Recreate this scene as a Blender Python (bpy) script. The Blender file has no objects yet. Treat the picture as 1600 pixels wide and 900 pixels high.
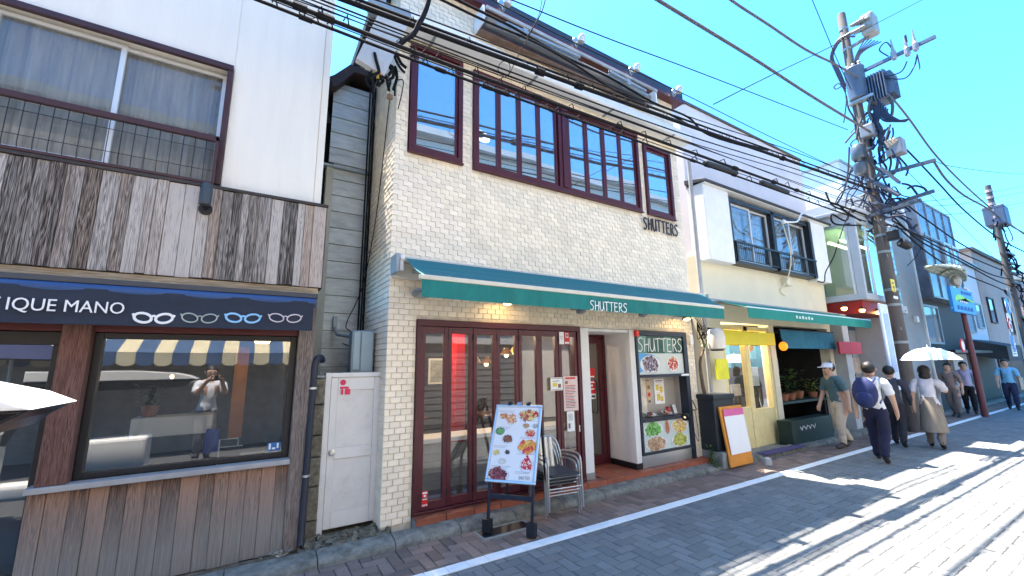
import bpy, bmesh, math, random
from mathutils import Vector, Matrix
R = math.radians
rnd = random.Random(7)
sc = bpy.context.scene
COL = sc.collection

# ------------------------------------------------------------------ camera
CAMZ = 1.55
YAW, PITCH, ROLL = R(32.013), R(10.457), R(-0.805)
FPX = 651.7                      # focal length for a 1600 px wide picture
cam = bpy.data.cameras.new('camera')
cam.sensor_width = 36.0
cam.lens = 36.0 * FPX / 1600.0
cam.clip_start = 0.05
cam.clip_end = 900
camo = bpy.data.objects.new('camera', cam)
COL.objects.link(camo)
_f = Vector((math.sin(YAW) * math.cos(PITCH), math.cos(YAW) * math.cos(PITCH), math.sin(PITCH)))
_r = Vector((math.cos(YAW), -math.sin(YAW), 0))
_u = _r.cross(_f)
cr, sr = math.cos(ROLL), math.sin(ROLL)
_r, _u = cr * _r + sr * _u, cr * _u - sr * _r
camo.matrix_world = Matrix(((_r.x, _u.x, -_f.x, 0), (_r.y, _u.y, -_f.y, 0), (_r.z, _u.z, -_f.z, CAMZ), (0, 0, 0, 1)))
sc.camera = camo


def F(px, py, Y):
    """survey helper: the point of the vertical plane at depth Y seen at a photo pixel"""
    d = (px - 800) / FPX * _r - (py - 450) / FPX * _u + _f
    t = Y / d.y
    return Vector((t * d.x, Y, t * d.z + CAMZ))


def FX(px, py, X):
    d = (px - 800) / FPX * _r - (py - 450) / FPX * _u + _f
    t = X / d.x
    return Vector((X, t * d.y, t * d.z + CAMZ))


# ------------------------------------------------------------------ light
SUN_EL = R(72.6)
SUN_AZ = math.atan2(-0.26, 1.0)          # from +Y, negative = towards -X
SKY_STRENGTH = 0.092
SUN_STRENGTH = 3.6
EXPOSURE = 3.0
world = bpy.data.worlds.new('World')
sc.world = world
world.use_nodes = True
nt = world.node_tree
nt.nodes.clear()
sky = nt.nodes.new('ShaderNodeTexSky')
sky.sky_type = 'NISHITA'
sky.sun_disc = False
sky.sun_elevation = SUN_EL
sky.sun_rotation = SUN_AZ
sky.air_density = 1.0
sky.dust_density = 1.0
sky.ozone_density = 1.0
hue = nt.nodes.new('ShaderNodeMix')
hue.data_type = 'RGBA'
hue.blend_type = 'MULTIPLY'
hue.inputs[0].default_value = 1.0
hue.inputs[7].default_value = (0.255, 0.64, 0.95, 1)
bg = nt.nodes.new('ShaderNodeBackground')
bg.inputs[1].default_value = SKY_STRENGTH
wo = nt.nodes.new('ShaderNodeOutputWorld')
nt.links.new(sky.outputs[0], hue.inputs[6])
nt.links.new(hue.outputs[2], bg.inputs[0])
nt.links.new(bg.outputs[0], wo.inputs[0])
sund = bpy.data.lights.new('sun', 'SUN')
sund.energy = SUN_STRENGTH
sund.angle = R(0.5)
sund.color = (1.0, 0.90, 0.77)
suno = bpy.data.objects.new('sun', sund)
COL.objects.link(suno)
SUNV = Vector((math.sin(SUN_AZ) * math.cos(SUN_EL), math.cos(SUN_AZ) * math.cos(SUN_EL), math.sin(SUN_EL)))
suno.rotation_euler = SUNV.to_track_quat('Z', 'Y').to_euler()
suno.location = (0, 0, 30)
sc.view_settings.view_transform = 'Standard'
sc.view_settings.look = 'None'
sc.view_settings.exposure = EXPOSURE
sc.view_settings.gamma = 1.0
sc.cycles.max_bounces = 8
sc.cycles.transparent_max_bounces = 12

# ------------------------------------------------------------------ materials
MATS = {}


def mat(name, col, rough=0.6, metal=0.0, var=0.12, scale=6.0, stretch=(1, 1, 1), bump=0.0, bscale=40.0, isl=0.0,
        obr=0.0, dirt=0.0, dirtcol=(0.05, 0.045, 0.04), dscale=1.3, spec=0.4, detail=5):
    """plain surface with fine relief: noise variation, per piece variation, blotchy dirt"""
    if name in MATS:
        return MATS[name]
    m = bpy.data.materials.new(name)
    m.use_nodes = True
    n = m.node_tree.nodes
    l = m.node_tree.links
    b = n['Principled BSDF']
    b.inputs['Roughness'].default_value = rough
    b.inputs['Metallic'].default_value = metal
    b.inputs['Specular IOR Level'].default_value = spec
    tc = n.new('ShaderNodeTexCoord')
    mp = n.new('ShaderNodeMapping')
    mp.inputs['Scale'].default_value = stretch
    l.new(tc.outputs['Object'], mp.inputs[0])
    nz = n.new('ShaderNodeTexNoise')
    nz.inputs['Scale'].default_value = scale
    nz.inputs['Detail'].default_value = detail
    nz.inputs['Roughness'].default_value = 0.65
    l.new(mp.outputs[0], nz.inputs['Vector'])
    mr = n.new('ShaderNodeMapRange')
    mr.inputs[1].default_value = 0.3
    mr.inputs[2].default_value = 0.7
    mr.inputs[3].default_value = 1 - var
    mr.inputs[4].default_value = 1 + var
    l.new(nz.outputs[0], mr.inputs[0])
    fac = mr.outputs[0]

    def mul(a, bsock):
        q = n.new('ShaderNodeMath')
        q.operation = 'MULTIPLY'
        l.new(a, q.inputs[0])
        l.new(bsock, q.inputs[1])
        return q.outputs[0]
    if isl:
        g = n.new('ShaderNodeNewGeometry')
        r2 = n.new('ShaderNodeMapRange')
        r2.inputs[3].default_value = 1 - isl
        r2.inputs[4].default_value = 1 + isl
        l.new(g.outputs['Random Per Island'], r2.inputs[0])
        fac = mul(fac, r2.outputs[0])
    if obr:
        g = n.new('ShaderNodeObjectInfo')
        r2 = n.new('ShaderNodeMapRange')
        r2.inputs[3].default_value = 1 - obr
        r2.inputs[4].default_value = 1 + obr
        l.new(g.outputs['Random'], r2.inputs[0])
        fac = mul(fac, r2.outputs[0])
    mx = n.new('ShaderNodeMix')
    mx.data_type = 'RGBA'
    mx.blend_type = 'MULTIPLY'
    mx.inputs[0].default_value = 1
    mx.inputs[6].default_value = (*col, 1)
    l.new(fac, mx.inputs[7])
    out = mx.outputs[2]
    if dirt:
        n2 = n.new('ShaderNodeTexNoise')
        n2.inputs['Scale'].default_value = dscale
        n2.inputs['Detail'].default_value = 8
        n2.inputs['Roughness'].default_value = 0.7
        if stretch == (1, 1, 1):
            gp = n.new('ShaderNodeNewGeometry')
            l.new(gp.outputs['Position'], n2.inputs['Vector'])
        else:
            l.new(mp.outputs[0], n2.inputs['Vector'])
        r3 = n.new('ShaderNodeMapRange')
        r3.inputs[1].default_value = 0.5
        r3.inputs[2].default_value = 0.75
        r3.inputs[3].default_value = 0
        r3.inputs[4].default_value = dirt
        l.new(n2.outputs[0], r3.inputs[0])
        m2 = n.new('ShaderNodeMix')
        m2.data_type = 'RGBA'
        l.new(r3.outputs[0], m2.inputs[0])
        l.new(out, m2.inputs[6])
        m2.inputs[7].default_value = (*dirtcol, 1)
        out = m2.outputs[2]
    l.new(out, b.inputs['Base Color'])
    if bump:
        n3 = n.new('ShaderNodeTexNoise')
        n3.inputs['Scale'].default_value = bscale
        n3.inputs['Detail'].default_value = 4
        l.new(mp.outputs[0], n3.inputs['Vector'])
        bp = n.new('ShaderNodeBump')
        bp.inputs['Strength'].default_value = bump
        bp.inputs['Distance'].default_value = 0.01
        l.new(n3.outputs[0], bp.inputs['Height'])
        l.new(bp.outputs[0], b.inputs['Normal'])
    MATS[name] = m
    return m


def emit(name, col, strength):
    if name in MATS:
        return MATS[name]
    m = mat(name, col, 0.4, var=0.02)
    b = m.node_tree.nodes['Principled BSDF']
    b.inputs['Emission Color'].default_value = (*col, 1)
    b.inputs['Emission Strength'].default_value = strength
    return m


def glass(name, tint=(0.85, 0.9, 0.9), f0=0.12, f1=0.9, wav=0.02, haze=0.05):
    """window pane: lets the room behind through and mirrors the street"""
    if name in MATS:
        return MATS[name]
    m = bpy.data.materials.new(name)
    m.use_nodes = True
    n = m.node_tree.nodes
    l = m.node_tree.links
    n.clear()
    o = n.new('ShaderNodeOutputMaterial')
    mx = n.new('ShaderNodeMixShader')
    tr = n.new('ShaderNodeBsdfTransparent')
    tr.inputs[0].default_value = (*tint, 1)
    gl = n.new('ShaderNodeBsdfGlossy')
    gl.inputs['Roughness'].default_value = 0.0
    gl.inputs['Color'].default_value = (0.95, 0.97, 1, 1)
    lw = n.new('ShaderNodeLayerWeight')
    lw.inputs[0].default_value = 0.25
    mr = n.new('ShaderNodeMapRange')
    mr.inputs[3].default_value = f0
    mr.inputs[4].default_value = f1
    l.new(lw.outputs['Facing'], mr.inputs[0])
    tc = n.new('ShaderNodeTexCoord')
    nz = n.new('ShaderNodeTexNoise')
    nz.inputs['Scale'].default_value = 1.7
    nz.inputs['Detail'].default_value = 1
    l.new(tc.outputs['Object'], nz.inputs['Vector'])
    bp = n.new('ShaderNodeBump')
    bp.inputs['Strength'].default_value = wav
    bp.inputs['Distance'].default_value = 0.05
    l.new(nz.outputs[0], bp.inputs['Height'])
    l.new(bp.outputs[0], gl.inputs['Normal'])
    l.new(mr.outputs[0], mx.inputs[0])
    l.new(tr.outputs[0], mx.inputs[1])
    l.new(gl.outputs[0], mx.inputs[2])
    df = n.new('ShaderNodeBsdfDiffuse')        # even pale haze painted into the glass, lifting its dark reflections
    df.inputs[0].default_value = (.6, .62, .64, 1)
    m2 = n.new('ShaderNodeMixShader')
    m2.inputs[0].default_value = haze
    l.new(mx.outputs[0], m2.inputs[1])
    l.new(df.outputs[0], m2.inputs[2])
    l.new(m2.outputs[0], o.inputs[0])
    MATS[name] = m
    return m


def wood(name, dark, light, warm=None, axis='Z', grain=1.0, splash=None, rough=0.85):
    """weathered board: long grain, knots, pale and dark boards, optional grey splash zone at the foot"""
    if name in MATS:
        return MATS[name]
    m = bpy.data.materials.new(name)
    m.use_nodes = True
    n = m.node_tree.nodes
    l = m.node_tree.links
    b = n['Principled BSDF']
    b.inputs['Roughness'].default_value = rough
    b.inputs['Specular IOR Level'].default_value = 0.2
    tc = n.new('ShaderNodeTexCoord')
    oi = n.new('ShaderNodeObjectInfo')
    mp = n.new('ShaderNodeMapping')
    s = {'Z': (27, 27, .95), 'X': (.95, 27, 27)}[axis]
    mp.inputs['Scale'].default_value = tuple(k * grain for k in s)
    ad = n.new('ShaderNodeVectorMath')
    ad.operation = 'MULTIPLY_ADD'
    cmb = n.new('ShaderNodeCombineXYZ')
    for i in range(3):
        l.new(oi.outputs['Random'], cmb.inputs[i])
    l.new(cmb.outputs[0], ad.inputs[0])
    ad.inputs[1].default_value = (37, 53, 91)
    l.new(tc.outputs['Object'], ad.inputs[2])
    l.new(ad.outputs[0], mp.inputs[0])
    n1 = n.new('ShaderNodeTexNoise')
    n1.inputs['Scale'].default_value = 1.2
    n1.inputs['Detail'].default_value = 3
    l.new(mp.outputs[0], n1.inputs['Vector'])
    rg = n.new('ShaderNodeMath')       # contour lines of the noise make growth rings
    rg.operation = 'MULTIPLY'
    rg.inputs[1].default_value = 14.0
    l.new(n1.outputs[0], rg.inputs[0])
    fr = n.new('ShaderNodeMath')
    fr.operation = 'PINGPONG'
    fr.inputs[1].default_value = 0.5
    l.new(rg.outputs[0], fr.inputs[0])
    n2 = n.new('ShaderNodeTexNoise')
    n2.inputs['Scale'].default_value = 3.2
    n2.inputs['Detail'].default_value = 8
    n2.inputs['Roughness'].default_value = 0.75
    l.new(mp.outputs[0], n2.inputs['Vector'])
    a1 = n.new('ShaderNodeMath')
    a1.operation = 'MULTIPLY_ADD'
    a1.inputs[1].default_value = 0.62
    l.new(fr.outputs[0], a1.inputs[0])
    l.new(n2.outputs[0], a1.inputs[2])
    a2 = n.new('ShaderNodeMath')
    a2.operation = 'MULTIPLY_ADD'
    a2.inputs[1].default_value = 0.42
    l.new(oi.outputs['Random'], a2.inputs[0])
    l.new(a1.outputs[0], a2.inputs[2])
    cr_ = n.new('ShaderNodeValToRGB')
    e = cr_.color_ramp.elements
    e[0].position = 0.56
    e[0].color = (*dark, 1)
    e[1].position = 1.16
    e[1].color = (*light, 1)
    mid = e.new(0.82)
    mid.color = (*[0.45 * d + 0.5 * q for d, q in zip(dark, light)], 1)
    l.new(a2.outputs[0], cr_.inputs[0])
    out = cr_.outputs[0]
    if warm:
        n4 = n.new('ShaderNodeTexNoise')
        n4.inputs['Scale'].default_value = 0.12
        l.new(mp.outputs[0], n4.inputs['Vector'])
        r4 = n.new('ShaderNodeMapRange')
        r4.inputs[1].default_value = 0.48
        r4.inputs[2].default_value = 0.68
        r4.inputs[4].default_value = 0.6
        l.new(n4.outputs[0], r4.inputs[0])
        m4 = n.new('ShaderNodeMix')
        m4.data_type = 'RGBA'
        m4.blend_type = 'MULTIPLY'
        l.new(r4.outputs[0], m4.inputs[0])
        l.new(out, m4.inputs[6])
        m4.inputs[7].default_value = (*warm, 1)
        out = m4.outputs[2]
    if splash:
        sp = n.new('ShaderNodeSeparateXYZ')
        l.new(tc.outputs['Object'], sp.inputs[0])
        n5 = n.new('ShaderNodeMath')
        n5.operation = 'MULTIPLY_ADD'
        n5.inputs[1].default_value = 0.35
        l.new(n2.outputs[0], n5.inputs[0])
        l.new(sp.outputs[2], n5.inputs[2])
        r5 = n.new('ShaderNodeMapRange')
        r5.inputs[1].default_value = splash[0]
        r5.inputs[2].default_value = splash[1]
        r5.inputs[3].default_value = 0.92
        r5.inputs[4].default_value = 0.0
        l.new(n5.outputs[0], r5.inputs[0])
        m5 = n.new('ShaderNodeMix')
        m5.data_type = 'RGBA'
        l.new(r5.outputs[0], m5.inputs[0])
        l.new(out, m5.inputs[6])
        g5 = n.new('ShaderNodeMix')
        g5.data_type = 'RGBA'
        l.new(n2.outputs[0], g5.inputs[0])
        g5.inputs[6].default_value = (0.10, 0.097, 0.088, 1)
        g5.inputs[7].default_value = (0.40, 0.375, 0.34, 1)
        l.new(g5.outputs[2], m5.inputs[7])
        out = m5.outputs[2]
    l.new(out, b.inputs['Base Color'])
    bp = n.new('ShaderNodeBump')
    bp.inputs['Strength'].default_value = 0.5
    bp.inputs['Distance'].default_value = 0.004
    l.new(a1.outputs[0], bp.inputs['Height'])
    l.new(bp.outputs[0], b.inputs['Normal'])
    MATS[name] = m
    return m


# ------------------------------------------------------------------ mesh helpers
ORG = {}


class MB:
    def __init__(s):
        s.v = []
        s.f = []
        s.m = []

    def add(s, vs, fs, m=0):
        o = len(s.v)
        s.v += [Vector(p) for p in vs]
        for f in fs:
            s.f.append([i + o for i in f])
            s.m.append(m)
        return s

    def box(s, x0, x1, y0, y1, z0, z1, m=0):
        return s.add([(x0, y0, z0), (x1, y0, z0), (x1, y1, z0), (x0, y1, z0), (x0, y0, z1), (x1, y0, z1), (x1, y1, z1), (x0, y1, z1)],
                     [(0, 3, 2, 1), (4, 5, 6, 7), (0, 1, 5, 4), (1, 2, 6, 5), (2, 3, 7, 6), (3, 0, 4, 7)], m)

    def quad(s, *p, m=0):
        return s.add(p, [tuple(range(len(p)))], m)

    def fbox(s, O, u, v, n, a0, a1, b0, b1, c0, c1, m=0):
        """box in a local frame O,u,v,n"""
        P = lambda a, b, c: O + u * a + v * b + n * c
        return s.add([P(a0, b0, c0), P(a1, b0, c0), P(a1, b1, c0), P(a0, b1, c0), P(a0, b0, c1), P(a1, b0, c1), P(a1, b1, c1), P(a0, b1, c1)],
                     [(0, 3, 2, 1), (4, 5, 6, 7), (0, 1, 5, 4), (1, 2, 6, 5), (2, 3, 7, 6), (3, 0, 4, 7)], m)

    def bar(s, a, b, w, h=None, m=0, up=(0, 0, 1)):
        a = Vector(a)
        b = Vector(b)
        h = h or w
        d = (b - a)
        L = d.length
        d.normalize()
        up = Vector(up)
        if abs(d.dot(up)) > 0.95:
            up = Vector((1, 0, 0))
        sd = d.cross(up).normalized()
        u2 = sd.cross(d)
        return s.fbox(a, d, sd, u2, 0, L, -w / 2, w / 2, -h / 2, h / 2, m)

    def tube(s, path, r, n=6, m=0, cap=True, flat=None):
        """round tube along a path; r number or list; flat=(axis vector, factor) squashes the section"""
        P = [Vector(p) for p in path]
        k = len(P)
        rr = r if isinstance(r, (list, tuple)) else [r] * k
        o = len(s.v)
        pu = None
        for i in range(k):
            t = (P[min(i + 1, k - 1)] - P[max(i - 1, 0)])
            if t.length < 1e-9:
                t = Vector((0, 0, 1))
            t.normalize()
            if flat:
                u = t.cross(Vector(flat[0])).normalized()
                w = Vector(flat[0]) * flat[1]
            else:
                if pu is None:
                    ref = Vector((0, 0, 1)) if abs(t.z) < 0.9 else Vector((1, 0, 0))
                    u = t.cross(ref).normalized()
                else:
                    u = (pu - t * pu.dot(t))
                    u = u.normalized() if u.length > 1e-6 else t.orthogonal().normalized()
                pu = u
                w = t.cross(u)
            for j in range(n):
                a = 2 * math.pi * j / n
                s.v.append(P[i] + u * (rr[i] * math.cos(a)) + w * (rr[i] * math.sin(a)))
        for i in range(k - 1):
            for j in range(n):
                s.f.append([o + i * n + j, o + i * n + (j + 1) % n, o + (i + 1) * n + (j + 1) % n, o + (i + 1) * n + j])
                s.m.append(m)
        if cap:
            s.f.append([o + j for j in range(n)][::-1])
            s.m.append(m)
            s.f.append([o + (k - 1) * n + j for j in range(n)])
            s.m.append(m)
        return s

    def lathe(s, c, prof, n=14, axis=(0, 0, 1), m=0):
        """profile [(radius, height)] spun about an axis through c"""
        ax = Vector(axis).normalized()
        u = ax.orthogonal().normalized()
        w = ax.cross(u)
        c = Vector(c)
        o = len(s.v)
        for r, h in prof:
            for j in range(n):
                a = 2 * math.pi * j / n
                s.v.append(c + ax * h + u * (max(r, 1e-4) * math.cos(a)) + w * (max(r, 1e-4) * math.sin(a)))
        for i in range(len(prof) - 1):
            for j in range(n):
                s.f.append([o + i * n + j, o + i * n + (j + 1) % n, o + (i + 1) * n + (j + 1) % n, o + (i + 1) * n + j])
                s.m.append(m)
        s.f.append([o + j for j in range(n)][::-1])
        s.m.append(m)
        s.f.append([o + (len(prof) - 1) * n + j for j in range(n)])
        s.m.append(m)
        return s

    def blob(s, c, rx, ry, rz, m=0, n=10, k=7, j=0.0):
        c = Vector(c)
        o = len(s.v)
        for i in range(k + 1):
            th = math.pi * i / k
            for q in range(n):
                a = 2 * math.pi * q / n
                f = 1 + rnd.uniform(-j, j)
                s.v.append(c + Vector((rx * math.sin(th) * math.cos(a), ry * math.sin(th) * math.sin(a), rz * math.cos(th))) * f)
        for i in range(k):
            for q in range(n):
                s.f.append([o + i * n + q, o + (i + 1) * n + q, o + (i + 1) * n + (q + 1) % n, o + i * n + (q + 1) % n])
                s.m.append(m)
        return s

    def prism(s, poly, O, u, v, n, c0, c1, m=0):
        """polygon in (u,v) extruded along n from c0 to c1"""
        k = len(poly)
        O, u, v, n = Vector(O), Vector(u), Vector(v), Vector(n)
        a = [O + u * p[0] + v * p[1] + n * c0 for p in poly]
        b = [O + u * p[0] + v * p[1] + n * c1 for p in poly]
        return s.add(a + b, [list(range(k))[::-1], [k + i for i in range(k)]] +
                     [[i, (i + 1) % k, k + (i + 1) % k, k + i] for i in range(k)], m)

    def build(s, name, mats, parent=None, smooth=False, bevel=0.0, org=None, kind=None, label=None):
        me = bpy.data.meshes.new(name)
        o = Vector(org) if org is not None else (ORG[parent.name] if parent else Vector((0, 0, 0)))
        me.from_pydata([p - o for p in s.v], [], s.f)
        if not isinstance(mats, (list, tuple)):
            mats = [mats]
        for q in mats:
            me.materials.append(q)
        if len(mats) > 1:
            me.polygons.foreach_set('material_index', s.m)
        if smooth:
            me.polygons.foreach_set('use_smooth', [True] * len(me.polygons))
        bm = bmesh.new()
        bm.from_mesh(me)
        bmesh.ops.recalc_face_normals(bm, faces=bm.faces)
        bm.to_mesh(me)
        bm.free()
        ob = bpy.data.objects.new(name, me)
        COL.objects.link(ob)
        if parent:
            ob.parent = parent
            ob.location = o - ORG[parent.name]
        else:
            ob.location = o
        ORG[ob.name] = o
        if bevel:
            bv = ob.modifiers.new('bevel', 'BEVEL')
            bv.width = bevel
            bv.segments = 2
            bv.limit_method = 'ANGLE'
            bv.harden_normals = False
        if smooth:
            try:
                me.set_sharp_from_angle(angle=R(40))
            except Exception:
                pass
        if kind:
            ob['kind'] = kind
        if label:
            ob['label'] = label
        return ob


def thing(name, label, cat, loc=(0, 0, 0), group=None):
    o = bpy.data.objects.new(name, None)
    o.empty_display_size = 0.1
    COL.objects.link(o)
    o.location = loc
    ORG[o.name] = Vector(loc)
    o['label'] = label
    o['category'] = cat
    if group:
        o['group'] = group
    return o


def tag(o, label, cat, group=None):
    o['label'] = label
    o['category'] = cat
    if group:
        o['group'] = group
    return o


KIDS = {}


def dup(o, parent=None, loc=None, rotz=None, label=None):
    c = o.copy()
    COL.objects.link(c)
    c.parent = parent
    if loc is not None:
        c.location = loc
    if rotz is not None:
        c.rotation_euler.z = rotz
    if label:
        c['label'] = label
    ORG[c.name] = ORG.get(o.name, Vector((0, 0, 0)))
    for ch in list(o.children):
        if ch != c:
            dup(ch, c)
    return c


def inst(src, name, loc, parent, rot=None):
    """another piece that shares the mesh of src"""
    o = bpy.data.objects.new(name, src)
    COL.objects.link(o)
    o.parent = parent
    o.location = Vector(loc) - ORG[parent.name]
    if rot:
        o.rotation_euler = rot
    return o


def catenary(a, b, sag, n=10):
    a = Vector(a)
    b = Vector(b)
    return [a.lerp(b, i / n) - Vector((0, 0, 4 * sag * (i / n) * (1 - i / n))) for i in range(n + 1)]


def spline(pts, n=6):
    """smooth curve through points"""
    P = [Vector(p) for p in pts]
    out = []
    for i in range(len(P) - 1):
        p0 = P[max(i - 1, 0)]
        p1, p2 = P[i], P[i + 1]
        p3 = P[min(i + 2, len(P) - 1)]
        for k in range(n):
            t = k / n
            out.append(0.5 * ((2 * p1) + (p2 - p0) * t + (2 * p0 - 5 * p1 + 4 * p2 - p3) * t * t + (3 * p1 - p0 - 3 * p2 + p3) * t ** 3))
    out.append(P[-1])
    return out


STROKES = {
    'S': [[(.52, .88), (.4, .99), (.2, .96), (.1, .8), (.16, .64), (.36, .48), (.44, .3), (.36, .1), (.18, 0), (.02, .1)]],
    'H': [[(.08, 1), (.04, 0)], [(.5, .97), (.46, 0)], [(.06, .48), (.48, .54)]],
    'U': [[(.06, 1), (.04, .4), (.12, .08), (.26, .02), (.42, .2), (.48, .6), (.48, 1)], [(.48, .7), (.54, .02)]],
    'T': [[(.28, .98), (.26, 0)], [(0, .93), (.58, 1)]],
    'E': [[(.1, 1), (.08, 0)], [(.1, .98), (.5, .94)], [(.09, .5), (.42, .54)], [(.08, .03), (.5, .0)]],
    'R': [[(.1, .98), (.08, 0)], [(.1, .98), (.38, .94), (.46, .76), (.36, .58), (.1, .48)], [(.2, .5), (.52, 0)]],
    '1': [[(.2, .85), (.32, 1), (.32, 0)]],
}


def write(mb, text, O, u, v, n, h, adv=0.62, r=0.045, th=0.25, m=0, wid=1.0, jit=0.0):
    x = 0.0
    k = 0
    for ch in text:
        if ch in STROKES:
            dy = rnd.uniform(-jit, jit)
            for st in STROKES[ch]:
                k += 1
                P = [O + u * ((x + p[0] * wid) * h) + v * ((p[1] + dy) * h) + n * (0.0004 * (k % 5)) for p in st]
                if len(P) > 4:
                    P = spline(P, 3)
                mb.tube(P, r * h, 6, m, flat=(n, th))
        x += adv * wid
    return x * h


def text_mesh(txt, size, ext=0.003):
    cu = bpy.data.curves.new('lettering', 'FONT')
    cu.body = txt
    cu.size = size
    cu.extrude = ext
    cu.resolution_u = 3
    o = bpy.data.objects.new('lettering', cu)
    COL.objects.link(o)
    dg = bpy.context.evaluated_depsgraph_get()
    me = bpy.data.meshes.new_from_object(o.evaluated_get(dg))
    vs = [Vector(p.co) for p in me.vertices]
    fs = [list(p.vertices) for p in me.polygons]
    bpy.data.objects.remove(o)
    bpy.data.curves.remove(cu)
    bpy.data.meshes.remove(me)
    return vs, fs


def print_text(mb, txt, O, u, v, n, size, m=0, sx=1.0):
    vs, fs = text_mesh(txt, size, 0.001)
    mb.add([O + u * (p.x * sx) + v * p.y + n * (p.z + 0.0015) for p in vs], fs, m)


X_, Y_, Z_ = Vector((1, 0, 0)), Vector((0, 1, 0)), Vector((0, 0, 1))
FN = Vector((0, -1, 0))     # the way the shop fronts face

# palette
M_MAROON = mat('maroon_paint', (0.075, 0.010, 0.016), 0.35, var=0.1, dirt=0.15)
M_WHITEWALL = mat('white_plaster', (0.83, 0.77, 0.665), 0.85, var=0.04, scale=1.5, stretch=(3, 3, .3), bump=0.25, bscale=30, dirt=0.16, dirtcol=(.45, .42, .38), dscale=1.1)
M_WHITE = mat('white_paint', (0.8, 0.8, 0.79), 0.5, var=0.03, dirt=0.1, dirtcol=(.3, .28, .25))
M_BLACK = mat('black_paint', (0.012, 0.012, 0.014), 0.4, var=0.2)
M_NAVY = mat('navy_paint', (0.015, 0.02, 0.035), 0.4, var=0.2)
M_GREY = mat('grey_metal', (0.28, 0.32, 0.34), 0.45, 0.3, var=0.08, dirt=0.2)
M_STEEL = mat('brushed_steel', (0.5, 0.5, 0.5), 0.3, 0.9, var=0.08, scale=20, stretch=(1, 1, 12))
M_CHROME = mat('tube_steel', (0.55, 0.55, 0.54), 0.28, 0.85, var=0.05)
M_CONC = mat('concrete', (0.27, 0.27, 0.25), 0.9, var=0.2, scale=9, bump=0.4, bscale=50, dirt=0.5, dirtcol=(.07, .075, .06), dscale=3)
M_CABLE = mat('cable_rubber', (0.014, 0.014, 0.016), 0.9, var=0.2, spec=.1)
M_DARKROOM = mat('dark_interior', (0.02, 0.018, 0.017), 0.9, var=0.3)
M_RED = mat('red_print', (0.62, 0.015, 0.02), 0.45, var=0.05)
M_PAPER = mat('white_paper', (0.8, 0.79, 0.77), 0.6, var=0.02)
M_INK = mat('ink_print', (0.12, 0.11, 0.11), 0.6, var=0.2)
# ================================================================== ground
M_GROUND = mat('asphalt', (0.06, 0.06, 0.062), 0.9, var=0.25, scale=30, bump=0.3, bscale=200)
M_PAVER = mat('grey_paver', (0.17, 0.175, 0.175), 0.85, var=0.16, scale=55, bump=0.35, bscale=160, isl=0.14, dirt=0.5, dirtcol=(.06, .06, .065), dscale=1.6)
M_PAVER1 = mat('grey_paver_single', (0.17, 0.175, 0.175), 0.85, var=0.16, scale=55, bump=0.35, bscale=160, obr=0.16, dirt=0.5, dirtcol=(.06, .06, .065), dscale=1.6)
M_BPAVER = mat('brown_paver', (0.21, 0.155, 0.13), 0.85, var=0.18, scale=45, bump=0.35, bscale=160, isl=0.25, dirt=0.5, dirtcol=(.05, .05, .05), dscale=1.2)
M_BPAVER1 = mat('brown_paver_single', (0.215, 0.155, 0.128), 0.85, var=0.18, scale=45, bump=0.35, bscale=160, obr=0.28, dirt=0.3, dirtcol=(.05, .05, .05), dscale=3)
M_LINE = mat('white_line_tile', (0.80, 0.81, 0.81), 0.6, var=0.05, scale=12, obr=0.05, dirt=0.15, dirtcol=(.3, .3, .3), dscale=4)
M_GUTTER = mat('gutter_concrete', (0.19, 0.185, 0.16), 0.9, var=0.45, scale=11, bump=0.7, bscale=22, dirt=0.8, dirtcol=(.035, .04, .028), dscale=5)

ground = MB().quad((-60, -60, -0.03), (300, -60, -0.03), (300, 200, -0.03), (-60, 200, -0.03)).build('ground', M_GROUND, kind='structure')
YL = 3.245                                   # street side edge of the white line
road = MB().quad((-14, -1.6, -0.006), (90, -1.6, -0.006), (90, YL, -0.006), (-14, YL, -0.006)).build(
    'road', mat('joint_sand', (0.075, 0.075, 0.078), 0.95, var=0.2, scale=40), kind='structure')
path = MB().quad((-14, YL, -0.011), (90, YL, -0.011), (90, 4.25, -0.011), (-14, 4.25, -0.011)).build(
    'footpath', mat('footpath_sand', (0.045, 0.043, 0.04), 0.95, var=0.2, scale=40), kind='structure')


def brick_mesh(name, w, d, h, ch, m, wavy=False):
    """one paver, top chamfered; centre of its top at the origin"""
    b = MB()
    pts = []
    if wavy:
        k = 4
        for i in range(k + 1):
            pts.append((-w / 2 + w * i / k, -d / 2 + (0.004 if i % 2 else -0.002)))
        for i in range(k + 1):
            pts.append((w / 2 - w * i / k, d / 2 + (0.004 if i % 2 else -0.002)))
    else:
        pts = [(-w / 2, -d / 2), (w / 2, -d / 2), (w / 2, d / 2), (-w / 2, d / 2)]
    n = len(pts)
    lo = [(x, y, -h) for x, y in pts]
    mi = [(x, y, -ch) for x, y in pts]
    hi = [(x - math.copysign(ch, x) if abs(x) > w * 0.4 else x, y - math.copysign(ch, y), 0) for x, y in pts]
    f = [list(range(2 * n, 3 * n))]
    for a in (0, n):
        f += [[a + i, a + (i + 1) % n, a + n + (i + 1) % n, a + n + i] for i in range(n)]
    b.add(lo + mi + hi, f)
    return b


def herring(x0, x1, y0, y1, L):
    """herringbone cells: yields (cx, cy, along_x)"""
    W = L / 2
    i0 = int(math.floor(x0 / W)) - 2
    i1 = int(math.ceil(x1 / W)) + 2
    j0 = int(math.floor(y0 / W)) - 2
    j1 = int(math.ceil(y1 / W)) + 2
    for j in range(j0, j1):
        for i in range(i0, i1):
            k = (i - j) % 4
            if k == 0:
                yield (i + 1) * W, (j + 0.5) * W, True
            elif k == 3:
                yield (i + 0.5) * W, (j + 1) * W - W * 0 , False


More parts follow.
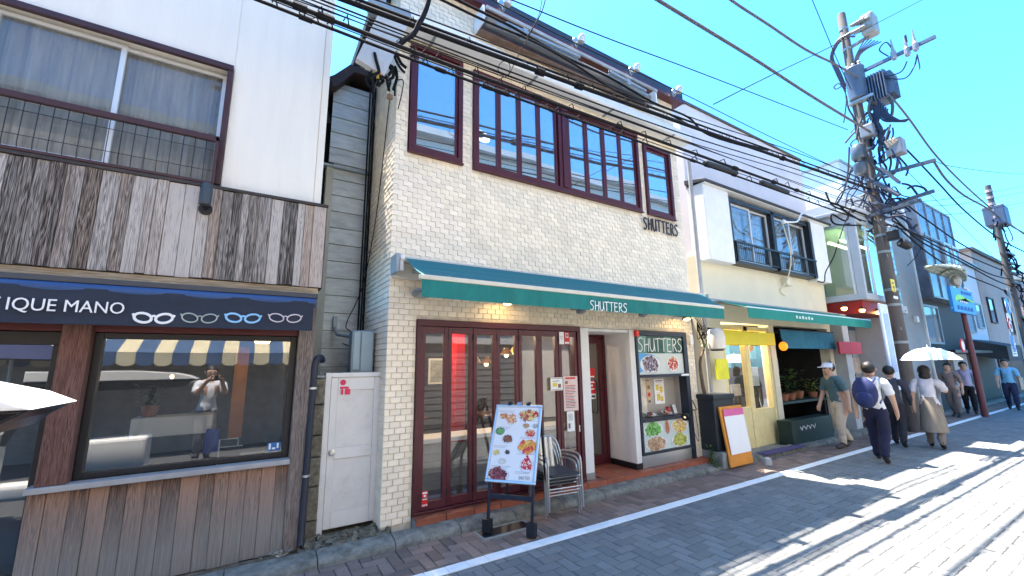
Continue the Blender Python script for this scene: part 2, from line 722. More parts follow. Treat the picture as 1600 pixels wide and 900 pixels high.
def lay(parent, x0, x1, y0, y1, L, gap, single_m, mass_m, name, ztop, near, cap=300, wavy=False, tilt=0.006):
    W = L / 2
    cells = []
    for cx, cy, ax in herring(x0, x1, y0, y1, L):
        a, b = (L / 2, W / 2) if ax else (W / 2, L / 2)
        # clip at the borders
        xa, xb, ya, yb = max(cx - a, x0), min(cx + a, x1), max(cy - b, y0), min(cy + b, y1)
        if xb - xa < 0.02 or yb - ya < 0.02:
            continue
        full = (xb - xa > 2 * a - 1e-4) and (yb - ya > 2 * b - 1e-4)
        d = math.hypot((xa + xb) / 2 - near[0], (ya + yb) / 2 - near[1])
        inview = (xa + xb) / 2 > near[2] + near[3] * max(0, (ya + yb) / 2)
        cells.append((d if full and inview else d + 1000, xa, xb, ya, yb, ax, full))
    cells.sort()
    sm = {}
    for ax in (True, False):
        t = brick_mesh(name, L - gap, W - gap, 0.03, 0.005, single_m, wavy)
        if not ax:
            t.v = [Vector((-p.y, p.x, p.z)) for p in t.v]
        o = t.build(name, single_m, org=(0, 0, 0))
        sm[ax] = o.data
        bpy.data.objects.remove(o)
    mass = MB()
    for k, (d, xa, xb, ya, yb, ax, full) in enumerate(cells):
        z = ztop + rnd.uniform(-0.0025, 0.0015)
        if k < cap and full and d < 900:
            inst(sm[ax], name, ((xa + xb) / 2, (ya + yb) / 2, z), parent, (rnd.uniform(-tilt, tilt), rnd.uniform(-tilt, tilt), rnd.uniform(-.008, .008)))
        else:
            w, dd = xb - xa - gap, yb - ya - gap
            if w < 0.01 or dd < 0.01:
                continue
            t = brick_mesh(name, w if ax else dd, dd if ax else w, 0.02, 0.004, mass_m, wavy and full and d % 1000 < 9)
            sx, sy = rnd.uniform(-tilt, tilt), rnd.uniform(-tilt, tilt)
            for p in t.v:
                x, y = (p.x, p.y) if ax else (-p.y, p.x)
                p.x, p.y, p.z = (xa + xb) / 2 + x, (ya + yb) / 2 + y, z + p.z + x * sx + y * sy
            mass.add(t.v, t.f)
    mass.build(name + '_field', mass_m, parent, kind='stuff')


lay(road, 0.0, 34, -1.2, YL - 0.005, 0.212, 0.007, M_PAVER1, M_PAVER, 'paver', 0.0, (3.0, 2.2, 0.9, 0.25), wavy=True)
lay(path, 0.0, 30, YL + 0.117, 3.885, 0.2, 0.006, M_BPAVER1, M_BPAVER, 'paver', 0.0, (1.6, 3.4, 0.7, 0.1), cap=200)
# white line of square tiles between road and footpath
lt = brick_mesh('tile', 0.172, 0.108, 0.03, 0.003, M_LINE)
o = lt.build('tile', M_LINE, org=(0, 0, 0))
lme = o.data
bpy.data.objects.remove(o)
lineb = MB().quad((-8, YL, -0.006), (60, YL, -0.006), (60, YL + 0.115, -0.006), (-8, YL + 0.115, -0.006)).build(
    'road_line', mat('line_joint', (.05, .05, .05), .9), kind='structure')
lmass = MB()
for k in range(330):
    x = 0.3 + 0.175 * k
    z = 0.004 + rnd.uniform(-.0012, .0012)
    if k < 150:
        inst(lme, 'tile', (x, YL + 0.0575, z), lineb, (rnd.uniform(-.004, .004), rnd.uniform(-.004, .004), rnd.uniform(-.006, .006)))
    else:
        lmass.box(x - .085, x + .085, YL + .004, YL + .111, -0.005, z)
lmass.build('tile_field', M_LINE, lineb, kind='stuff')
# gutter and low kerb along the shop fronts
g = MB()
for i in range(60):
    x0 = -2.5 + i * 0.62
    x1 = x0 + 0.614
    dz = rnd.uniform(-.003, .003)
    g.prism([(3.895, -.008), (3.90, 0.02 + dz), (3.925, 0.052 + dz), (3.98, 0.066 + dz), (4.075, 0.078 + dz), (4.075, -0.02), (3.895, -.02)], (0, 0, 0), Y_, Z_, X_, x0, x1)
g.build('kerb', M_GUTTER, bevel=0.006, kind='structure')

# ================================================================== tiled restaurant
shop = thing('tiled_restaurant', 'two storey restaurant clad in cream tiles with maroon window frames and green awning', 'building', (1.15, 4.2, 0))
M_TILE = mat('cream_tile', (0.86, 0.74, 0.56), 0.42, var=0.05, scale=9, stretch=(2, 2, .3), isl=0.09, bump=0.12, bscale=30, dirt=0.30, dirtcol=(.42, .33, .24), dscale=.9)
M_TILE1 = mat('cream_tile_single', (0.86, 0.74, 0.575), 0.42, var=0.07, scale=14, obr=0.08, bump=0.12, bscale=45, dirt=0.10, dirtcol=(.33, .27, .2), dscale=3)
M_GROUT = mat('grout', (0.66, 0.58, 0.47), 0.95, var=0.25, scale=8)
OPEN = [(1.45, 3.655, 0.0, 2.035), (3.655, 5.835, 0.0, 2.025), (1.29, 1.95, 3.885, 5.255), (2.09, 5.05, 3.875, 5.215), (5.175, 5.85, 3.88, 5.10)]
WX0, WX1, WZ1 = 1.15, 6.06, 6.13
wall = MB()
# wall as strips around the openings, thickness 0.16 m behind the tile bed
YB0, YB1 = 4.212, 4.36
xs = sorted({WX0 + .012, WX1, *[v for o_ in OPEN for v in o_[:2]]})
zs = sorted({0.0, WZ1, *[v for o_ in OPEN for v in o_[2:]]})


def in_open(x, z):
    return any(a < x < b and c < z < d for a, b, c, d in OPEN)


for i in range(len(xs) - 1):
    j = 0
    while j < len(zs) - 1:
        if in_open((xs[i] + xs[i + 1]) / 2, (zs[j] + zs[j + 1]) / 2):
            j += 1
            continue
        k = j
        while k < len(zs) - 1 and not in_open((xs[i] + xs[i + 1]) / 2, (zs[k] + zs[k + 1]) / 2):
            k += 1
        wall.box(xs[i], xs[i + 1], YB0, YB1, zs[j], zs[k])
        j = k
wall.box(WX0 + .012, WX0 + .16, YB1 + .001, 9.5, 0, WZ1)
wall.box(4.9, 5.05, YB1 + .001, 9.5, 0, WZ1)
wall.box(WX0 + .012, 5.05, 9.501, 9.65, 0, WZ1)
wall = wall.build('wall', M_GROUT, shop)
TW, TH, GAP = 0.108, 0.0585, 0.0042


def tile_verts(w, h, d, wedge, step=0.0):
    d = d * .6
    a, c = w / 2, h / 2
    e = 0.003
    # back ring, front ring with small bevel; lower edge proud
    return ([(-a, 0, -c), (a, 0, -c), (a, 0, c), (-a, 0, c)] +
            [(-a, -d - 2 * wedge + e, -c), (a, -d - .8 * wedge + e, -c), (a, -d + e, c), (-a, -d - wedge + e, c)] +
            [(-a + e, -d - 2 * wedge, -c + e), (a - e, -d - .8 * wedge, -c + e), (a - e, -d, c - e), (-a + e, -d - wedge, c - e)],
            [(8, 9, 10, 11)] + [(b0 + i, b0 + (i + 1) % 4, b0 + 4 + (i + 1) % 4, b0 + 4 + i) for b0 in (0, 4) for i in range(4)]) if not step else (
        # the right half of the lower edge is filled flush, so only stair-steps of joint stay open
        [(-a, -d - wedge, -c), (0, -d - wedge, -c), (0, -d - wedge, -c - step), (a, -d - wedge * .6, -c - step), (a, -d, c), (-a, -d - wedge * .3, c),
         (-a, 0, -c), (0, 0, -c), (0, 0, -c - step), (a, 0, -c - step), (a, 0, c), (-a, 0, c)],
        [(0, 1, 4, 5), (1, 2, 3, 4)] + [(6 + i, 6 + (i + 1) % 6, (i + 1) % 6, i) for i in range(6)])


WEDGE = 0.0035
b = MB()
tv, tf = tile_verts(TW - GAP, TH - GAP, 0.012, WEDGE)
b.add(tv, tf)
o = b.build('tile', M_TILE1, org=(0, 0, 0))
tme = o.data
bpy.data.objects.remove(o)
b = MB()
tv, tf = tile_verts(TW - GAP, TH - GAP, 0.012, WEDGE, GAP + .0006)
b.add(tv, tf)
o = b.build('tile', M_TILE1, org=(0, 0, 0))
tme_up = o.data
bpy.data.objects.remove(o)
tiles = []
nr = int((WZ1 - 0.085) / TH)
for r in range(nr):
    z = 0.085 + (r + .5) * TH
    off = (r % 2) * TW / 2
    x = WX0 - TW + off
    while x < WX1:
        segs = [(max(x, WX0), min(x + TW, WX1))]
        for a, b_, c, d in OPEN:
            if c - TH * .45 < z < d + TH * .45:
                ns = []
                for s0, s1 in segs:
                    if s1 <= a or s0 >= b_:
                        ns.append((s0, s1))
                    else:
                        if s0 < a - .01:
                            ns.append((s0, a))
                        if s1 > b_ + .01:
                            ns.append((b_, s1))
                segs = ns
        for s0, s1 in segs:
            if s1 - s0 > .02:
                tiles.append((s0, s1, z))
        x += TW
# the 300 that show largest: the whole tiles nearest the camera
full = sorted([t for t in tiles if t[1] - t[0] > TW - .001], key=lambda t: (t[0]) ** 2 + 17 + (t[2] - 1.55) ** 2)
pick = set(full[:300])
mass = MB()
for t in tiles:
    s0, s1, z = t
    jy = rnd.uniform(-.002, .002)
    if t in pick:
        inst(tme if z < 2.3 else tme_up, 'tile', ((s0 + s1) / 2, YB0 + jy, z), wall, (rnd.uniform(-.012, .012), 0, rnd.uniform(-.012, .012)))
    else:
        w = s1 - s0 - GAP
        parts = [(s0, s1)]
        if z < 2.2 and rnd.random() < .35 and w > .09:
            parts = [(s0, (s0 + s1) / 2), ((s0 + s1) / 2, s1)]
        for q0, q1 in parts:
            tv, tf = tile_verts(q1 - q0 - GAP * (.5 if len(parts) > 1 else 1), TH - GAP, 0.012, WEDGE, 0 if z < 2.3 else GAP + .0006)
            rz, rx = rnd.uniform(-.015, .015), rnd.uniform(-.012, .012)
            mass.add([((q0 + q1) / 2 + p[0], YB0 + jy + p[1] + p[0] * rz + p[2] * rx, z + p[2]) for p in tv], tf)
mass.build('tile_field', M_TILE, wall, kind='stuff')
# tiles on the side wall beside the gap
mass = MB()
for r in range(nr):
    z = 0.085 + (r + .5) * TH
    y = 4.205 - (r % 2) * TW / 2
    while y < 6.2:
        a, c = max(y, 4.203), y + TW
        tv, tf = tile_verts(c - a - GAP, TH - GAP, 0.012, WEDGE)
        jy = rnd.uniform(-.002, .002)
        if c - a > .02:
            mass.add([(WX0 + .012 + p[1] + jy, (a + c) / 2 - p[0], z + p[2]) for p in tv], tf)
        y += TW
mass.build('side_tile_field', M_TILE, wall, kind='stuff')
# roof slab, parapet
b = MB()
b.box(0.98, 6.22, 4.075, 4.40, 6.135, 6.32)
b.box(0.98, 5.1, 4.401, 9.8, 6.135, 6.3)
b.build('roof', mat('dark_roof_edge', (0.022, 0.03, 0.045), 0.5, var=0.15, scale=3, dirt=.3, dirtcol=(.06, .07, .08)), shop, bevel=0.01)
b = MB()
b.box(0.975, 6.225, 4.055, 4.072, 6.09, 6.15)
b.box(0.985, 6.215, 4.075, 4.36, 6.10, 6.132)
b.build('soffit', M_MAROON, shop)
# flashing trim with a scrap of scrawled white writing
b = MB()
P0 = F(950, 108, 4.052)
for k, pts in enumerate([[(0, 0), (.02, .05), (.05, .06), (.03, .02)], [(.06, .02), (.08, .045), (.10, .02)], [(.11, .02), (.125, .045), (.15, .02), (.17, .04)]]):
    b.tube([P0 + X_ * p[0] * 1.3 + Z_ * (p[1] - .05) for p in pts], .005, 5, flat=(FN, .4))
b.build('scrawl', M_WHITE, shop)

# ---- upstairs windows
G_UP = glass('window_glass_upstairs', (0.55, 0.62, 0.66), 0.45, 0.95, 0.012, haze=.10)
G_SHOP = glass('window_glass_shop', (0.85, 0.87, 0.87), 0.06, 0.75, 0.01, haze=.025)
M_SASH = mat('maroon_sash', (0.085, 0.014, 0.02), 0.35, var=0.12, dirt=0.12)


def upstairs(x0, x1, z0, z1, leaves, double=None, fw=0.055):
    w = MB()
    y0, y1 = 4.165, 4.30
    w.box(x0, x1, y0, y1, z0, z0 + fw)
    w.box(x0, x1, y0, y1, z1 - fw, z1)
    w.box(x0, x0 + fw, y0, y1, z0 + fw, z1 - fw)
    w.box(x1 - fw, x1, y0, y1, z0 + fw, z1 - fw)
    w.box(x0 - .01, x1 + .01, 4.15, 4.2, z0 - .02, z0 - .001)
    fr = w.build('window', M_MAROON, shop, bevel=0.004)
    for a, b_ in leaves:
        s = MB()
        t = 0.032
        za, zb = z0 + fw + .004, z1 - fw - .004
        s.box(a, b_, 4.195, 4.235, za, za + t * 1.2)
        s.box(a, b_, 4.195, 4.235, zb - t, zb)
        s.box(a, a + t, 4.195, 4.235, za + t * 1.2, zb - t)
        s.box(b_ - t, b_, 4.195, 4.235, za + t * 1.2, zb - t)
        s.build('sash', M_SASH, fr, bevel=0.003)
        p = MB()
        tw = rnd.uniform(-.006, .006)
        p.add([(a + t, 4.214 + tw, za + t), (b_ - t, 4.214 - tw, za + t), (b_ - t, 4.217 - tw, zb - t), (a + t, 4.217 + tw, zb - t),
               (a + t, 4.22 + tw, za + t), (b_ - t, 4.22 - tw, za + t), (b_ - t, 4.223 - tw, zb - t), (a + t, 4.223 + tw, zb - t)],
              [(0, 1, 2, 3), (7, 6, 5, 4)])
        p.build('pane', G_UP, fr)
    return fr


upstairs(1.30, 1.945, 3.89, 5.25, [(1.357, 1.888)])
n_ = []
for i in range(4):
    n_.append((2.148 + i * .313, 2.148 + i * .313 + .31))
for i in range(4):
    n_.append((3.60 + i * .348, 3.60 + i * .348 + .345))
fr2 = upstairs(2.095, 5.045, 3.88, 5.21, n_)
MB().box(3.41, 3.59, 4.17, 4.25, 3.94, 5.15).box(3.47, 3.53, 4.155, 4.169, 3.94, 5.15).build('centre_post', M_MAROON, fr2, bevel=.004)
upstairs(5.18, 5.845, 3.885, 5.095, [(5.237, 5.788)])
# rooms behind
M_CEIL = mat('room_plaster', (0.5, 0.48, 0.44), 0.9, var=0.05)
room = MB()
room.box(1.33, 5.88, 5.3, 5.4, 3.2, 5.5)
room.box(1.33, 5.88, 4.37, 5.3, 5.45, 5.5)
room.box(1.33, 5.88, 4.37, 5.3, 3.2, 3.25)
room.box(5.88, 5.92, 4.37, 5.4, 3.2, 5.5)
room.build('upstairs_room', M_CEIL, shop)
cu = MB()
for (xa, xb, zt) in ((3.22, 3.36, 5.15), (4.78, 4.94, 5.15)):
    pts = []
    for i in range(9):
        pts.append((xa + (xb - xa) * i / 8, 4.42 + .018 * math.sin(i * 2.2)))
    for i in range(8):
        (u0, v0), (u1, v1) = pts[i], pts[i + 1]
        cu.quad((u0, v0, 3.95), (u1, v1, 3.95), (u1, v1, zt), (u0, v0, zt))
cu.build('curtain', mat('white_curtain', (.7, .72, .72), .8, var=.03), shop, smooth=True)
cards = MB().box(5.3, 5.62, 4.30, 4.305, 4.25, 4.85)
cards.build('notice_sheet', M_PAPER, shop)

# ---- ground floor folding doors
M_BIF = mat('maroon_door_frame', (0.085, 0.014, 0.02), 0.32, var=0.15, dirt=0.1)
b = MB()
b.box(1.452, 3.652, 4.17, 4.33, 1.965, 2.033)
b.box(1.452, 1.505, 4.17, 4.33, 0.165, 1.965)
b.box(3.60, 3.652, 4.17, 4.33, 0.165, 1.965)
b.box(1.452, 3.652, 4.16, 4.33, 0.142, 0.165)
b.build('door_frame', M_MAROON, shop, bevel=.005)
hx = MB()
for i in range(7):
    a = 1.507 + i * .299
    c = a + .296
    s = MB()
    y0 = 4.19 + (0.006 if i % 2 else 0)
    s.box(a, a + .045, y0, y0 + .05, .167, 1.962)
    s.box(c - .045, c, y0, y0 + .05, .167, 1.962)
    s.box(a + .045, c - .045, y0, y0 + .05, 1.895, 1.962)
    s.box(a + .045, c - .045, y0, y0 + .05, .167, .245)
    lf = s.build('door', M_BIF, shop, bevel=.004)
    tw = rnd.uniform(-.0025, .0025)
    MB().add([(a + .045, y0 + .02 + tw, .245), (c - .045, y0 + .02 - tw, .245), (c - .045, y0 + .022 - tw, 1.895), (a + .045, y0 + .022 + tw, 1.895)], [(0, 1, 2, 3)]).build('pane', G_SHOP, lf)
    h = MB()
    for zz in (.3, 1.86):
        h.tube([(a, y0 - .004, zz - .035), (a, y0 - .004, zz + .035)], .009, 6)
    h.build('hinge', M_BLACK, lf)
    if i == 6:
        MB().box(c - .03, c - .012, y0 - .02, y0, .72, .80).build('handle', M_STEEL, lf, bevel=.003)
# red house notices and menus stuck on the doors


def sticker(parent, name, x0, x1, z0, z1, y, base, bars, seed=0):
    q = random.Random(seed)
    b_ = MB()
    b_.box(x0, x1, y - .003, y, z0, z1, 0)
    for (c0, c1, e0, e1, mi) in bars:
        b_.box(x0 + (x1 - x0) * c0, x0 + (x1 - x0) * c1, y - .0045, y - .0032, z0 + (z1 - z0) * e0, z0 + (z1 - z0) * e1, mi)
    return b_.build(name, [base, M_PAPER, M_INK, M_RED, mat('yellow_print', (.75, .55, .08), .5), mat('brown_print', (.25, .11, .05), .5)], parent)


tag(sticker(None, 'notice_sticker', 1.545, 1.605, .205, .345, 4.186, M_RED, [(.1, .9, .82, .94, 1), (.3, .7, .62, .76, 1), (.1, .9, .44, .5, 1), (.0, 1, .52, .56, 2), (.05, .95, .03, .13, 1), (.1, .3, .05, .1, 2), (.5, .8, .05, .1, 2)]),
    'small red and white warning sticker low on the first door leaf', 'sticker')
tag(sticker(None, 'notice_sticker', 3.395, 3.47, 1.80, 1.955, 4.186, M_RED, [(.2, .8, .55, .9, 1), (.3, .7, .62, .84, 3), (.05, .95, .05, .2, 1)]),
    'red and white sticker at the top of the last door leaf', 'sticker')
tag(sticker(None, 'paper_notice', 3.31, 3.385, 1.80, 1.955, 4.186, M_PAPER, [(.2, .8, .6, .63, 2), (.2, .7, .5, .53, 2), (.2, .75, .4, .43, 2)]),
    'small white slip beside the red sticker at the top of the doors', 'notice')
tag(sticker(None, 'menu_sheet', 3.345, 3.575, .98, 1.40, 4.182, mat('pink_paper', (.72, .55, .5), .6, var=.12, scale=14),
            [(.15, .85, .92, .97, 3), (.12, .3, .78, .86, 5)] + [(.12, .12 + rnd.uniform(.4, .76), .72 - .045 * i, .738 - .045 * i, 2 if i % 3 else 3) for i in range(15)]),
    'large pink menu sheet with red heading taped to the folding doors', 'menu')
tag(sticker(None, 'menu_sheet', 3.15, 3.335, 1.235, 1.39, 4.182, M_PAPER, [(.08, .92, .06, .1, 5), (.08, .92, .9, .94, 5), (.15, .7, .7, .75, 2), (.15, .5, .3, .6, 4), (.6, .85, .2, .5, 5)]),
    'small landscape menu card left of the pink menu sheet', 'menu')
tag(sticker(None, 'paper_notice', 3.385, 3.50, .74, .975, 4.180, M_PAPER, [(.15, .4, .15, .4, 2)] + [(.15, .8, .85 - .06 * i, .87 - .06 * i, 2) for i in range(6)]),
    'white notice sheet hanging below the pink menu', 'notice')

# ---- dining room behind the doors
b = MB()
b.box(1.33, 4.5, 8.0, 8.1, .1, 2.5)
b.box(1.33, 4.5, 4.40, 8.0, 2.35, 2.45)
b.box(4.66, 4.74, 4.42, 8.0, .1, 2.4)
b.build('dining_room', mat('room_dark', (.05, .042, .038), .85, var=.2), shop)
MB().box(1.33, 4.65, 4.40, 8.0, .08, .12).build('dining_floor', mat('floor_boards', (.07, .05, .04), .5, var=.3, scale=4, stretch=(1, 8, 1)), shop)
for (x, y) in ((2.2, 5.6), (3.9, 6.6)):
    ld = bpy.data.lights.new('room_light', 'POINT')
    ld.energy = 9.0
    ld.color = (1, .75, .5)
    ld.shadow_soft_size = .12
    lo = bpy.data.objects.new('room_light', ld)
    COL.objects.link(lo)
    lo.location = (x, y, 2.1)
ct = thing('service_counter', 'white topped counter with grey boarded front behind the folding doors', 'counter', (2.5, 5.1, .12))
MB().box(1.4, 4.4, 4.86, 5.25, .66, .71).build('top', M_WHITE, ct, bevel=.005)
for i in range(5):
    MB().box(1.42, 4.38, 4.93, 4.96, .13 + .1 * i, .225 + .1 * i).build('board', mat('grey_board', (.22, .22, .2), .7, var=.2, obr=.2), ct)
tag(MB().box(2.62, 2.78, 5.8, 5.98, .12, 2.34).build('red_pillar', mat('red_lacquer', (.5, .008, .012), .35, var=.1), bevel=.01), 'bright red pillar standing inside the restaurant', 'pillar')
lampm = emit('warm_bulb', (1.0, .62, .25), 2.5)
for k, (x, y, z) in enumerate([(3.04, 6.0, 1.60), (3.27, 6.05, 1.60), (3.62, 6.0, 1.74), (4.35, 6.9, 1.8), (2.2, 6.9, 1.86)]):
    t = thing('pendant_lamp', ['small warm pendant lamp nearest the red pillar', 'small warm pendant lamp over the middle of the dining room', 'amber pendant lamp behind the fifth door leaf', 'warm pendant lamp far back by the entrance wall', 'warm pendant lamp behind the red pillar'][k], 'lamp', (x, y, z), 'pendant lamps in the dining room')
    sh = MB().lathe((x, y, z - .02), [(.03, .11), (.05, .1), (.11, .0)], 12).build('shade', mat('amber_shade', (.5, .25, .05), .5), t)
    MB().blob((x, y, z - .03), .035, .035, .035, n=8, k=5).build('bulb', lampm, t)
    MB().tube([(x, y, z + .1), (x, y, 2.35)], .004, 4).build('cord', M_CABLE, t)
for k, (x, y) in enumerate([(1.95, 6.2), (3.3, 5.9)]):
    t = thing('dining_table', ['dark square table left inside the restaurant', 'dark square table right of the red pillar'][k], 'table', (x, y, .12), 'tables in the dining room')
    MB().box(x - .3, x + .3, y - .3, y + .3, .80, .83).build('tabletop', mat('table_wood', (.12, .05, .03), .3, var=.2), t, bevel=.005)
    MB().lathe((x, y, .12), [(.2, 0), (.2, .02), (.03, .04), (.03, .68)], 12).build('pedestal', M_BLACK, t)
for k, (x, y, z0, z1, lab) in enumerate([(3.2, 7.95, 1.2, 1.7, 'pale framed picture on the back wall of the dining room'), (1.9, 7.95, 1.3, 1.6, 'smaller framed picture left of the red pillar')]):
    t = thing('framed_picture', lab, 'picture', (x, y, z0))
    MB().box(x - .2, x + .2, y - .03, y, z0, z1).build('frame', M_WHITE, t)
    MB().box(x - .16, x + .16, y - .035, y - .031, z0 + .04, z1 - .04).build('print', mat('grey_print', (.35, .36, .33), .6, var=.4, scale=7), t)

# ---- red tile plinth under the doors and entrance
M_QT = mat('quarry_tile', (0.30, 0.085, 0.045), 0.5, var=0.16, scale=9, obr=0.16, bump=0.1, bscale=40, dirt=0.3, dirtcol=(.12, .06, .045), dscale=4)
pl = MB().box(1.455, 6.03, 4.09, 4.9, 0.0, .118).build('plinth', M_CONC, shop)
n = 15
for i in range(n):
    x0 = 1.45 + i * (4.59 / n)
    MB().box(x0 + .003, x0 + 4.59 / n - .003, 4.066, 4.089, .03 if i < 8 else .045, .133).build('tile', M_QT, pl, bevel=.003)
    MB().box(x0 + .003, x0 + 4.59 / n - .003, 4.064, 4.163 if i < 8 else 4.38, .121, .138).build('tile', M_QT, pl, bevel=.004)
for i in range(3):
    for j in range(3):
        MB().box(3.8 + .256 * i + .003, 3.8 + .256 * (i + 1) - .003, 4.384 + .17 * j, 4.551 + .17 * j, .121, .137).build('tile', M_QT, pl, bevel=.003)

# ---- entrance recess
b = MB()
b.box(3.657, 3.795, 4.175, 4.35, .215, 2.02)
b.box(4.565, 4.665, 4.175, 4.70, .215, 2.02)
b.box(3.795, 4.565, 4.20, 4.80, 1.98, 2.02)
b.build('entrance_wall', mat('entrance_plaster', (0.74, 0.72, 0.69), 0.8, var=.05, scale=5, bump=.35, bscale=35, dirt=.12, dirtcol=(.4, .37, .33)), shop, bevel=.004)
b = MB()
b.box(3.660, 3.797, 4.172, 4.352, .14, .214)
b.box(4.667, 4.669, 4.172, 4.3, .14, .2)
b.build('skirting', M_STEEL, shop)
MB().box(4.553, 4.667, 4.171, 4.72, .139, .213).build('dark_skirting', M_BLACK, shop)
YD = 4.665
b = MB()
b.box(3.798, 3.842, YD, YD + .08, .14, 1.975)
b.box(4.515, 4.562, YD, YD + .08, .14, 1.975)
b.box(3.842, 4.515, YD, YD + .08, 1.93, 1.975)
b.build('entrance_frame', M_MAROON, shop, bevel=.004)
b = MB()
b.box(3.845, 3.90, YD + .012, YD + .06, .145, 1.925)
b.box(4.44, 4.512, YD + .012, YD + .06, .145, 1.925)
b.box(3.90, 4.44, YD + .012, YD + .06, 1.85, 1.925)
b.box(3.90, 4.44, YD + .012, YD + .06, .145, .27)
ed = b.build('entrance_door', M_MAROON, shop, bevel=.004)
MB().quad((3.90, YD + .035, .27), (4.44, YD + .035, .27), (4.44, YD + .038, 1.85), (3.90, YD + .038, 1.85)).build('pane', G_SHOP, ed)
MB().tube([(4.33, YD + .01, .85), (4.33, YD - .03, .88), (4.33, YD - .03, 1.28), (4.33, YD + .01, 1.31)], .012, 8).build('handle', M_BLACK, ed, smooth=True)
MB().box(3.9, 4.45, YD + .3, YD + .32, .14, 2.0).build('inner_screen', mat('dark_green_screen', (.015, .03, .027), .5), shop)
tag(sticker(None, 'notice_sticker', 4.17, 4.335, 1.05, 1.49, YD + .010, M_RED, [(.1, .9, .70, .74, 1), (.0, 1, .60, .68, 2), (.1, .9, .52, .56, 1), (.3, .7, .4, .46, 1), (.15, .85, .3, .34, 1), (.0, 1, 0, .17, 1), (.1, .35, .02, .15, 2), (.5, .9, .05, .12, 2), (.0, .12, .62, .98, 2)]),
    'red and white notice stuck on the dark entrance door', 'sticker')
MB().blob((4.18, YD + .002, 1.945), .012, .012, .012, n=8, k=5).build('screw_cap', M_WHITE, shop)
MB().box(4.655, 4.715, 4.12, 4.175, 1.925, 2.015).build('alarm_lamp', mat('red_plastic', (.75, .03, .01), .3), shop, bevel=.01)

# ---- food display case
CZ = .785
case = thing('display_case', 'black framed food display case with lit menu boards beside the entrance', 'display case', (4.67, 4.2, .14))
b = MB()
b.box(4.672, 4.715, 4.16, 4.30, .30, 2.018)
b.box(5.745, 5.832, 4.16, 4.30, .14, 2.018)
b.box(4.715, 5.745, 4.16, 4.30, 1.945, 2.018)
b.box(4.715, 5.745, 4.155, 4.30, 1.345, 1.385)
b.box(4.715, 5.745, 4.155, 4.30, CZ - .05, CZ)
b.box(4.715, 5.745, 4.16, 4.30, .30, .335)
b.build('frame', M_NAVY, case, bevel=.004)
MB().box(4.672, 5.743, 4.175, 4.30, .142, .298).build('kick_plate', M_STEEL, case)
M_ST = mat('case_steel', (.42, .38, .33), .4, .3, var=.06)
b = MB()
b.box(4.717, 5.743, 4.38, 4.40, CZ + .002, 1.343)
b.box(4.717, 4.73, 4.20, 4.38, CZ + .002, 1.343)
b.box(5.73, 5.743, 4.30, 4.38, CZ + .002, 1.343)
b.box(4.731, 5.729, 4.302, 4.379, CZ - .035, CZ + .002)
b.box(4.731, 5.729, 4.302, 4.379, 1.345, 1.37)
b.build('niche', M_ST, case)
M_BOARD = mat('menu_board_print', (.62, .66, .62), .35, var=.06, scale=3)
MB().box(4.717, 5.743, 4.19, 4.21, 1.387, 1.943).build('sign_board', M_BOARD, case)
MB().box(4.717, 5.743, 4.19, 4.21, .337, CZ - .052).build('menu_board', mat('menu_board_lower', (.58, .66, .62), .35, var=.08, scale=3), case)
for x0, x1, k in ((4.93, 5.32, 0), (5.50, 5.742, 0), (4.718, 4.929, 1), (5.322, 5.498, 1)):
    MB().box(x0, x1, 4.1868, 4.1895, 1.69, 1.942).build(('green_panel', 'pale_green_panel')[k], mat(('dark_green_print', 'pale_green_print')[k], ((.02, .085, .06), (.12, .25, .2))[k], .4, var=.25), case)
b = MB()
write(b, 'SHUTTERS', Vector((4.74, 4.1855, 1.715)), X_, Z_, FN, .2, adv=.62, r=.04, th=.2, wid=1.02)
b.build('lettering', M_PAPER, case)


def food(parent, x, z, rx, rz, y, pal, plate=(.75, .76, .74), n=90, seed=1, tall=0.0, bits=.16, plate_z=0.0, name='food_picture'):
    """a printed dish: plate, shade ring and many small pieces in the colours of the food"""
    q = random.Random(seed)
    b_ = MB()
    mats = [mat('plate_print_%d' % (plate[0] * 100), plate, .4, var=.03), mat('plate_rim_print', (.5, .53, .55), .4)]
    pm = []
    for c in pal:
        pm.append(mat('food_print_%02d%02d%02d' % tuple(int(v * 99) for v in c), c, .45, var=.35, scale=60))
    def ell(cx, cz, a, c, dy, mi, k=20):
        b_.add([(cx, y - dy, cz)] + [(cx + a * math.cos(2 * math.pi * i / k), y - dy, cz + c * math.sin(2 * math.pi * i / k)) for i in range(k)],
               [(0, 1 + i, 1 + (i + 1) % k) for i in range(k)], mi)
    ell(x, z + plate_z, rx * 1.32, rz * 1.25, .0004, 1)
    ell(x, z + plate_z + rz * .04, rx * 1.26, rz * 1.18, .0007, 0)
    ell(x, z + tall * .3, rx * .92, rz * .9, .0009, 2)
    n, bits = n * 2, bits * .8
    for i in range(n):
        a = q.uniform(0, 6.283)
        r_ = math.sqrt(q.random())
        px, pz = x + rx * r_ * math.cos(a), z + rz * r_ * math.sin(a) + tall * (1 - abs(r_ * math.cos(a))) * q.random()
        s = rx * q.uniform(.6, 1.5) * bits
        rot = q.uniform(0, 3.14)
        k = 6
        el = q.uniform(.35, .8)
        P = []
        for t in range(k):
            u_ = s * math.cos(2 * math.pi * t / k) * q.uniform(.7, 1.2)
            v_ = s * el * math.sin(2 * math.pi * t / k) * q.uniform(.7, 1.2)
            P.append((px + u_ * math.cos(rot) - v_ * math.sin(rot), y - .001 - .00002 * i, pz + u_ * math.sin(rot) + v_ * math.cos(rot)))
        b_.add(P, [tuple(range(k))], 2 + q.randrange(len(pm)))
    return b_.build(name, mats + pm, parent)


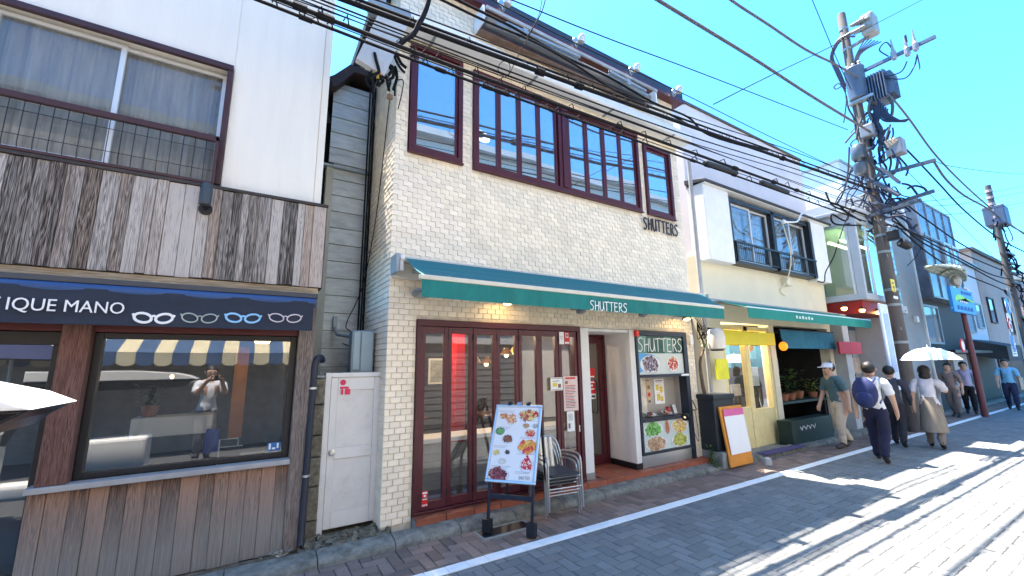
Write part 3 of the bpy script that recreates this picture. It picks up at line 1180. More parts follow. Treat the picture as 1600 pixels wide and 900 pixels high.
YS = 4.1865
MB().add([(4.718, YS, 1.40), (5.1, YS, 1.55), (5.18, YS, 1.61), (5.05, YS, 1.67), (4.85, YS, 1.688), (4.718, YS, 1.688)], [tuple(range(6))]).build('blue_print', mat('sky_blue_print', (.1, .35, .7), .4), case)
food(case, 4.98, 1.53, .17, .105, YS - .001, [(.10, .06, .10), (.22, .15, .2), (.35, .28, .3), (.08, .03, .03), (.45, .42, .5)], seed=3, n=110, tall=.02)
food(case, 5.49, 1.53, .12, .10, YS - .001, [(.6, .02, .03), (.7, .5, .35), (.75, .65, .45), (.4, .01, .02)], seed=4, n=80, tall=.04)
food(case, 4.94, .62, .16, .085, YS - .001, [(.12, .35, .06), (.2, .5, .12), (.35, .6, .25), (.06, .2, .03)], seed=5, n=120, tall=.03)
food(case, 5.24, .63, .045, .085, YS - .001, [(.45, .12, .05), (.6, .25, .15)], seed=6, n=40, bits=.4, plate=(.6, .62, .58))
food(case, 5.52, .63, .16, .085, YS - .001, [(.6, .3, .1), (.75, .6, .2), (.5, .2, .08), (.7, .65, .5), (.8, .5, .05)], seed=7, n=120)
food(case, 4.99, .43, .18, .08, YS - .001, [(.45, .27, .15), (.55, .36, .22), (.35, .18, .1), (.6, .45, .3)], seed=8, n=130)
food(case, 5.50, .43, .15, .08, YS - .001, [(.5, .5, .08), (.6, .58, .2), (.25, .32, .04), (.4, .42, .06)], seed=9, n=120, tall=.02)
MB().box(5.62, 5.80, 4.150, 4.154, 1.35, 1.38).build('price_strip', M_PAPER, case)
# things inside the niche
tag(sticker(None, 'menu_sheet', 4.95, 5.17, .95, 1.31, 4.376, mat('tan_paper', (.6, .42, .25), .6, var=.06), [(.15, .85, .92, .96, 5)] + [(.1, .6, .82 - .07 * i, .85 - .07 * i, 5) for i in range(11)] + [(.66, .92, .6, .75, 5), (.66, .92, .3, .46, 3), (.66, .92, .05, .16, 2)]),
    'tan printed menu pinned at the back of the display niche', 'menu')
tag(sticker(None, 'menu_sheet', 5.25, 5.47, .94, 1.31, 4.376, M_PAPER, [(.15, .85, .9, .94, 2), (.15, .45, .55, .78, 4), (.55, .85, .45, .7, 4), (.2, .55, .15, .4, 4), (.6, .85, .1, .3, 4)] + [(.2, .8, .84 - .1 * i, .85 - .1 * i, 3) for i in range(8)]),
    'white menu with yellow blotches pinned in the display niche', 'menu')


def dish(x, y, lab, kind, rot):
    t = thing('sample_plate', lab, 'plate', (x, y, CZ + .003), 'sample dishes in the display case')
    b_ = MB()
    prof = [(.05, 0), (.055, .006), (.115, .028), (.12, .031), (.11, .03), (.05, .012)]
    b_.lathe((0, 0, 0), prof, 20)
    b_.v = [Vector((p.x, p.y * .62, p.z)) for p in b_.v]
    mt = Matrix.Translation((x, y, CZ + .012)) @ Matrix.Rotation(R(rot), 4, 'Z') @ Matrix.Rotation(R(18), 4, 'X')
    b_.v = [mt @ p for p in b_.v]
    b_.build('dish', M_PAPER, t, smooth=True)
    f_ = MB()
    if kind == 0:
        for i in range(6):
            f_.tube([mt @ Vector((-.07 + .014 * i, -.03, .03)), mt @ Vector((-.04 + .014 * i, .0, .045)), mt @ Vector((-.02 + .016 * i, .035, .03))], .012, 6)
        f_.build('food', mat('brown_meat', (.22, .06, .03), .35, var=.3), t, smooth=True)
    else:
        f_.blob(mt @ Vector((0, 0, .05)), .045, .04, .05, j=.12)
        f_.build('food', mat('pale_cream_food', (.6, .4, .25), .4), t, smooth=True)
        g_ = MB()
        g_.blob(mt @ Vector((0, -.005, .075)), .045, .042, .04, j=.15)
        for i in range(6):
            a = i * 1.05
            g_.blob(mt @ Vector((.06 * math.cos(a), .035 * math.sin(a), .03)), .014, .014, .012, n=6, k=4)
        g_.build('sauce', mat('red_sauce', (.45, .01, .015), .15, var=.2), t, smooth=True)


dish(5.0, 4.28, 'white oval plate of brown sausages in the display niche', 0, 14)
dish(5.36, 4.28, 'white oval plate with a red topped dessert in the display niche', 1, 14)
t = MB()
t.fbox(Vector((5.58, 4.30, CZ + .004)), Vector((.97, .2, 0)), Vector((-.06, .25, .96)).normalized(), Vector((.19, -.94, .26)).normalized(), 0, .1, 0, .13, 0, .003)
tag(t.build('price_card', M_PAPER), 'blank white card standing beside the dessert plate', 'card')
# clip lamp on the case
cl = thing('clip_lamp', 'small black clip lamp pointing at the food case', 'lamp', (5.86, 4.15, .93))
P = F(1082, 640, 4.05)
P2 = F(1070, 652, 4.0)
MB().tube(spline([(5.84, 4.16, .98), F(1088, 640, 4.08), P], 4), .008, 6).build('arm', M_BLACK, cl)
MB().lathe(P2, [(.055, 0), (.05, .02), (.03, .07), (.022, .11)], 12, axis=(P - P2)).build('shade', M_BLACK, cl)
MB().blob(P2 + (P - P2).normalized() * .012, 0.022, .022, .022, n=8, k=6).build('bulb', emit('bulb_warm_small', (1, .75, .45), .12), cl)
MB().tube(spline([P, F(1080, 660, 4.1), F(1092, 690, 4.17), F(1085, 640, 4.17), F(1074, 660, 4.18)], 5), .004, 5).build('flex', M_CABLE, cl)
cbx = MB().box(5.90, 5.98, 4.14, 4.2, 1.83, 1.98)
tag(cbx.build('junction_box', M_WHITE, bevel=.008), 'white junction box on the tile pier right of the display case', 'box')

# ---- awning
aw = thing('shop_awning', 'long green fabric awning with handwritten white lettering over the restaurant front', 'awning', (1.2, 4.2, 2.5))
M_AWT = mat('awning_top_fabric', (0.008, 0.15, 0.165), .75, var=.12, scale=3, stretch=(.4, 3, 3), bump=.1, bscale=300, dirt=.12, dirtcol=(.08, .16, .18))
M_AWV = mat('awning_valance_fabric', (0.008, 0.165, 0.145), .75, var=.2, scale=4, stretch=(1.6, 1, .5), bump=.1, bscale=300, dirt=.2, dirtcol=(.07, .24, .22), dscale=1.5)
b = MB()
b.box(1.17, 6.30, 4.06, 4.199, 2.60, 2.655)
b.box(1.17, 6.30, 4.15, 4.198, 2.44, 2.598)
b.build('cassette', mat('cream_metal', (.55, .53, .48), .5, .1, var=.1, dirt=.35, dirtcol=(.2, .17, .14)), aw, bevel=.006)
MB().box(1.155, 1.19, 4.0, 4.197, 2.47, 2.665).build('end_plate', M_GREY, aw, bevel=.006)
MB().box(6.30, 6.33, 4.03, 4.197, 2.47, 2.66).build('end_plate', M_GREY, aw, bevel=.006)
FY = 3.53
n = 24
t = MB()
for i in range(n):
    for j in range(4):
        P = []
        for (ii, jj) in ((i, j), (i + 1, j), (i + 1, j + 1), (i, j + 1)):
            u = ii / n
            w = jj / 4
            x = 1.30 + u * 4.42 + (1 - w) * (.16 - u * -.30) * (1 if u > .5 else -.05) * 0
            xx = (1.27 + u * 4.97) * (1 - w) + (1.255 + u * 4.60) * w
            y = 4.06 + (FY - 4.06) * w
            z = 2.635 + (2.365 - 2.635) * w - .018 * math.sin(math.pi * w)
            P.append((xx, y, z))
        t.quad(*P)
t.build('canopy', M_AWT, aw, smooth=True)
b = MB()
b.box(1.235, 5.875, FY - .02, FY + .03, 2.318, 2.362)
b.build('front_bar', mat('ivory_metal', (.62, .58, .47), .45, var=.08, dirt=.3, dirtcol=(.35, .3, .22)), aw, bevel=.006)
v = MB()
for i in range(48):
    for j in range(3):
        P = []
        for (ii, jj) in ((i, j), (i + 1, j), (i + 1, j + 1), (i, j + 1)):
            u = ii / 48
            w = jj / 3
            x = 1.25 + u * 4.61
            sag = .016 * math.sin(u * 26) * w + .012 * math.sin(u * 61 + 1) * w
            z = 2.316 - w * (.155 + .012 * math.sin(u * 3.1 + .5))
            P.append((x, FY - .012 + sag * .7 - .02 * w * (1 - min(1, u * 6)), z))
        v.quad(*P)
v.build('valance', M_AWV, aw, smooth=True)
P0 = F(922, 484, FY - .03)
P1 = F(981, 488, FY - .03)
b = MB()
write(b, 'SHUTTERS', P0, X_, Z_, FN, .108, adv=.62, r=.05, th=.2, wid=(P1.x - P0.x) / (.108 * .62 * 8))
b.build('lettering', M_PAPER, aw)
for x in (1.32, 3.4, 5.6):
    b = MB()
    b.tube([(x + .05, 4.14, 2.52), (x + .5, 3.85, 2.46), (x + .2, 3.56, 2.36)], .02, 6)
    b.build('arm', M_GREY, aw)
b = MB()
b.tube([(1.225, 4.06, 2.5), (1.225, 4.06, 2.60)], .025, 8)
b.blob((1.225, 4.04, 2.63), .03, .03, .03, n=8, k=5)
b.build('gearbox', M_WHITE, aw)
# spot lamps under the awning
for k, (px, py, lit, lab) in enumerate([(659, 460, 0, 'large round grey lamp under the left end of the awning'), (793, 473, 1, 'small lit round lamp under the awning above the folding doors'),
                                       (908, 487, 0, 'unlit flat lamp under the awning left of the lettering end'), (1005, 492, 0, 'unlit flat lamp under the awning above the entrance'),
                                       (1073, 498, 1, 'small lit lamp under the right end of the awning')]):
    c = F(px, py, 4.0 if k else 4.08)
    t = thing('awning_lamp', lab, 'lamp', c, 'lamps under the green awning')
    s = 1.6 if k == 0 else 1.0
    MB().lathe(c, [(.045 * s, .03), (.062 * s, .02), (.066 * s, 0), (.05 * s, -.002)], 14, axis=(0.1, .25, 1)).build('housing', M_GREY if k in (0, 2, 3) else M_BLACK, t)
    MB().lathe(c + Vector((0, -.002, -.012)), [(.05 * s, .005), (.05 * s, 0), (.03 * s, -.01)], 14, axis=(.1, .25, 1)).build('lens', emit('lens_lit', (1, .6, .18), 1.6) if lit else mat('lens_grey', (.25, .27, .28), .3), t)
    MB().bar(c + Vector((0, .02, .03)), (c.x, 4.2, c.z + .06), .02).build('bracket', M_GREY, t)
    if lit:
        ld = bpy.data.lights.new('lamp_glow', 'SPOT')
        ld.energy = 0.5
        ld.color = (1, .68, .3)
        ld.spot_size = R(150)
        ld.shadow_soft_size = .03
        lo = bpy.data.objects.new('lamp_glow', ld)
        COL.objects.link(lo)
        lo.parent = t
        lo.location = (0, -.01, -.03)
        lo.rotation_euler = (R(35), 0, 0)

# ---- upper fittings: white folded cover, rusty retracted awning, roof floodlights, wall lettering
wc = thing('rolled_blind_cover', 'long white sloping cover above the upstairs windows', 'awning', (1.15, 4.2, 5.3))
b = MB()
b.prism([(4.199, 5.30), (4.199, 5.49), (3.985, 5.46), (3.965, 5.44), (3.96, 5.32), (3.98, 5.30)], (0, 0, 0), Y_, Z_, X_, 1.16, 6.2)
b.build('cover', M_WHITE, wc, bevel=.006)
for x in (1.5, 2.9, 4.3, 5.7):
    MB().box(x, x + .03, 3.96, 4.2, 5.285, 5.299).build('bracket', M_GREY, wc)
ra = thing('retracted_awning', 'rusty grey retracted awning with folded arms below the roof edge', 'awning', (2.1, 4.2, 5.8))
M_RUST = mat('rusty_metal', (.22, .15, .11), .7, .2, var=.3, dirt=.75, dirtcol=(.2, .075, .03), dscale=2.5)
MB().box(2.13, 5.30, 4.09, 4.199, 5.735, 5.755).box(2.13, 5.30, 4.17, 4.198, 5.757, 5.95).build('back_plate', M_RUST, ra)
MB().lathe((2.2, 4.07, 5.87), [(.055, 0), (.06, .01), (.06, 3.05), (.055, 3.06)], 14, axis=(1, 0, 0)).build('roller', mat('grey_canvas', (.22, .21, .2), .8, var=.3, stretch=(.4, 4, 4)), ra, smooth=True)
for x in (2.10, 5.302):
    MB().box(x, x + .028, 3.95, 4.19, 5.74, 5.97).build('end_plate', M_WHITE, ra)
for x0, x1 in ((2.3, 3.6), (5.1, 4.2)):
    b = MB()
    b.bar((x0, 3.97, 5.79), (x1, 3.93, 5.79), .05, .045)
    b.bar((x0 + (.1 if x1 > x0 else -.1), 3.9, 5.80), (x1, 3.87, 5.80), .035, .04)
    b.box(min(x0, x1) + .35, min(x0, x1) + .43, 3.87, 3.99, 5.75, 5.84)
    b.build('arm', M_GREY, ra, bevel=.006)
MB().box(2.13, 5.30, 3.905, 3.935, 5.90, 5.945).build('front_bar', mat('weathered_bar', (.4, .39, .36), .5, .2, var=.2, dirt=.5), ra, bevel=.005)
FLAB = ['leftmost round floodlight on the dark roof edge', 'floodlight on the roof edge above the rusty awning middle', 'floodlight on the roof edge left of the last one', 'rightmost floodlight near the roof corner']
for k, (px, py) in enumerate([(791, 6), (906, 64), (992, 109), (1058, 143)]):
    c = F(px, py, 3.97)
    t = thing('roof_floodlight', FLAB[k], 'floodlight', c, 'floodlights along the roof edge')
    MB().lathe(c + Vector((0, -.02, -.03)), [(.055, 0), (.058, .05), (.05, .09), (.03, .11)], 14, axis=(.1, -.3, .8)).build('lamp_body', mat('frosted_lamp', (.6, .6, .58), .3, .2, var=.1), t, smooth=True)
    MB().lathe(c + Vector((-.07, .02, -.02)), [(.045, 0), (.05, .015), (.04, .03)], 12, axis=(-.3, -1, .1)).build('reflector', M_STEEL, t, smooth=True)
    MB().tube([c + Vector((0, 0, -.02)), (c.x, 4.05, c.z - .05), (c.x, 4.09, 6.25)], .014, 6).build('bracket', M_GREY, t)
ws = thing('wall_lettering', 'black metal letters on the cream tiles under the right upstairs window', 'sign', (5.03, 4.19, 3.6))
x = 5.03
for ch in 'SHUTTERS':
    b = MB()
    write(b, ch, Vector((x, 4.165, 3.60 + rnd.uniform(-.006, .006))), X_, Z_, FN, .2 if ch != 'S' else .19, adv=.6, r=.075, th=.7, wid=.78)
    b.build('letter', mat('letter_brown', (.035, .025, .022), .5), ws)
    x += .107
# ================================================================== left timber shop
lb = thing('timber_shop', 'white plastered shop with weathered plank bands and a wide dark shop window', 'building', (-1.0, 4.31, 0))
YA = 4.31
b = MB()
b.box(-4.5, -1.86, YA, YA + .18, 2.9, 7.6)
b.box(-1.86, -.345, YA, YA + .18, 2.9, 3.12)
b.box(-1.86, -.345, YA, YA + .18, 4.30, 7.6)
b.box(-.345, .405, YA, YA + .18, 2.9, 7.6)
b.box(-4.5, .46, YA + .181, 10, 7.4, 7.6)
b.box(-4.5, .46, 5.7, 10, 7.601, 11.6)  # unseen rear block, added to keep the sun from shining through the side gap
b.build('wall', M_WHITEWALL, lb, bevel=.006)
MB().box(.407, .475, YA + .012, 10, 2.9, 7.6).build('side_wall', M_WHITEWALL, lb, bevel=.006)
# upper window with rail
M_ALU = mat('aluminium_frame', (.66, .67, .67), .4, .3, var=.05)
M_BRN = mat('brown_rail', (.055, .022, .024), .45, var=.15)
wz0, wz1 = 3.15, 4.27
win = MB().box(-1.858, -.347, YA - .045, YA - .002, 4.272, 4.325).box(-.39, -.347, YA - .04, YA + .1, wz0, 4.270).build('window', M_BRN, lb, bevel=.004)
for (a, c, yy) in ((-1.86, -1.10, 4.36), (-1.14, -.392, 4.385)):
    s = MB()
    t = .036
    s.box(a, c, yy, yy + .03, wz0, wz0 + .05)
    s.box(a, c, yy, yy + .03, wz1 - .03, wz1)
    s.box(a, a + t, yy, yy + .03, wz0 + .05, wz1 - .03)
    s.box(c - t, c, yy, yy + .03, wz0 + .05, wz1 - .03)
    if a < -1.5:
        s.box(a + t, c - t, yy + .004, yy + .026, 3.57, 3.595)
    s.build('sash', M_ALU, win, bevel=.003)
    MB().quad((a + t, yy + .016, wz0 + .05), (c - t, yy + .012, wz0 + .05), (c - t, yy + .015, wz1 - .03), (a + t, yy + .018, wz1 - .03)).build(
        'pane', glass('window_glass_left', (.66, .68, .67), .04, .45, .05, haze=.10), win)
cu = MB()
k = 60
P = [(-1.9 + 1.56 * i / k, 4.50 + .028 * math.sin(i * 1.25) + .012 * math.sin(i * .37)) for i in range(k + 1)]
for i in range(k):
    cu.quad((*P[i], 3.0), (*P[i + 1], 3.0), (*P[i + 1], 4.4), (*P[i], 4.4))
cu.build('curtain', mat('pale_grey_curtain', (.46, .44, .40), .9, var=.3, scale=3, stretch=(5, 1, .4), dirt=.6, dirtcol=(.17, .18, .21)), lb, smooth=True)
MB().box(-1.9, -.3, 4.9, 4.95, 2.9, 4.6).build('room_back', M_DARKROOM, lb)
rl = MB()
rl.box(-1.90, -.385, YA - .10, YA - .06, 3.515, 3.565)
rl.box(-1.90, -.385, YA - .095, YA - .065, 3.118, 3.142)
rl.box(-.41, -.385, YA - .10, YA - .003, 3.12, 3.56)
rl.build('rail', M_BRN, lb, bevel=.004)
rw = MB()
for i in range(18):
    x = -1.79 + i * .0775
    rw.tube([(x, YA - .08, 3.52), (x, YA - .08, 3.19), (x, YA - .07, 3.15), (x, YA - .02, 3.135)], .0032, 5)
for z in (3.24, 3.43):
    rw.tube([(-1.80, YA - .084, z), (-.41, YA - .084, z)], .003, 5)
rw.build('rail_mesh', M_BLACK, lb)
# plank band
W_UP = wood('weathered_plank', (.035, .029, .025), (.50, .445, .40), (.95, .74, .6))
x = -2.35
while x < .515:
    w = rnd.choice((.06, .075, .085, .095, .11))
    x1 = min(x + w, .525)
    zt, zb = 3.083 + rnd.uniform(-.004, .004), 2.293 + rnd.uniform(-.006, .006)
    y = 4.225 + rnd.uniform(-.006, .006)
    MB().box(x + .0015, x1 - .0015, y, y + .02, zb, zt).build('plank', W_UP, lb, bevel=.003)
    x = x1
b = MB()
b.box(-2.4, .535, 4.215, YA - .001, 3.087, 3.112)
b.box(-2.4, .522, 4.252, 4.305, 2.29, 3.085)
b.build('plank_backing', mat('dark_board', (.05, .04, .035), .8, var=.3), lb)
MB().box(.505, .53, 4.224, 4.6, 2.29, 3.084).build('end_board', wood('dark_board_wood', (.02, .016, .014), (.16, .14, .13)), lb)
# beam below the planks
MB().box(-2.4, .50, 4.24, 4.45, 2.215, 2.285).build('beam', wood('pale_beam', (.28, .2, .12), (.6, .48, .33), axis='X'), lb, bevel=.004)
MB().box(.42, .50, 4.3, 4.45, 2.04, 2.213).build('plaster_corner', M_WHITEWALL, lb)
# spot lamp on the planks
sp = thing('wall_spotlight', 'dark grey cylindrical spotlight fixed to the weathered plank band', 'lamp', (-.42, 4.2, 2.95))
MB().lathe((-.42, 4.135, 2.90), [(.04, 0), (.042, .17), (.038, .18), (.034, .178)], 16).build('housing', mat('spot_grey', (.05, .06, .065), .5, var=.1), sp, smooth=True)
MB().lathe((-.42, 4.222, 2.885), [(.05, 0), (.05, .012)], 16, axis=(0, -1, 0)).bar((-.42, 4.21, 2.885), (-.42, 4.15, 2.93), .025).build('base', M_BLACK, sp)
# lower shop: backing, posts, window, lintel
M_POST = wood('brown_post', (.05, .02, .016), (.20, .105, .085), grain=1.3)
b = MB()
b.box(-4.5, .46, 4.46, 4.6, 1.88, 2.9)
b.box(-1.04, .46, 4.42, 4.5, 0, .75)
b.build('inner_wall', mat('shop_brown_wall', (.05, .032, .026), .8, var=.2), lb)
MB().box(-1.15, -.995, 4.22, 4.40, .787, 1.9).build('post', M_POST, lb, bevel=.006)
MB().box(.365, .50, 4.235, 4.45, .04, 2.21).build('post', wood('grey_post', (.06, .045, .04), (.28, .23, .2), grain=1.3), lb, bevel=.006)
MB().box(-2.4, .363, 4.27, 4.44, 1.835, 1.93).build('lintel', mat('dark_red_lintel', (.10, .018, .016), .5, var=.15), lb, bevel=.004)
b = MB()
b.box(-.993, -.945, 4.315, 4.40, .79, 1.833)
b.box(.31, .362, 4.315, 4.40, .79, 1.833)
b.box(-.945, .31, 4.315, 4.40, 1.79, 1.833)
b.box(-.945, .31, 4.315, 4.40, .79, .83)
sw = b.build('shop_window', M_BLACK, lb, bevel=.004)
G_LEFT = glass('shop_window_glass', (.7, .72, .72), .15, .9, .02)
MB().quad((-.945, 4.35, .83), (.31, 4.35, .83), (.31, 4.352, 1.79), (-.945, 4.352, 1.79)).build('pane', G_LEFT, sw)
MB().box(-1.19, .37, 4.20, 4.33, .745, .785).build('sill', mat('pale_sill', (.38, .36, .35), .6, var=.15, dirt=.3), lb, bevel=.005)
W_LO = wood('lower_plank', (.035, .013, .010), (.38, .215, .15), splash=(.42, .98))
x = -1.185
i = 0
while x < .36:
    w = rnd.choice((.095, .105, .11, .12))
    x1 = min(x + w, .368)
    if .368 - x1 < .04:
        x1 = .368
    y = 4.255 + rnd.uniform(-.003, .003)
    MB().box(x + .0012, x1 - .0012, y, y + .02, .035 + rnd.uniform(0, .012), .743).build('plank', W_LO, lb, bevel=.002)
    x = x1
MB().box(-1.18, .36, 4.28, 4.42, .02, .742).build('plank_backing_low', M_DARKROOM, lb)
MB().box(-1.19, .5, 4.262, 4.46, -.01, .033).build('base_stone', M_GUTTER, lb)
# glazed shop door on the left
b = MB()
b.box(-2.9, -1.152, 4.33, 4.40, .10, .24)
b.box(-2.9, -1.152, 4.33, 4.40, 1.74, 1.833)
b.box(-1.21, -1.152, 4.33, 4.40, .24, 1.74)
dr = b.build('glazed_door', M_BLACK, lb, bevel=.004)
MB().quad((-2.9, 4.362, .24), (-1.21, 4.362, .24), (-1.21, 4.364, 1.74), (-2.9, 4.364, 1.74)).build('pane', G_LEFT, dr)
MB().box(-2.9, -1.19, 4.12, 4.33, -.01, .06).box(-2.9, -1.19, 4.22, 4.33, .062, .10).build('door_step', M_BLACK, lb, bevel=.008)
b = MB()
b.box(-2.9, .36, 7.0, 7.1, 0, 2.3)
b.box(.30, .36, 4.5, 7.0, 0, 2.3)
b.box(-2.9, .36, 4.45, 7.0, -.005, .03)
b.box(-2.9, .36, 4.62, 7.0, 2.2, 2.3)
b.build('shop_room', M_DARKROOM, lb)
# things in the shop window
t = thing('display_shelf', 'white display shelf unit inside the dark shop window', 'shelf', (-.5, 5.2, .03))
MB().box(-.85, -.25, 5.1, 5.4, .95, 1.12).build('shelf', M_WHITE, t, bevel=.006)
for x in (-.8, -.34):
    MB().box(x, x + .04, 5.12, 5.38, .03, .95).build('leg', M_BLACK, t)
t = thing('shop_plant', 'leafy green pot plant inside the shop window', 'plant', (-.75, 5.25, 1.12))
MB().lathe((-.75, 5.25, 1.121), [(.05, 0), (.07, .1)], 12).build('pot', mat('terracotta', (.3, .12, .07), .8), t)
b = MB()
for i in range(60):
    a, q = rnd.uniform(0, 6.28), rnd.uniform(.02, .14)
    c = Vector((-.75 + q * math.cos(a), 5.25 + q * math.sin(a), 1.26 + rnd.uniform(-.04, .16)))
    u = Vector((math.cos(a), math.sin(a), rnd.uniform(-.3, .6))).normalized()
    v = u.cross(Z_).normalized()
    b.quad(c - u * .03, c + v * .014, c + u * .04, c - v * .014)
b.build('leaves', mat('leaf_green', (.10, .2, .04), .5, isl=.4, var=.1), t)
tag(MB().box(-.12, .0, 5.35, 5.38, .85, 1.78).build('hanging_banner', mat('orange_cloth', (.55, .19, .03), .8, var=.2)), 'tall orange banner hanging inside the shop window', 'banner')
t = thing('blue_stool', 'blue stool with white frame low in the shop window', 'stool', (-.1, 4.75, .03))
MB().box(-.27, -.17, 4.7, 4.8, .82, 1.02).build('seat', mat('blue_paint', (.02, .06, .3), .5), t, bevel=.006)
b = MB()
b.tube([(-.16, 4.7, .03), (-.16, 4.7, .93), (-.02, 4.7, .93), (-.02, 4.7, .86)], .006, 6)
b.tube([(-.2, 4.72, .86), (.02, 4.72, .86)], .006, 6)
b.build('frame', M_WHITE, t)
tag(MB().blob((-.66, 5.6, 1.48), .016, .016, .022).build('lamp_bulb', lampm), 'tiny lit lamp bulb inside the dark shop window', 'lamp')
tag(MB().lathe((.1, 4.9, 1.80), [(.06, 0), (.08, .03)], 12).build('ceiling_lamp', emit('warm_plate', (1, .7, .25), 3.0)), 'small warm ceiling lamp at the top right of the shop window', 'lamp')
tag(sticker(None, 'window_sticker', .20, .30, .845, .915, 4.349, mat('blue_print', (.03, .15, .4), .5), [(.1, .25, .2, .9, 1), (.35, .6, .2, .4, 1), (.7, .85, .3, .9, 1)]),
    'small blue and white sticker in the lower right window corner', 'sticker')
# navy awning with lettering and spectacles
av = thing('navy_awning', 'narrow navy fabric awning with white lettering and a row of spectacles', 'awning', (-.5, 4.25, 2.1))
M_NAVYF = mat('navy_fabric', (.022, .028, .045), .8, var=.2, scale=4, stretch=(.3, 2, 2))
MB().lathe((-2.6, 4.09, 2.125), [(.035, 0), (.04, .01), (.04, 3.06), (.035, 3.07)], 12, axis=(1, 0, 0)).build('roller', mat('blue_roller_cloth', (.03, .075, .2), .6, var=.15, stretch=(.3, 3, 3)), av, smooth=True)
MB().box(-2.6, .48, 4.07, 4.235, 2.165, 2.205).build('cover', mat('dark_slate', (.05, .055, .065), .5), av, bevel=.004)
b = MB()
for i in range(40):
    x0, x1 = -2.6 + 3.05 * i / 40, -2.6 + 3.05 * (i + 1) / 40
    y0, y1 = 4.055 + .006 * math.sin(i * 1.1), 4.055 + .006 * math.sin((i + 1) * 1.1)
    b.quad((x0, y0 - .02, 1.868), (x1, y1 - .02, 1.868), (x1, y1, 2.125), (x0, y0, 2.125))
    b.quad((x0, y0 - .013, 1.868), (x1, y1 - .013, 1.868), (x1, y1 + .006, 2.125), (x0, y0 + .006, 2.125))
b.build('valance', M_NAVYF, av, smooth=True)
b = MB()
A = F(2, 502, 4.03)
B_ = F(192, 498, 4.03)
vs, fs = text_mesh('IQUE MANO', .1, .003)
wx = max(p.x for p in vs)
hz = max(p.y for p in vs)
sx = (B_.x - A.x) / wx
b.add([Vector((A.x + p.x * sx, 4.028 + p.z + .0, 1.952 + p.y * .082 / hz)) for p in vs], fs)
vs, fs = text_mesh('T', .1, .003)
b.add([Vector((A.x - .085 + p.x * sx, 4.028 + p.z, 1.952 + p.y * .082 / hz)) for p in vs], fs)
b.build('lettering', M_PAPER, av)
for (px, wpx, m_, r_) in ((240, 66, M_PAPER, .009), (312, 60, mat('grey_green_print', (.35, .4, .36), .6), .005), (380, 58, mat('blue_white_print', (.25, .5, .75), .6), .008), (446, 54, mat('pinkish_print', (.55, .48, .5), .6), .005)):
    c = F(px, 497, 4.03)
    hw = (F(px + wpx / 2, 497, 4.03).x - c.x) * .96
    b = MB()
    for s_ in (-1, 1):
        b.tube([(c.x + s_ * hw * .52 + hw * .42 * math.cos(a), 4.030, c.z + .034 * math.sin(a) + .006 * s_ * math.cos(a)) for a in [2 * math.pi * i / 16 for i in range(17)]], r_, 6, flat=(FN, .25))
        b.tube([(c.x + s_ * hw * .93, 4.030, c.z + .01), (c.x + s_ * hw * 1.02, 4.030, c.z + .028)], r_, 5, flat=(FN, .25))
    b.tube([(c.x - hw * .12, 4.031, c.z + .012), (c.x, 4.031, c.z + .018), (c.x + hw * .12, 4.031, c.z + .012)], r_, 5, flat=(FN, .25))
    b.build('spectacles_emblem', m_, av)
# downpipe
dp = thing('downpipe', 'dark navy drainpipe running down beside the timber shop', 'pipe', (.52, 4.25, 0))
MB().tube(spline([(.60, 4.42, 1.62), (.56, 4.27, 1.645), (.52, 4.24, 1.60), (.515, 4.235, 1.4)], 5) + [Vector((.508, 4.23, .8)), Vector((.50, 4.225, .13)), Vector((.50, 4.2, .08))], .029, 12).build('pipe', M_NAVY, dp, smooth=True)
b = MB()
for z in (1.36, .62):
    b.lathe((.513 - .006 * (1.4 - z) / .6, 4.233, z), [(.034, 0), (.034, .018)], 12)
b.build('clip', M_STEEL, dp)

# ================================================================== gap: back house, electric box, white door, old stone
bk = thing('grey_clad_house', 'narrow house clad in grey metal boards standing back in the gap', 'building', (.9, 5.3, 0))
M_SID = mat('grey_cladding', (.50, .53, .51), .5, .25, var=.18, scale=3, stretch=(1.5, 1, 6), obr=.08, dirt=.5, dirtcol=(.14, .14, .13), dscale=2)
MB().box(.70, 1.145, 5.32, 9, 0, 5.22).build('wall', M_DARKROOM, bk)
z = 1.35
while z < 5.18:
    x0 = .70 if z < 4.0 else .64
    z1 = min(z + .205, 5.2)
    MB().add([(x0, 5.318, z), (1.14, 5.318, z), (1.14, 5.318, z1), (x0, 5.318, z1), (x0, 5.29, z), (1.14, 5.29, z), (1.14, 5.303, z1), (x0, 5.303, z1)],
             [(4, 5, 6, 7), (0, 1, 5, 4), (3, 2, 6, 7), (0, 4, 7, 3), (1, 2, 6, 5)]).build('panel', M_SID, bk)
    z += .21
MB().box(.62, .699, 5.27, 5.4, 1.3, 4.02).build('corner_trim', mat('cream_trim', (.4, .4, .34), .6, var=.1, dirt=.3), bk)
MB().box(.56, 1.14, 5.24, 5.33, 4.0, 4.03).build('flashing', M_GREY, bk)
b = MB()
b.prism([(.50, 4.98), (.66, 5.05), (.86, 5.33), (1.14, 5.33), (1.14, 5.42), (.80, 5.42), (.62, 5.2), (.48, 5.08)], (0, 0, 0), X_, Z_, Y_, 5.15, 7)
b.build('roof', mat('dark_brown_roof', (.045, .028, .025), .6, var=.2), bk, bevel=.005)
MB().lathe((.52, 5.17, 4.98), [(.07, 0), (.085, .04), (.085, .09)], 10).tube([(.53, 5.2, 5.0), (.55, 5.25, 4.75), (.60, 5.3, 4.6)], .03, 8).build('gutter', M_BLACK, bk)
MB().tube([(.98, 5.4, 5.42), (.98, 5.4, 5.68)], .02, 8).build('vent_pipe', mat('rust_brown', (.16, .09, .07), .7), bk)
MB().box(.52, .699, 5.6, 5.7, 0, 5.0).build('dark_recess', M_DARKROOM, bk)
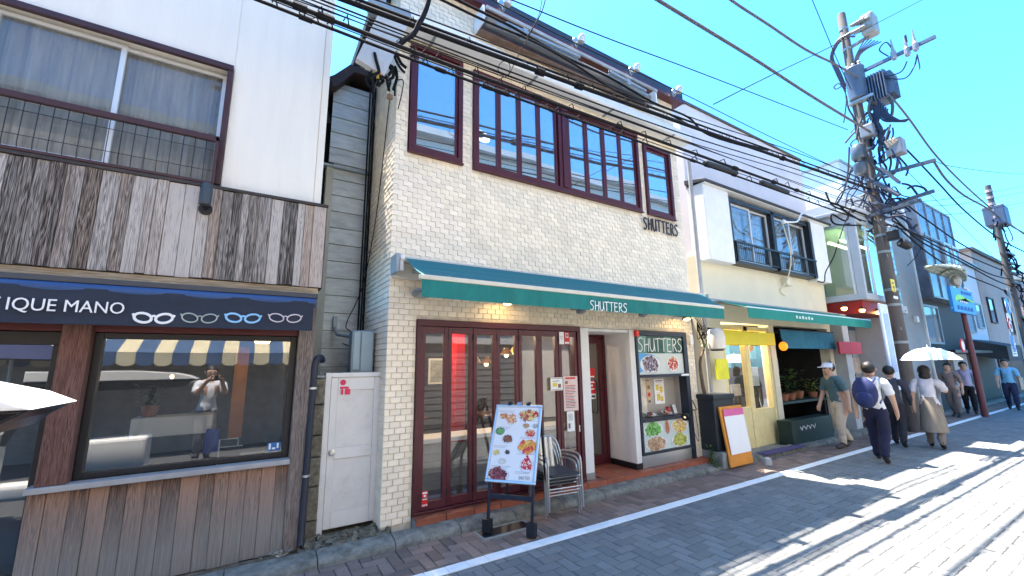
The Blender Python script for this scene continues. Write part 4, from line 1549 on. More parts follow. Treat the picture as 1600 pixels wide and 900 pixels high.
# conduit bundle running down the corner
cd = thing('cable_conduit', 'black cable bundle running down the corner of the tiled restaurant', 'cable', (1.13, 5.1, 1.9))
b = MB()
for k in range(3):
    b.tube([(1.13 - .03 * k, 5.15 + .02 * k, 5.2), (1.125 - .03 * k, 5.15, 3.5), (1.12 - .028 * k, 5.15, 1.5)], .011, 6)
b.build('cable', M_CABLE, cd)
MB().tube(spline([(1.135, 4.45, 4.6), (1.13, 4.8, 3.3), (1.08, 5.1, 2.5), (.93, 5.15, 2.05), (.98, 5.1, 1.95), (.99, 5.1, 1.8), (.9, 5.12, 1.82)], 5), .006, 5).build('loose_wire', M_CABLE, cd)
eb = thing('meter_cabinet', 'grey steel electric cabinet fixed in the gap above the white door', 'cabinet', (1.0, 4.65, 1.5))
MB().box(.90, 1.13, 4.62, 4.78, 1.45, 1.935).build('body', mat('cabinet_grey', (.25, .33, .38), .45, .3, var=.06, dirt=.15), eb, bevel=.01)
MB().box(.915, .985, 4.606, 4.619, 1.52, 1.92).box(.995, 1.12, 4.606, 4.619, 1.47, 1.92).build('door', mat('cabinet_front', (.30, .39, .44), .45, .3, var=.06), eb, bevel=.006)
MB().box(.80, .84, 5.2, 5.26, 2.0, 2.14).tube([(.82, 5.2, 2.0), (.83, 5.1, 1.92), (.93, 4.75, 1.87)], .02, 8).build('pipe_elbow', M_GREY, eb)
# white steel door
wd = thing('steel_door', 'small dented white steel service door with two panels', 'door', (.95, 4.42, 0))
M_DOOR = mat('white_door_paint', (.74, .72, .69), .45, var=.05, scale=3, dirt=.35, dirtcol=(.42, .38, .32), dscale=4)
b = MB()
b.box(.640, .690, 4.40, 4.50, .0, 1.50)
b.box(1.165, 1.212, 4.40, 4.50, .13, 1.50)
b.box(.690, 1.165, 4.40, 4.50, 1.455, 1.498)
b.build('frame', M_DOOR, wd, bevel=.004)
b = MB()
b.box(.694, 1.162, 4.425, 4.45, .10, 1.452)
b.box(.694, .755, 4.41, 4.424, .10, 1.452)
b.box(1.10, 1.162, 4.41, 4.424, .10, 1.452)
b.box(.756, 1.099, 4.41, 4.424, 1.33, 1.452)
b.box(.756, 1.099, 4.41, 4.424, .70, .80)
b.box(.756, 1.099, 4.41, 4.424, .10, .24)
b.build('leaf', M_DOOR, wd, bevel=.004)
M_DP = mat('white_door_panel', (.70, .68, .65), .4, var=.06, scale=4, bump=.5, bscale=5, dirt=.4, dirtcol=(.36, .32, .26), dscale=5)
MB().box(.757, 1.098, 4.419, 4.4235, .803, 1.327).build('panel', M_DP, wd)
MB().box(.757, 1.098, 4.419, 4.4235, .243, .697).build('panel', M_DP, wd)
MB().lathe((.735, 4.409, .765), [(.03, 0), (.032, .006), (.022, .01), (.02, .03), (.024, .034), (.01, .036)], 14, axis=(0, -1, 0)).build('knob', M_STEEL, wd, smooth=True)
b = MB()
for z in (.35, 1.2):
    b.box(1.156, 1.17, 4.398, 4.41, z, z + .09)
b.build('hinge', M_STEEL, wd)
b = MB()
b.prism([(.80 + .028 * math.cos(a), 1.405 + .028 * math.sin(a)) for a in [i * .52 for i in range(12)]], (0, 0, 0), X_, Z_, Y_, 4.4075, 4.4095)
b.box(.775, .855, 4.4075, 4.4095, 1.345, 1.365)
b.box(.785, .805, 4.4075, 4.4095, 1.29, 1.343)
b.box(.822, .87, 4.4075, 4.4095, 1.29, 1.343)
b.build('red_mark', mat('pinkish_red_print', (.72, .03, .10), .5), wd)
# old stone jamb and rubble footing
M_STONE = mat('mossy_stone', (.17, .15, .11), .95, var=.45, scale=22, bump=1.0, bscale=25, obr=.2, dirt=.75, dirtcol=(.028, .028, .02), dscale=9)
st = thing('stone_footing', 'rough mossy stone jamb and broken footing beside the white door', 'wall', (.6, 4.4, 0))
z = 0.02
while z < 1.44:
    h_ = rnd.uniform(.18, .30)
    z1 = min(z + h_, 1.45)
    b = MB()
    b.box(.54, .637, 4.36 + rnd.uniform(-.01, .01), 4.7, z + .004, z1)
    b.build('stone', M_STONE, st, bevel=.012)
    z = z1 + .004
MB().box(.54, .636, 4.40, 4.75, 1.46, 1.475).build('cap', M_GREY, st)
for i in range(40):
    x = .49 + i * .0185
    b = MB()
    b.blob((x + rnd.uniform(-.02, .02), 4.17 + rnd.uniform(-.08, .2), .055 + rnd.uniform(0, .02)), rnd.uniform(.025, .07), rnd.uniform(.03, .07), rnd.uniform(.015, .038), n=7, k=4, j=.34)
    b.build('stone', M_STONE, st)
MB().box(.48, 1.215, 4.1, 5.2, -.01, .055).build('footing', M_STONE, st)
lf = MB()
for i in range(46):
    a = rnd.uniform(0, 6.28)
    c = Vector((.33 + rnd.gauss(0, .05), 4.10 + rnd.gauss(0, .03), .085 + rnd.uniform(0, .025)))
    u = Vector((math.cos(a), math.sin(a), rnd.uniform(-.4, .4))) * rnd.uniform(.012, .028)
    v = Vector((-math.sin(a), math.cos(a), rnd.uniform(-.4, .4))) * .009
    lf.quad(c - u, c + v, c + u, c - v)
tag(lf.build('dry_leaves', mat('dry_leaf', (.3, .25, .18), .8, isl=.5, var=.2), kind='stuff'), 'small heap of dry pale leaves by the kerb', 'leaves')

# ================================================================== A-frame menu sign
sgn = thing('menu_easel', 'silver framed menu board on a black easel with photographs of dishes', 'sign', (0, 0, 0))
b = MB()
z0, z1 = .0, .767
tilt = R(27.7)
# local frame: x across, y back, z up ; board plane leans back
def bp(u, v, c=0.0):
    return Vector((u, v * math.sin(tilt) - c * math.cos(tilt), .45 + v * math.cos(tilt) + c * math.sin(tilt)))
OB = bp(0, 0)
BU, BV, BN = X_.copy(), bp(0, 1) - OB, bp(0, 0, 1) - OB
fr = MB()
f_ = .026
fr.fbox(OB, BU, BV, BN, -.02, .48, z0, z0 + f_, 0, .03)
fr.fbox(OB, BU, BV, BN, -.02, .48, z1 - f_, z1, 0, .03)
fr.fbox(OB, BU, BV, BN, -.02, -.02 + f_, z0 + f_, z1 - f_, 0, .03)
fr.fbox(OB, BU, BV, BN, .48 - f_, .48, z0 + f_, z1 - f_, 0, .03)
fr.build('frame', mat('silver_frame', (.6, .6, .6), .3, .8, var=.05), sgn, bevel=.006)
MB().fbox(OB, BU, BV, BN, -.02 + f_, .48 - f_, z0 + f_, z1 - f_, .004, .016).build('poster', mat('poster_white', (.80, .77, .75), .35, var=.02), sgn)
for x1 in (.02, .45):
    lm_ = MB().bar((x1 - .02, .005, .03), (x1, .015, .45), .032, .024)
    lm_.bar((x1, .0155, .451), bp(x1, z1 - .03, -.014), .03, .02)
    lm_.build('leg', M_NAVY, sgn, bevel=.003)
    MB().bar(bp(x1, z1 - .06, -.03), Vector((x1, .60, .02)), .03, .022).build('leg', M_NAVY, sgn, bevel=.004)
    MB().box(x1 - .065, x1 + .025, -.03, .03, .012, .13).build('foot', M_BLACK, sgn, bevel=.005)
MB().bar((.0, .012, .33), (.45, .012, .33), .022, .045).build('crossbar', M_NAVY, sgn, bevel=.004)
for x in (.13, .23, .33):
    b = MB()
    b.fbox(OB, BU, BV, BN, x - .018, x + .018, z1 - .01, z1 + .02, -.006, .038)
    b.tube([bp(x - .012, z1 + .01, -.01), bp(x - .012, z1 + .05, -.02), bp(x + .012, z1 + .05, -.02), bp(x + .012, z1 + .01, -.01)], .004, 5)
    b.build('clip', M_STEEL if x > .2 and x < .3 else M_BLACK, sgn)
# dishes printed on the poster, built flat in board coordinates then tipped onto the board
before = set(bpy.data.objects)


def pfood(u, v, ru, rv, pal, seed, **k):
    o_ = food(None, u, v, ru * 1.18, rv * 1.18, 0.0, pal, seed=seed, **k)
    me = o_.data
    for p in me.vertices:
        p.co = bp(p.co.x, (p.co.z - .425) * 1.058, .0165 - p.co.y)
    o_.parent = sgn


pw = (.72, .73, .76)
ORN = [(.6, .25, .08), (.7, .4, .15), (.55, .15, .05)]
REDS = [(.6, .03, .03), (.7, .2, .1), (.5, .02, .03)]
pfood(.08, 1.035, .035, .022, ORN, 11, plate=pw, n=30, bits=.3)
pfood(.165, 1.01, .038, .04, [(.75, .3, .12), (.8, .5, .3), (.6, .2, .08)], 12, plate=pw, n=24, bits=.4)
pfood(.34, 1.05, .075, .04, [(.4, .14, .06), (.6, .3, .12), (.55, .02, .02), (.7, .55, .2)], 13, plate=pw, n=40, bits=.3)
pfood(.06, .885, .032, .026, [(.12, .3, .08), (.25, .5, .15)], 14, plate=(.05, .05, .05), n=40, bits=.25)
pfood(.15, .815, .04, .03, [(.25, .08, .04), (.35, .14, .06), (.15, .04, .02)], 15, plate=pw, n=40, bits=.25)
pfood(.33, .945, .028, .018, [(.5, .25, .1), (.6, .4, .2)], 16, plate=(.7, .7, .72), n=24, bits=.3)
pfood(.425, .945, .026, .016, [(.5, .5, .4), (.35, .35, .28)], 17, plate=(.7, .7, .72), n=20, bits=.3)
pfood(.38, .875, .04, .026, REDS + [(.7, .55, .3)], 18, plate=pw, n=34, bits=.3)
pfood(.055, .685, .026, .018, [(.7, .5, .1), (.75, .6, .25)], 19, plate=(.7, .7, .73), n=20, bits=.4)
pfood(.165, .69, .02, .014, [(.08, .05, .04), (.12, .07, .05)], 20, plate=(.7, .7, .73), n=14, bits=.5)
pfood(.125, .61, .028, .018, [(.6, .58, .5), (.65, .62, .55)], 21, plate=(.6, .62, .62), n=16, bits=.4)
pfood(.37, .745, .07, .045, [(.75, .28, .03), (.75, .5, .1), (.65, .05, .04), (.8, .4, .05)], 22, plate=pw, n=30, bits=.4, tall=.02)
pfood(.375, .585, .045, .045, [(.65, .01, .02), (.55, .01, .02), (.7, .05, .06), (.75, .6, .5)], 23, plate=pw, n=44, bits=.3, tall=.03)
pfood(.10, .49, .075, .04, [(.18, .03, .035), (.28, .06, .06), (.12, .02, .02), (.35, .12, .1)], 24, plate=(.68, .68, .68), n=70, bits=.25, tall=.02)
b = MB()
q = random.Random(5)
for (u0, u1, v0, k) in ((.02, .2, 1.085, 2), (.26, .44, .99, 1), (.02, .17, .925, 3), (.28, .44, .835, 2), (.02, .16, .745, 2), (.26, .44, .68, 1), (.02, .22, .565, 3), (.27, .42, .525, 2)):
    for i in range(k):
        u = u0
        while u < u1 - .02 * i:
            w = q.uniform(.008, .022)
            b.fbox(OB, BU, BV, BN, u, min(u + w, u1), (v0 - .425) * 1.058 - .013 * i, (v0 - .425) * 1.058 - .013 * i + .005, .0165, .0172)
            u += w + .005
b.build('caption_print', mat('grey_caption', (.4, .4, .42), .6), sgn)
b = MB()
write(b, 'SHUTTERS', OB + BU * .31 + BV * .042 + BN * .018, BU, BV, BN, .028, adv=.6, r=.05, th=.2, wid=.85)
b.build('lettering', M_INK, sgn)
sgn.location = (2.036, 3.752, 0)
sgn.rotation_euler.z = R(-49.6)

# ================================================================== stacked armchairs
def make_chair():
    t = thing('stacking_armchair', '', 'chair', (0, 0, 0), 'stacked steel armchairs')
    r_ = .011
    for s_ in (-1, 1):
        x = .23 * s_
        # one tube: front foot - front leg - arm - back upright
        b_ = MB()
        b_.tube(spline([(x, -.22, 0), (x * .99, -.21, .35), (x * .98, -.20, .60), (x, -.14, .668), (x, .0, .675), (x * .9, .17, .66), (x * .82, .20, .64)], 4), r_, 8)
        b_.build('leg', M_CHROME, t, smooth=True)
        b_ = MB()
        b_.tube([(x * .95, .30, 0), (x * .9, .22, .42), (x * .85, .2, .55)], r_, 8)
        b_.build('leg', M_CHROME, t, smooth=True)
    b_ = MB()
    b_.tube(spline([(-.20, .20, .43), (-.185, .22, .62), (-.15, .25, .78), (-.07, .268, .85), (.07, .268, .85), (.15, .25, .78), (.185, .22, .62), (.20, .20, .43)], 4), r_, 8)
    b_.build('back_frame', M_CHROME, t, smooth=True)
    for x in (-.075, 0, .075):
        b_ = MB()
        b_.tube(spline([(x, .205, .44), (x, .235, .64), (x, .266, .846)], 4), .019, 8, flat=(Vector((0, -1, .2)).normalized(), .25))
        b_.build('slat', M_CHROME, t, smooth=True)
    b_ = MB()
    b_.tube([(-.22, -.2, .405), (.22, -.2, .405)], .009, 6)
    b_.tube([(-.21, .2, .405), (.21, .2, .405)], .009, 6)
    b_.tube([(-.225, -.21, .27), (.225, -.21, .27)], .009, 6)
    b_.build('stretcher', M_CHROME, t)
    b_ = MB()
    b_.prism([(-.205, -.2), (-.18, -.225), (.18, -.225), (.205, -.2), (.2, .17), (.17, .2), (-.17, .2), (-.2, .17)], (0, 0, 0), X_, Y_, Z_, .415, .445)
    b_.build('seat', mat('dark_blue_seat', (.02, .028, .045), .45, var=.2), t, bevel=.01)
    for o_ in t.children:
        for p in o_.data.vertices:
            p.co = Vector((p.co.x * .87, p.co.y * .87, p.co.z * .76))
    return t


ch0 = make_chair()
LABC = ['steel armchair at the bottom of the stack by the folding doors', 'middle steel armchair of the stack by the folding doors', 'steel armchair on top of the stack with its dark seat showing']
for k in range(3):
    c = ch0 if k == 0 else dup(ch0)
    c.location = (2.93 - .02 * k, 3.90 - .06 * k, .002 + .05 * k)
    c.rotation_euler.z = R(-8)
    c['label'] = LABC[k]

# drain cover beside the easel
dc = thing('drain_cover', 'dark sunken drain cover with a pale frame beneath the menu easel', 'manhole cover', (2.1, 3.7, 0))
MB().box(1.93, 2.50, 3.63, 3.655, -.01, .009).box(1.93, 2.50, 3.83, 3.85, -.01, .009).box(1.93, 1.955, 3.656, 3.829, -.01, .009).box(2.475, 2.50, 3.656, 3.829, -.01, .009).build('frame', M_CONC, dc, bevel=.003)
MB().box(1.957, 2.473, 3.657, 3.828, -.01, .005).build('plate', M_BLACK, dc)
# ================================================================== cream house with two small shops
h3 = thing('cream_house', 'old cream house with white boxed upstairs window over two small shops', 'building', (6.4, 4.3, 0))
M_CREAM = mat('cream_render', (.78, .70, .52), .85, var=.05, scale=2, bump=.12, bscale=50, dirt=.15, dirtcol=(.4, .34, .22))
M_LAV = mat('pale_grey_render', (.68, .64, .65), .85, var=.05, scale=2, bump=.1, bscale=50, dirt=.25, dirtcol=(.36, .34, .36), dscale=.8)
M_WBOARD = mat('white_boarding', (.82, .80, .79), .6, var=.04, dirt=.15, dirtcol=(.4, .38, .36))
b = MB()
b.box(6.52, 11.32, 4.30, 4.5, 2.25, 3.42)
b.box(6.52, 7.02, 4.30, 4.5, 0, 2.25)
b.box(8.62, 8.80, 4.30, 4.5, 0, 2.25)
b.box(11.14, 11.32, 4.30, 4.5, 0, 2.25)
b.build('wall', M_CREAM, h3, bevel=.005)
MB().box(6.58, 11.34, 4.42, 10, 3.42, 6.50).box(6.58, 6.7, 4.51, 10, 0, 3.42).build('upper_wall', M_LAV, h3)
MB().box(6.55, 11.38, 4.38, 10.1, 6.502, 6.54).build('roof', mat('roof_edge_brown', (.10, .09, .085), .7), h3)
MB().prism([(4.02, 4.70), (4.02, 4.745), (4.44, 4.86), (4.44, 4.77)], (0, 0, 0), Y_, Z_, X_, 6.56, 11.5).build('eave', mat('dark_eave', (.05, .045, .045), .6, var=.2), h3, bevel=.004)
MB().box(6.58, 11.42, 4.05, 4.40, 4.685, 4.70).build('eave_soffit', M_WHITE, h3)
MB().box(6.58, 7.36, 4.10, 4.42, 3.30, 4.68).box(6.60, 7.34, 4.095, 4.0999, 3.32, 4.66).build('shutter_box', M_WBOARD, h3, bevel=.006)
MB().box(10.56, 11.26, 4.10, 4.42, 3.30, 4.68).build('shutter_box', M_WBOARD, h3, bevel=.006)
b = MB()
b.box(7.37, 7.44, 4.11, 4.3, 3.34, 4.60)
b.box(10.44, 10.55, 4.08, 4.3, 3.34, 4.64)
b.box(8.88, 8.99, 4.11, 4.3, 3.34, 4.60)
b.box(7.44, 10.44, 4.11, 4.3, 4.53, 4.60)
b.box(7.44, 10.44, 4.11, 4.3, 3.34, 3.39)
win = b.build('window', M_BLACK, h3, bevel=.004)
G_H = glass('window_glass_house', (.6, .66, .68), .05, .5, .03)
for k, (a, c) in enumerate(((7.45, 8.18), (8.14, 8.87), (9.0, 9.74), (9.70, 10.43))):
    y = 4.17 + .03 * (k % 2)
    s = MB()
    s.box(a, c, y, y + .025, 3.40, 3.44).box(a, c, y, y + .025, 4.49, 4.525).box(a, a + .035, y, y + .025, 3.44, 4.49).box(c - .035, c, y, y + .025, 3.44, 4.49)
    s.build('sash', M_ALU, win)
    MB().quad((a + .035, y + .012, 3.44), (c - .035, y + .012, 3.44), (c - .035, y + .015, 4.49), (a + .035, y + .015, 4.49)).build('pane', G_H, win)
cu = MB()
for (x0, x1) in ((7.5, 8.15), (8.2, 8.85), (9.05, 9.7), (9.9, 10.4)):
    for i in range(16):
        u0, u1 = x0 + (x1 - x0) * i / 16, x0 + (x1 - x0) * (i + 1) / 16
        cu.quad((u0, 4.32 + .02 * math.sin(i * 1.7), 3.4), (u1, 4.32 + .02 * math.sin((i + 1) * 1.7), 3.4), (u1, 4.32 + .02 * math.sin((i + 1) * 1.7), 4.5), (u0, 4.32 + .02 * math.sin(i * 1.7), 4.5))
cu.build('curtain', mat('lace_curtain', (.5, .52, .5), .9, var=.3, scale=25), h3, smooth=True)
b = MB()
b.box(7.40, 10.56, 4.065, 4.10, 3.71, 3.745)
b.box(7.40, 10.5, 4.075, 4.095, 3.395, 3.41)
for k in range(46):
    x = 7.44 + k * .0667
    b.box(x, x + .007, 4.082, 4.088, 3.41, 3.71)
for x in (7.42, 8.93, 10.5):
    b.box(x, x + .03, 4.07, 4.10, 3.36, 3.71)
b.build('rail', M_BLACK, h3)
MB().tube([(6.49, 4.26, 5.2), (6.49, 4.26, .3)], .035, 10).build('downpipe', mat('grey_pvc', (.4, .39, .38), .5), h3, smooth=True)
MB().box(9.35, 9.55, 4.18, 4.30, 3.10, 3.26).tube(spline([(9.2, 4.05, 4.35), (9.25, 4.0, 3.7), (9.3, 4.15, 3.2), (9.2, 4.27, 3.0), (9.4, 4.28, 2.9)], 4), .012, 5).build('cable_box', M_CREAM, h3)
MB().tube(spline([(9.2, 4.03, 4.4), (9.6, 3.95, 4.45), (9.75, 3.92, 4.62), (9.9, 3.95, 4.68)], 5), .018, 6).blob((9.2, 4.03, 4.4), .05, .05, .05).build('cable_hook', M_WHITE, h3)
# shop one: cream door with glass, yellow board
b = MB()
b.box(7.03, 7.12, 4.32, 4.42, .05, 2.2)
b.box(7.75, 7.88, 4.32, 4.42, .05, 2.2)
b.box(8.53, 8.61, 4.32, 4.42, .05, 2.2)
b.box(7.12, 8.53, 4.32, 4.42, 2.12, 2.2)
b.box(7.12, 7.75, 4.33, 4.40, .05, .75)
b.box(7.88, 8.53, 4.33, 4.40, .05, .70)
sf = b.build('shop_front', mat('cream_wood', (.80, .66, .33), .6, var=.1), h3, bevel=.006)
MB().quad((7.12, 4.37, .75), (7.75, 4.37, .75), (7.75, 4.373, 2.12), (7.12, 4.373, 2.12)).quad((7.88, 4.37, .70), (8.53, 4.37, .70), (8.53, 4.373, 2.12), (7.88, 4.373, 2.12)).build('pane', G_SHOP, sf)
MB().box(7.02, 8.62, 5.6, 5.65, 0, 2.2).build('shop_back', mat('tan_room', (.55, .44, .24), .9, var=.3, scale=2), h3)
MB().box(8.8, 11.14, 6.6, 6.65, 0, 2.25).box(8.80, 8.83, 4.5, 6.6, 0, 2.25).box(11.14, 11.2, 4.5, 6.7, 0, 2.25).build('shop_back', M_DARKROOM, h3)
MB().box(6.42, 11.3, 4.51, 7.5, 2.26, 2.3).build('shop_ceiling', M_DARKROOM, h3)
MB().box(6.42, 11.3, 4.08, 7.5, -.005, .05).build('shop_floor', M_CONC, h3)
ld = bpy.data.lights.new('shop_light', 'POINT')
ld.energy = 14.0
ld.color = (1, .85, .55)
ld.shadow_soft_size = .15
lo = bpy.data.objects.new('shop_light', ld)
COL.objects.link(lo)
lo.location = (7.8, 4.95, 2.05)
c0, c1 = F(1128, 541, 4.26), F(1206, 516, 4.26)
tag(MB().box(c0.x, c1.x, 4.22, 4.295, 1.85, 2.09).build('shop_sign', mat('yellow_sign', (.85, .68, .005), .5, var=.04), bevel=.006), 'plain bright yellow sign board over the cream shop door', 'sign')
tag(MB().box(F(1122, 590, 4.1).x, F(1140, 590, 4.1).x, 4.1, 4.13, 1.27, 1.60).build('paper_notice', mat('yellow_paper', (.78, .72, .02), .5)), 'bright yellow notice panel hung at the corner of the cream shop', 'notice')
t = thing('wall_lantern', 'large rounded white lantern at the corner of the cream shop', 'lantern', F(1119, 530, 4.1))
c = F(1119, 530, 4.1)
MB().lathe(c - Vector((0, 0, .17)), [(.10, 0), (.135, .02), (.14, .2), (.12, .3), (.07, .345)], 16).build('globe', mat('milk_glass', (.8, .74, .66), .4), t, smooth=True)
MB().lathe(c - Vector((0, 0, .19)), [(.09, 0), (.11, .018)], 14).bar(c + Vector((0, 0, .17)), (c.x, 4.29, c.z + .2), .03).build('bracket', M_BLACK, t)
# window goods behind the glass
for k, (x, z, w, h_, m_, lab) in enumerate([(7.32, 1.45, .22, .5, mat('poster_blue', (.25, .45, .55), .6, var=.3), 'pale blue poster in the left pane of the cream shop'), (7.5, .95, .3, .2, mat('goods_tan', (.6, .5, .4), .7, var=.3), 'tan display tray in the left pane of the cream shop'),
                                            (8.15, 1.1, .3, .35, mat('poster_pale', (.6, .62, .6), .6, var=.2), 'pale poster low in the right pane of the cream shop'), (8.2, 1.6, .2, .3, mat('poster_grey', (.2, .3, .35), .6, var=.2), 'grey blue poster high in the right pane of the cream shop')]):
    tag(MB().box(x - w / 2, x + w / 2, 4.43, 4.45, z, z + h_).build('window_poster', m_), lab, 'poster')
# shop two: blue curtain, dark display, plants, lantern
nb = thing('blue_curtain_awning', 'teal blue cloth valance over the dark plant shop', 'awning', (9.9, 4.25, 1.9))
for i in range(4):
    x0, x1 = 8.84 + .575 * i, 8.84 + .575 * (i + 1) - .02
    P = []
    b = MB()
    for k in range(6):
        u0, u1 = x0 + (x1 - x0) * k / 6, x0 + (x1 - x0) * (k + 1) / 6
        a0, a1 = 4.2 + .01 * math.sin(k * 2), 4.2 + .01 * math.sin((k + 1) * 2)
        b.quad((u0, a0 - .02, 1.80), (u1, a1 - .02, 1.80), (u1, a1, 2.16), (u0, a0, 2.16))
        b.quad((u0, a0 - .015, 1.80), (u1, a1 - .015, 1.80), (u1, a1 + .006, 2.16), (u0, a0 + .006, 2.16))
    b.build('cloth', mat('teal_blue_cloth', (.03, .17, .28), .8, var=.15), nb, smooth=True)
MB().tube([(8.8, 4.2, 2.17), (11.14, 4.2, 2.17)], .015, 6).build('rod', M_BLACK, nb)
c = F(1224, 541, 4.05)
t = thing('paper_lantern', 'small round orange lantern by the plant shop', 'lantern', c)
MB().blob(c, .075, .075, .085, n=14, k=9).build('shade', emit('orange_lantern', (.8, .2, .01), .25), t, smooth=True)
MB().tube([c + Vector((0, 0, .1)), (c.x, 4.15, 2.15)], .006, 5).build('cord', M_CABLE, t)
leafm = [mat('plant_leaf_dark', (.035, .09, .03), .5, isl=.5), mat('plant_leaf_mid', (.09, .17, .04), .5, isl=.4), mat('plant_leaf_yellow', (.25, .32, .06), .5, isl=.4)]


def potplant(x, y, z, r, h_, lm, lab, group, n=70, potm=None):
    t = thing('potted_plant', lab, 'plant', (x, y, z), group)
    MB().lathe((x, y, z), [(r * .4, 0), (r * .55, r * .7)], 12).build('pot', potm or mat('terracotta', (.3, .12, .07), .8), t)
    b_ = MB()
    for i in range(n):
        a, q_ = rnd.uniform(0, 6.28), r * math.sqrt(rnd.random())
        c_ = Vector((x + q_ * math.cos(a), y + q_ * math.sin(a), z + r * .7 + rnd.random() * h_))
        u = Vector((math.cos(a), math.sin(a), rnd.uniform(-.5, .8))).normalized()
        v = u.cross(Z_).normalized()
        s = rnd.uniform(.03, .06)
        b_.quad(c_ - u * s, c_ + v * s * .45, c_ + u * s * 1.2, c_ - v * s * .45)
    b_.build('leaves', lm, t)


PL = [('tall yellow green pot plant at the left of the plant shop', 9.0, 4.6, .75, .16, .5, 2), ('dark bushy pot plant on the shop display', 9.35, 4.55, .75, .2, .4, 0), ('mid green pot plant in the middle of the dark shop', 9.75, 4.6, .75, .2, .5, 1),
      ('dark trailing plant at the right of the dark shop', 10.3, 4.7, .75, .22, .45, 0), ('pale small plant at the right edge of the dark shop', 10.75, 4.6, .75, .17, .3, 2)]
for lab, x, y, z, r, h_, m_ in PL:
    potplant(x, y, z, r, h_, leafm[m_], lab, 'plants in the dark shop')
t = thing('display_bench', 'dark green display bench carrying the pot plants', 'bench', (9.9, 4.6, .05))
MB().box(8.86, 11.0, 4.42, 4.85, .70, .75).build('top', mat('dark_green_wood', (.015, .04, .032), .5), t, bevel=.006)
for x in (8.88, 10.9):
    MB().box(x, x + .06, 4.45, 4.82, .05, .70).build('leg', M_BLACK, t)
for k, (x, z, lab) in enumerate([(9.15, 1.5, 'pale hanging bag at the left of the dark shop'), (9.7, 1.45, 'grey hanging bag in the middle of the dark shop'), (10.5, 1.5, 'pale green hanging bag at the right of the dark shop')]):
    t = thing('hanging_bag', lab, 'bag', (x, 5.2, z), 'bags hanging in the dark shop')
    MB().box(x - .12, x + .12, 5.17, 5.23, z - .2, z + .12).build('bag', mat('bag_%d' % k, [(.4, .42, .4), (.2, .25, .28), (.3, .4, .35)][k], .7), t, bevel=.02)
    MB().tube(spline([(x - .08, 5.2, z + .12), (x, 5.2, z + .35), (x + .08, 5.2, z + .12)], 4), .008, 5).build('strap', M_BLACK, t)
bx = thing('green_box', 'dark green street box with white lettering in front of the plant shop', 'box', F(1265, 688, 4.0))
c0, c1 = F(1240, 690, 4.0), F(1300, 652, 4.0)
MB().box(c0.x, c1.x, 4.0, 4.25, 0.05, .48).build('body', mat('box_green', (.012, .03, .026), .5), bx, bevel=.01)
b = MB()
for k in range(4):
    b.tube([(c0.x + .3 + .16 * k, 3.997, .36), (c0.x + .36 + .16 * k, 3.997, .30), (c0.x + .42 + .16 * k, 3.997, .37)], .012, 5, flat=(FN, .2))
b.build('white_mark', M_PAPER, bx)
# awning of the cream house
ha = thing('green_shop_awning', 'green fabric awning over the plant shop and cream shop', 'awning', (6.6, 4.3, 2.4))
MB().box(6.35, 11.35, 4.12, 4.295, 2.565, 2.61).build('cassette', M_GREY, ha)
M_AW3 = mat('green_awning_fabric', (.008, .21, .16), .75, var=.12, scale=3)
b = MB()
for i in range(20):
    for j in range(2):
        P = []
        for ii, jj in ((i, j), (i + 1, j), (i + 1, j + 1), (i, j + 1)):
            u, w = ii / 20, jj / 2
            P.append(((6.7 + 4.6 * u) * (1 - w) + (6.47 + 4.75 * u) * w, 4.12 - .61 * w, 2.585 - .2 * w - .01 * math.sin(3.14 * w)))
        b.quad(*P)
b.build('canopy', M_AW3, ha, smooth=True)
b = MB()
for i in range(30):
    u0, u1 = i / 30, (i + 1) / 30
    s0, s1 = .01 * math.sin(i * 1.3), .01 * math.sin((i + 1) * 1.3)
    b.quad((6.47 + 4.75 * u0, 3.50 + s0, 2.215), (6.47 + 4.75 * u1, 3.50 + s1, 2.215), (6.47 + 4.75 * u1, 3.505, 2.38), (6.47 + 4.75 * u0, 3.505, 2.38))
b.build('valance', M_AW3, ha, smooth=True)
MB().box(6.46, 11.23, 3.50, 3.535, 2.378, 2.395).build('front_bar', M_ALU, ha)
b = MB()
for k in range(6):
    b.fbox(Vector((7.95 + .11 * k, 3.493, 2.27)), X_, Z_, FN, 0, .07, 0, .055 - .012 * (k % 2), 0, .002)
b.build('lettering', mat('pale_green_letters', (.5, .68, .6), .6), ha)
# planter, vine, plants at the pier
pt = thing('tall_planter', 'tall black planter box standing on a stone block by the tile pier', 'planter', (6.3, 4.1, 0))
MB().box(6.02, 6.54, 3.93, 4.24, .24, 1.05).box(6.0, 6.56, 3.91, 4.26, .99, 1.06).build('box', mat('planter_black', (.02, .025, .03), .5, var=.15), pt, bevel=.008)
MB().box(6.02, 6.62, 3.86, 4.25, .0, .235).build('stone_block', M_CONC, pt, bevel=.015)
vn = thing('climbing_vine', 'bare twisting vine stem rising from the black planter', 'plant', (6.2, 4.15, 1.06))
b = MB()
b.tube(spline([(6.12, 4.12, 1.0), (6.10, 4.14, 1.25), (6.18, 4.2, 1.55), (6.32, 4.2, 1.78), (6.30, 4.2, 1.92), (6.22, 4.22, 2.1)], 6), [.03 - .0006 * i for i in range(31)], 8)
b.tube(spline([(6.32, 4.2, 1.78), (6.40, 4.2, 1.9), (6.36, 4.2, 2.05)], 5), .012, 6)
b.build('stem', mat('vine_bark', (.12, .085, .06), .9, var=.4, scale=20, bump=.8), vn, smooth=True)
b = MB()
for i in range(26):
    c = Vector((6.24 + rnd.gauss(0, .05), 4.15 + rnd.uniform(-.05, .05), 1.85 + rnd.gauss(0, .05)))
    u = Vector((rnd.uniform(-1, 1), rnd.uniform(-1, 0), rnd.uniform(-.6, .6))).normalized()
    v = u.cross(Z_).normalized()
    b.quad(c - u * .025, c + v * .014, c + u * .03, c - v * .014)
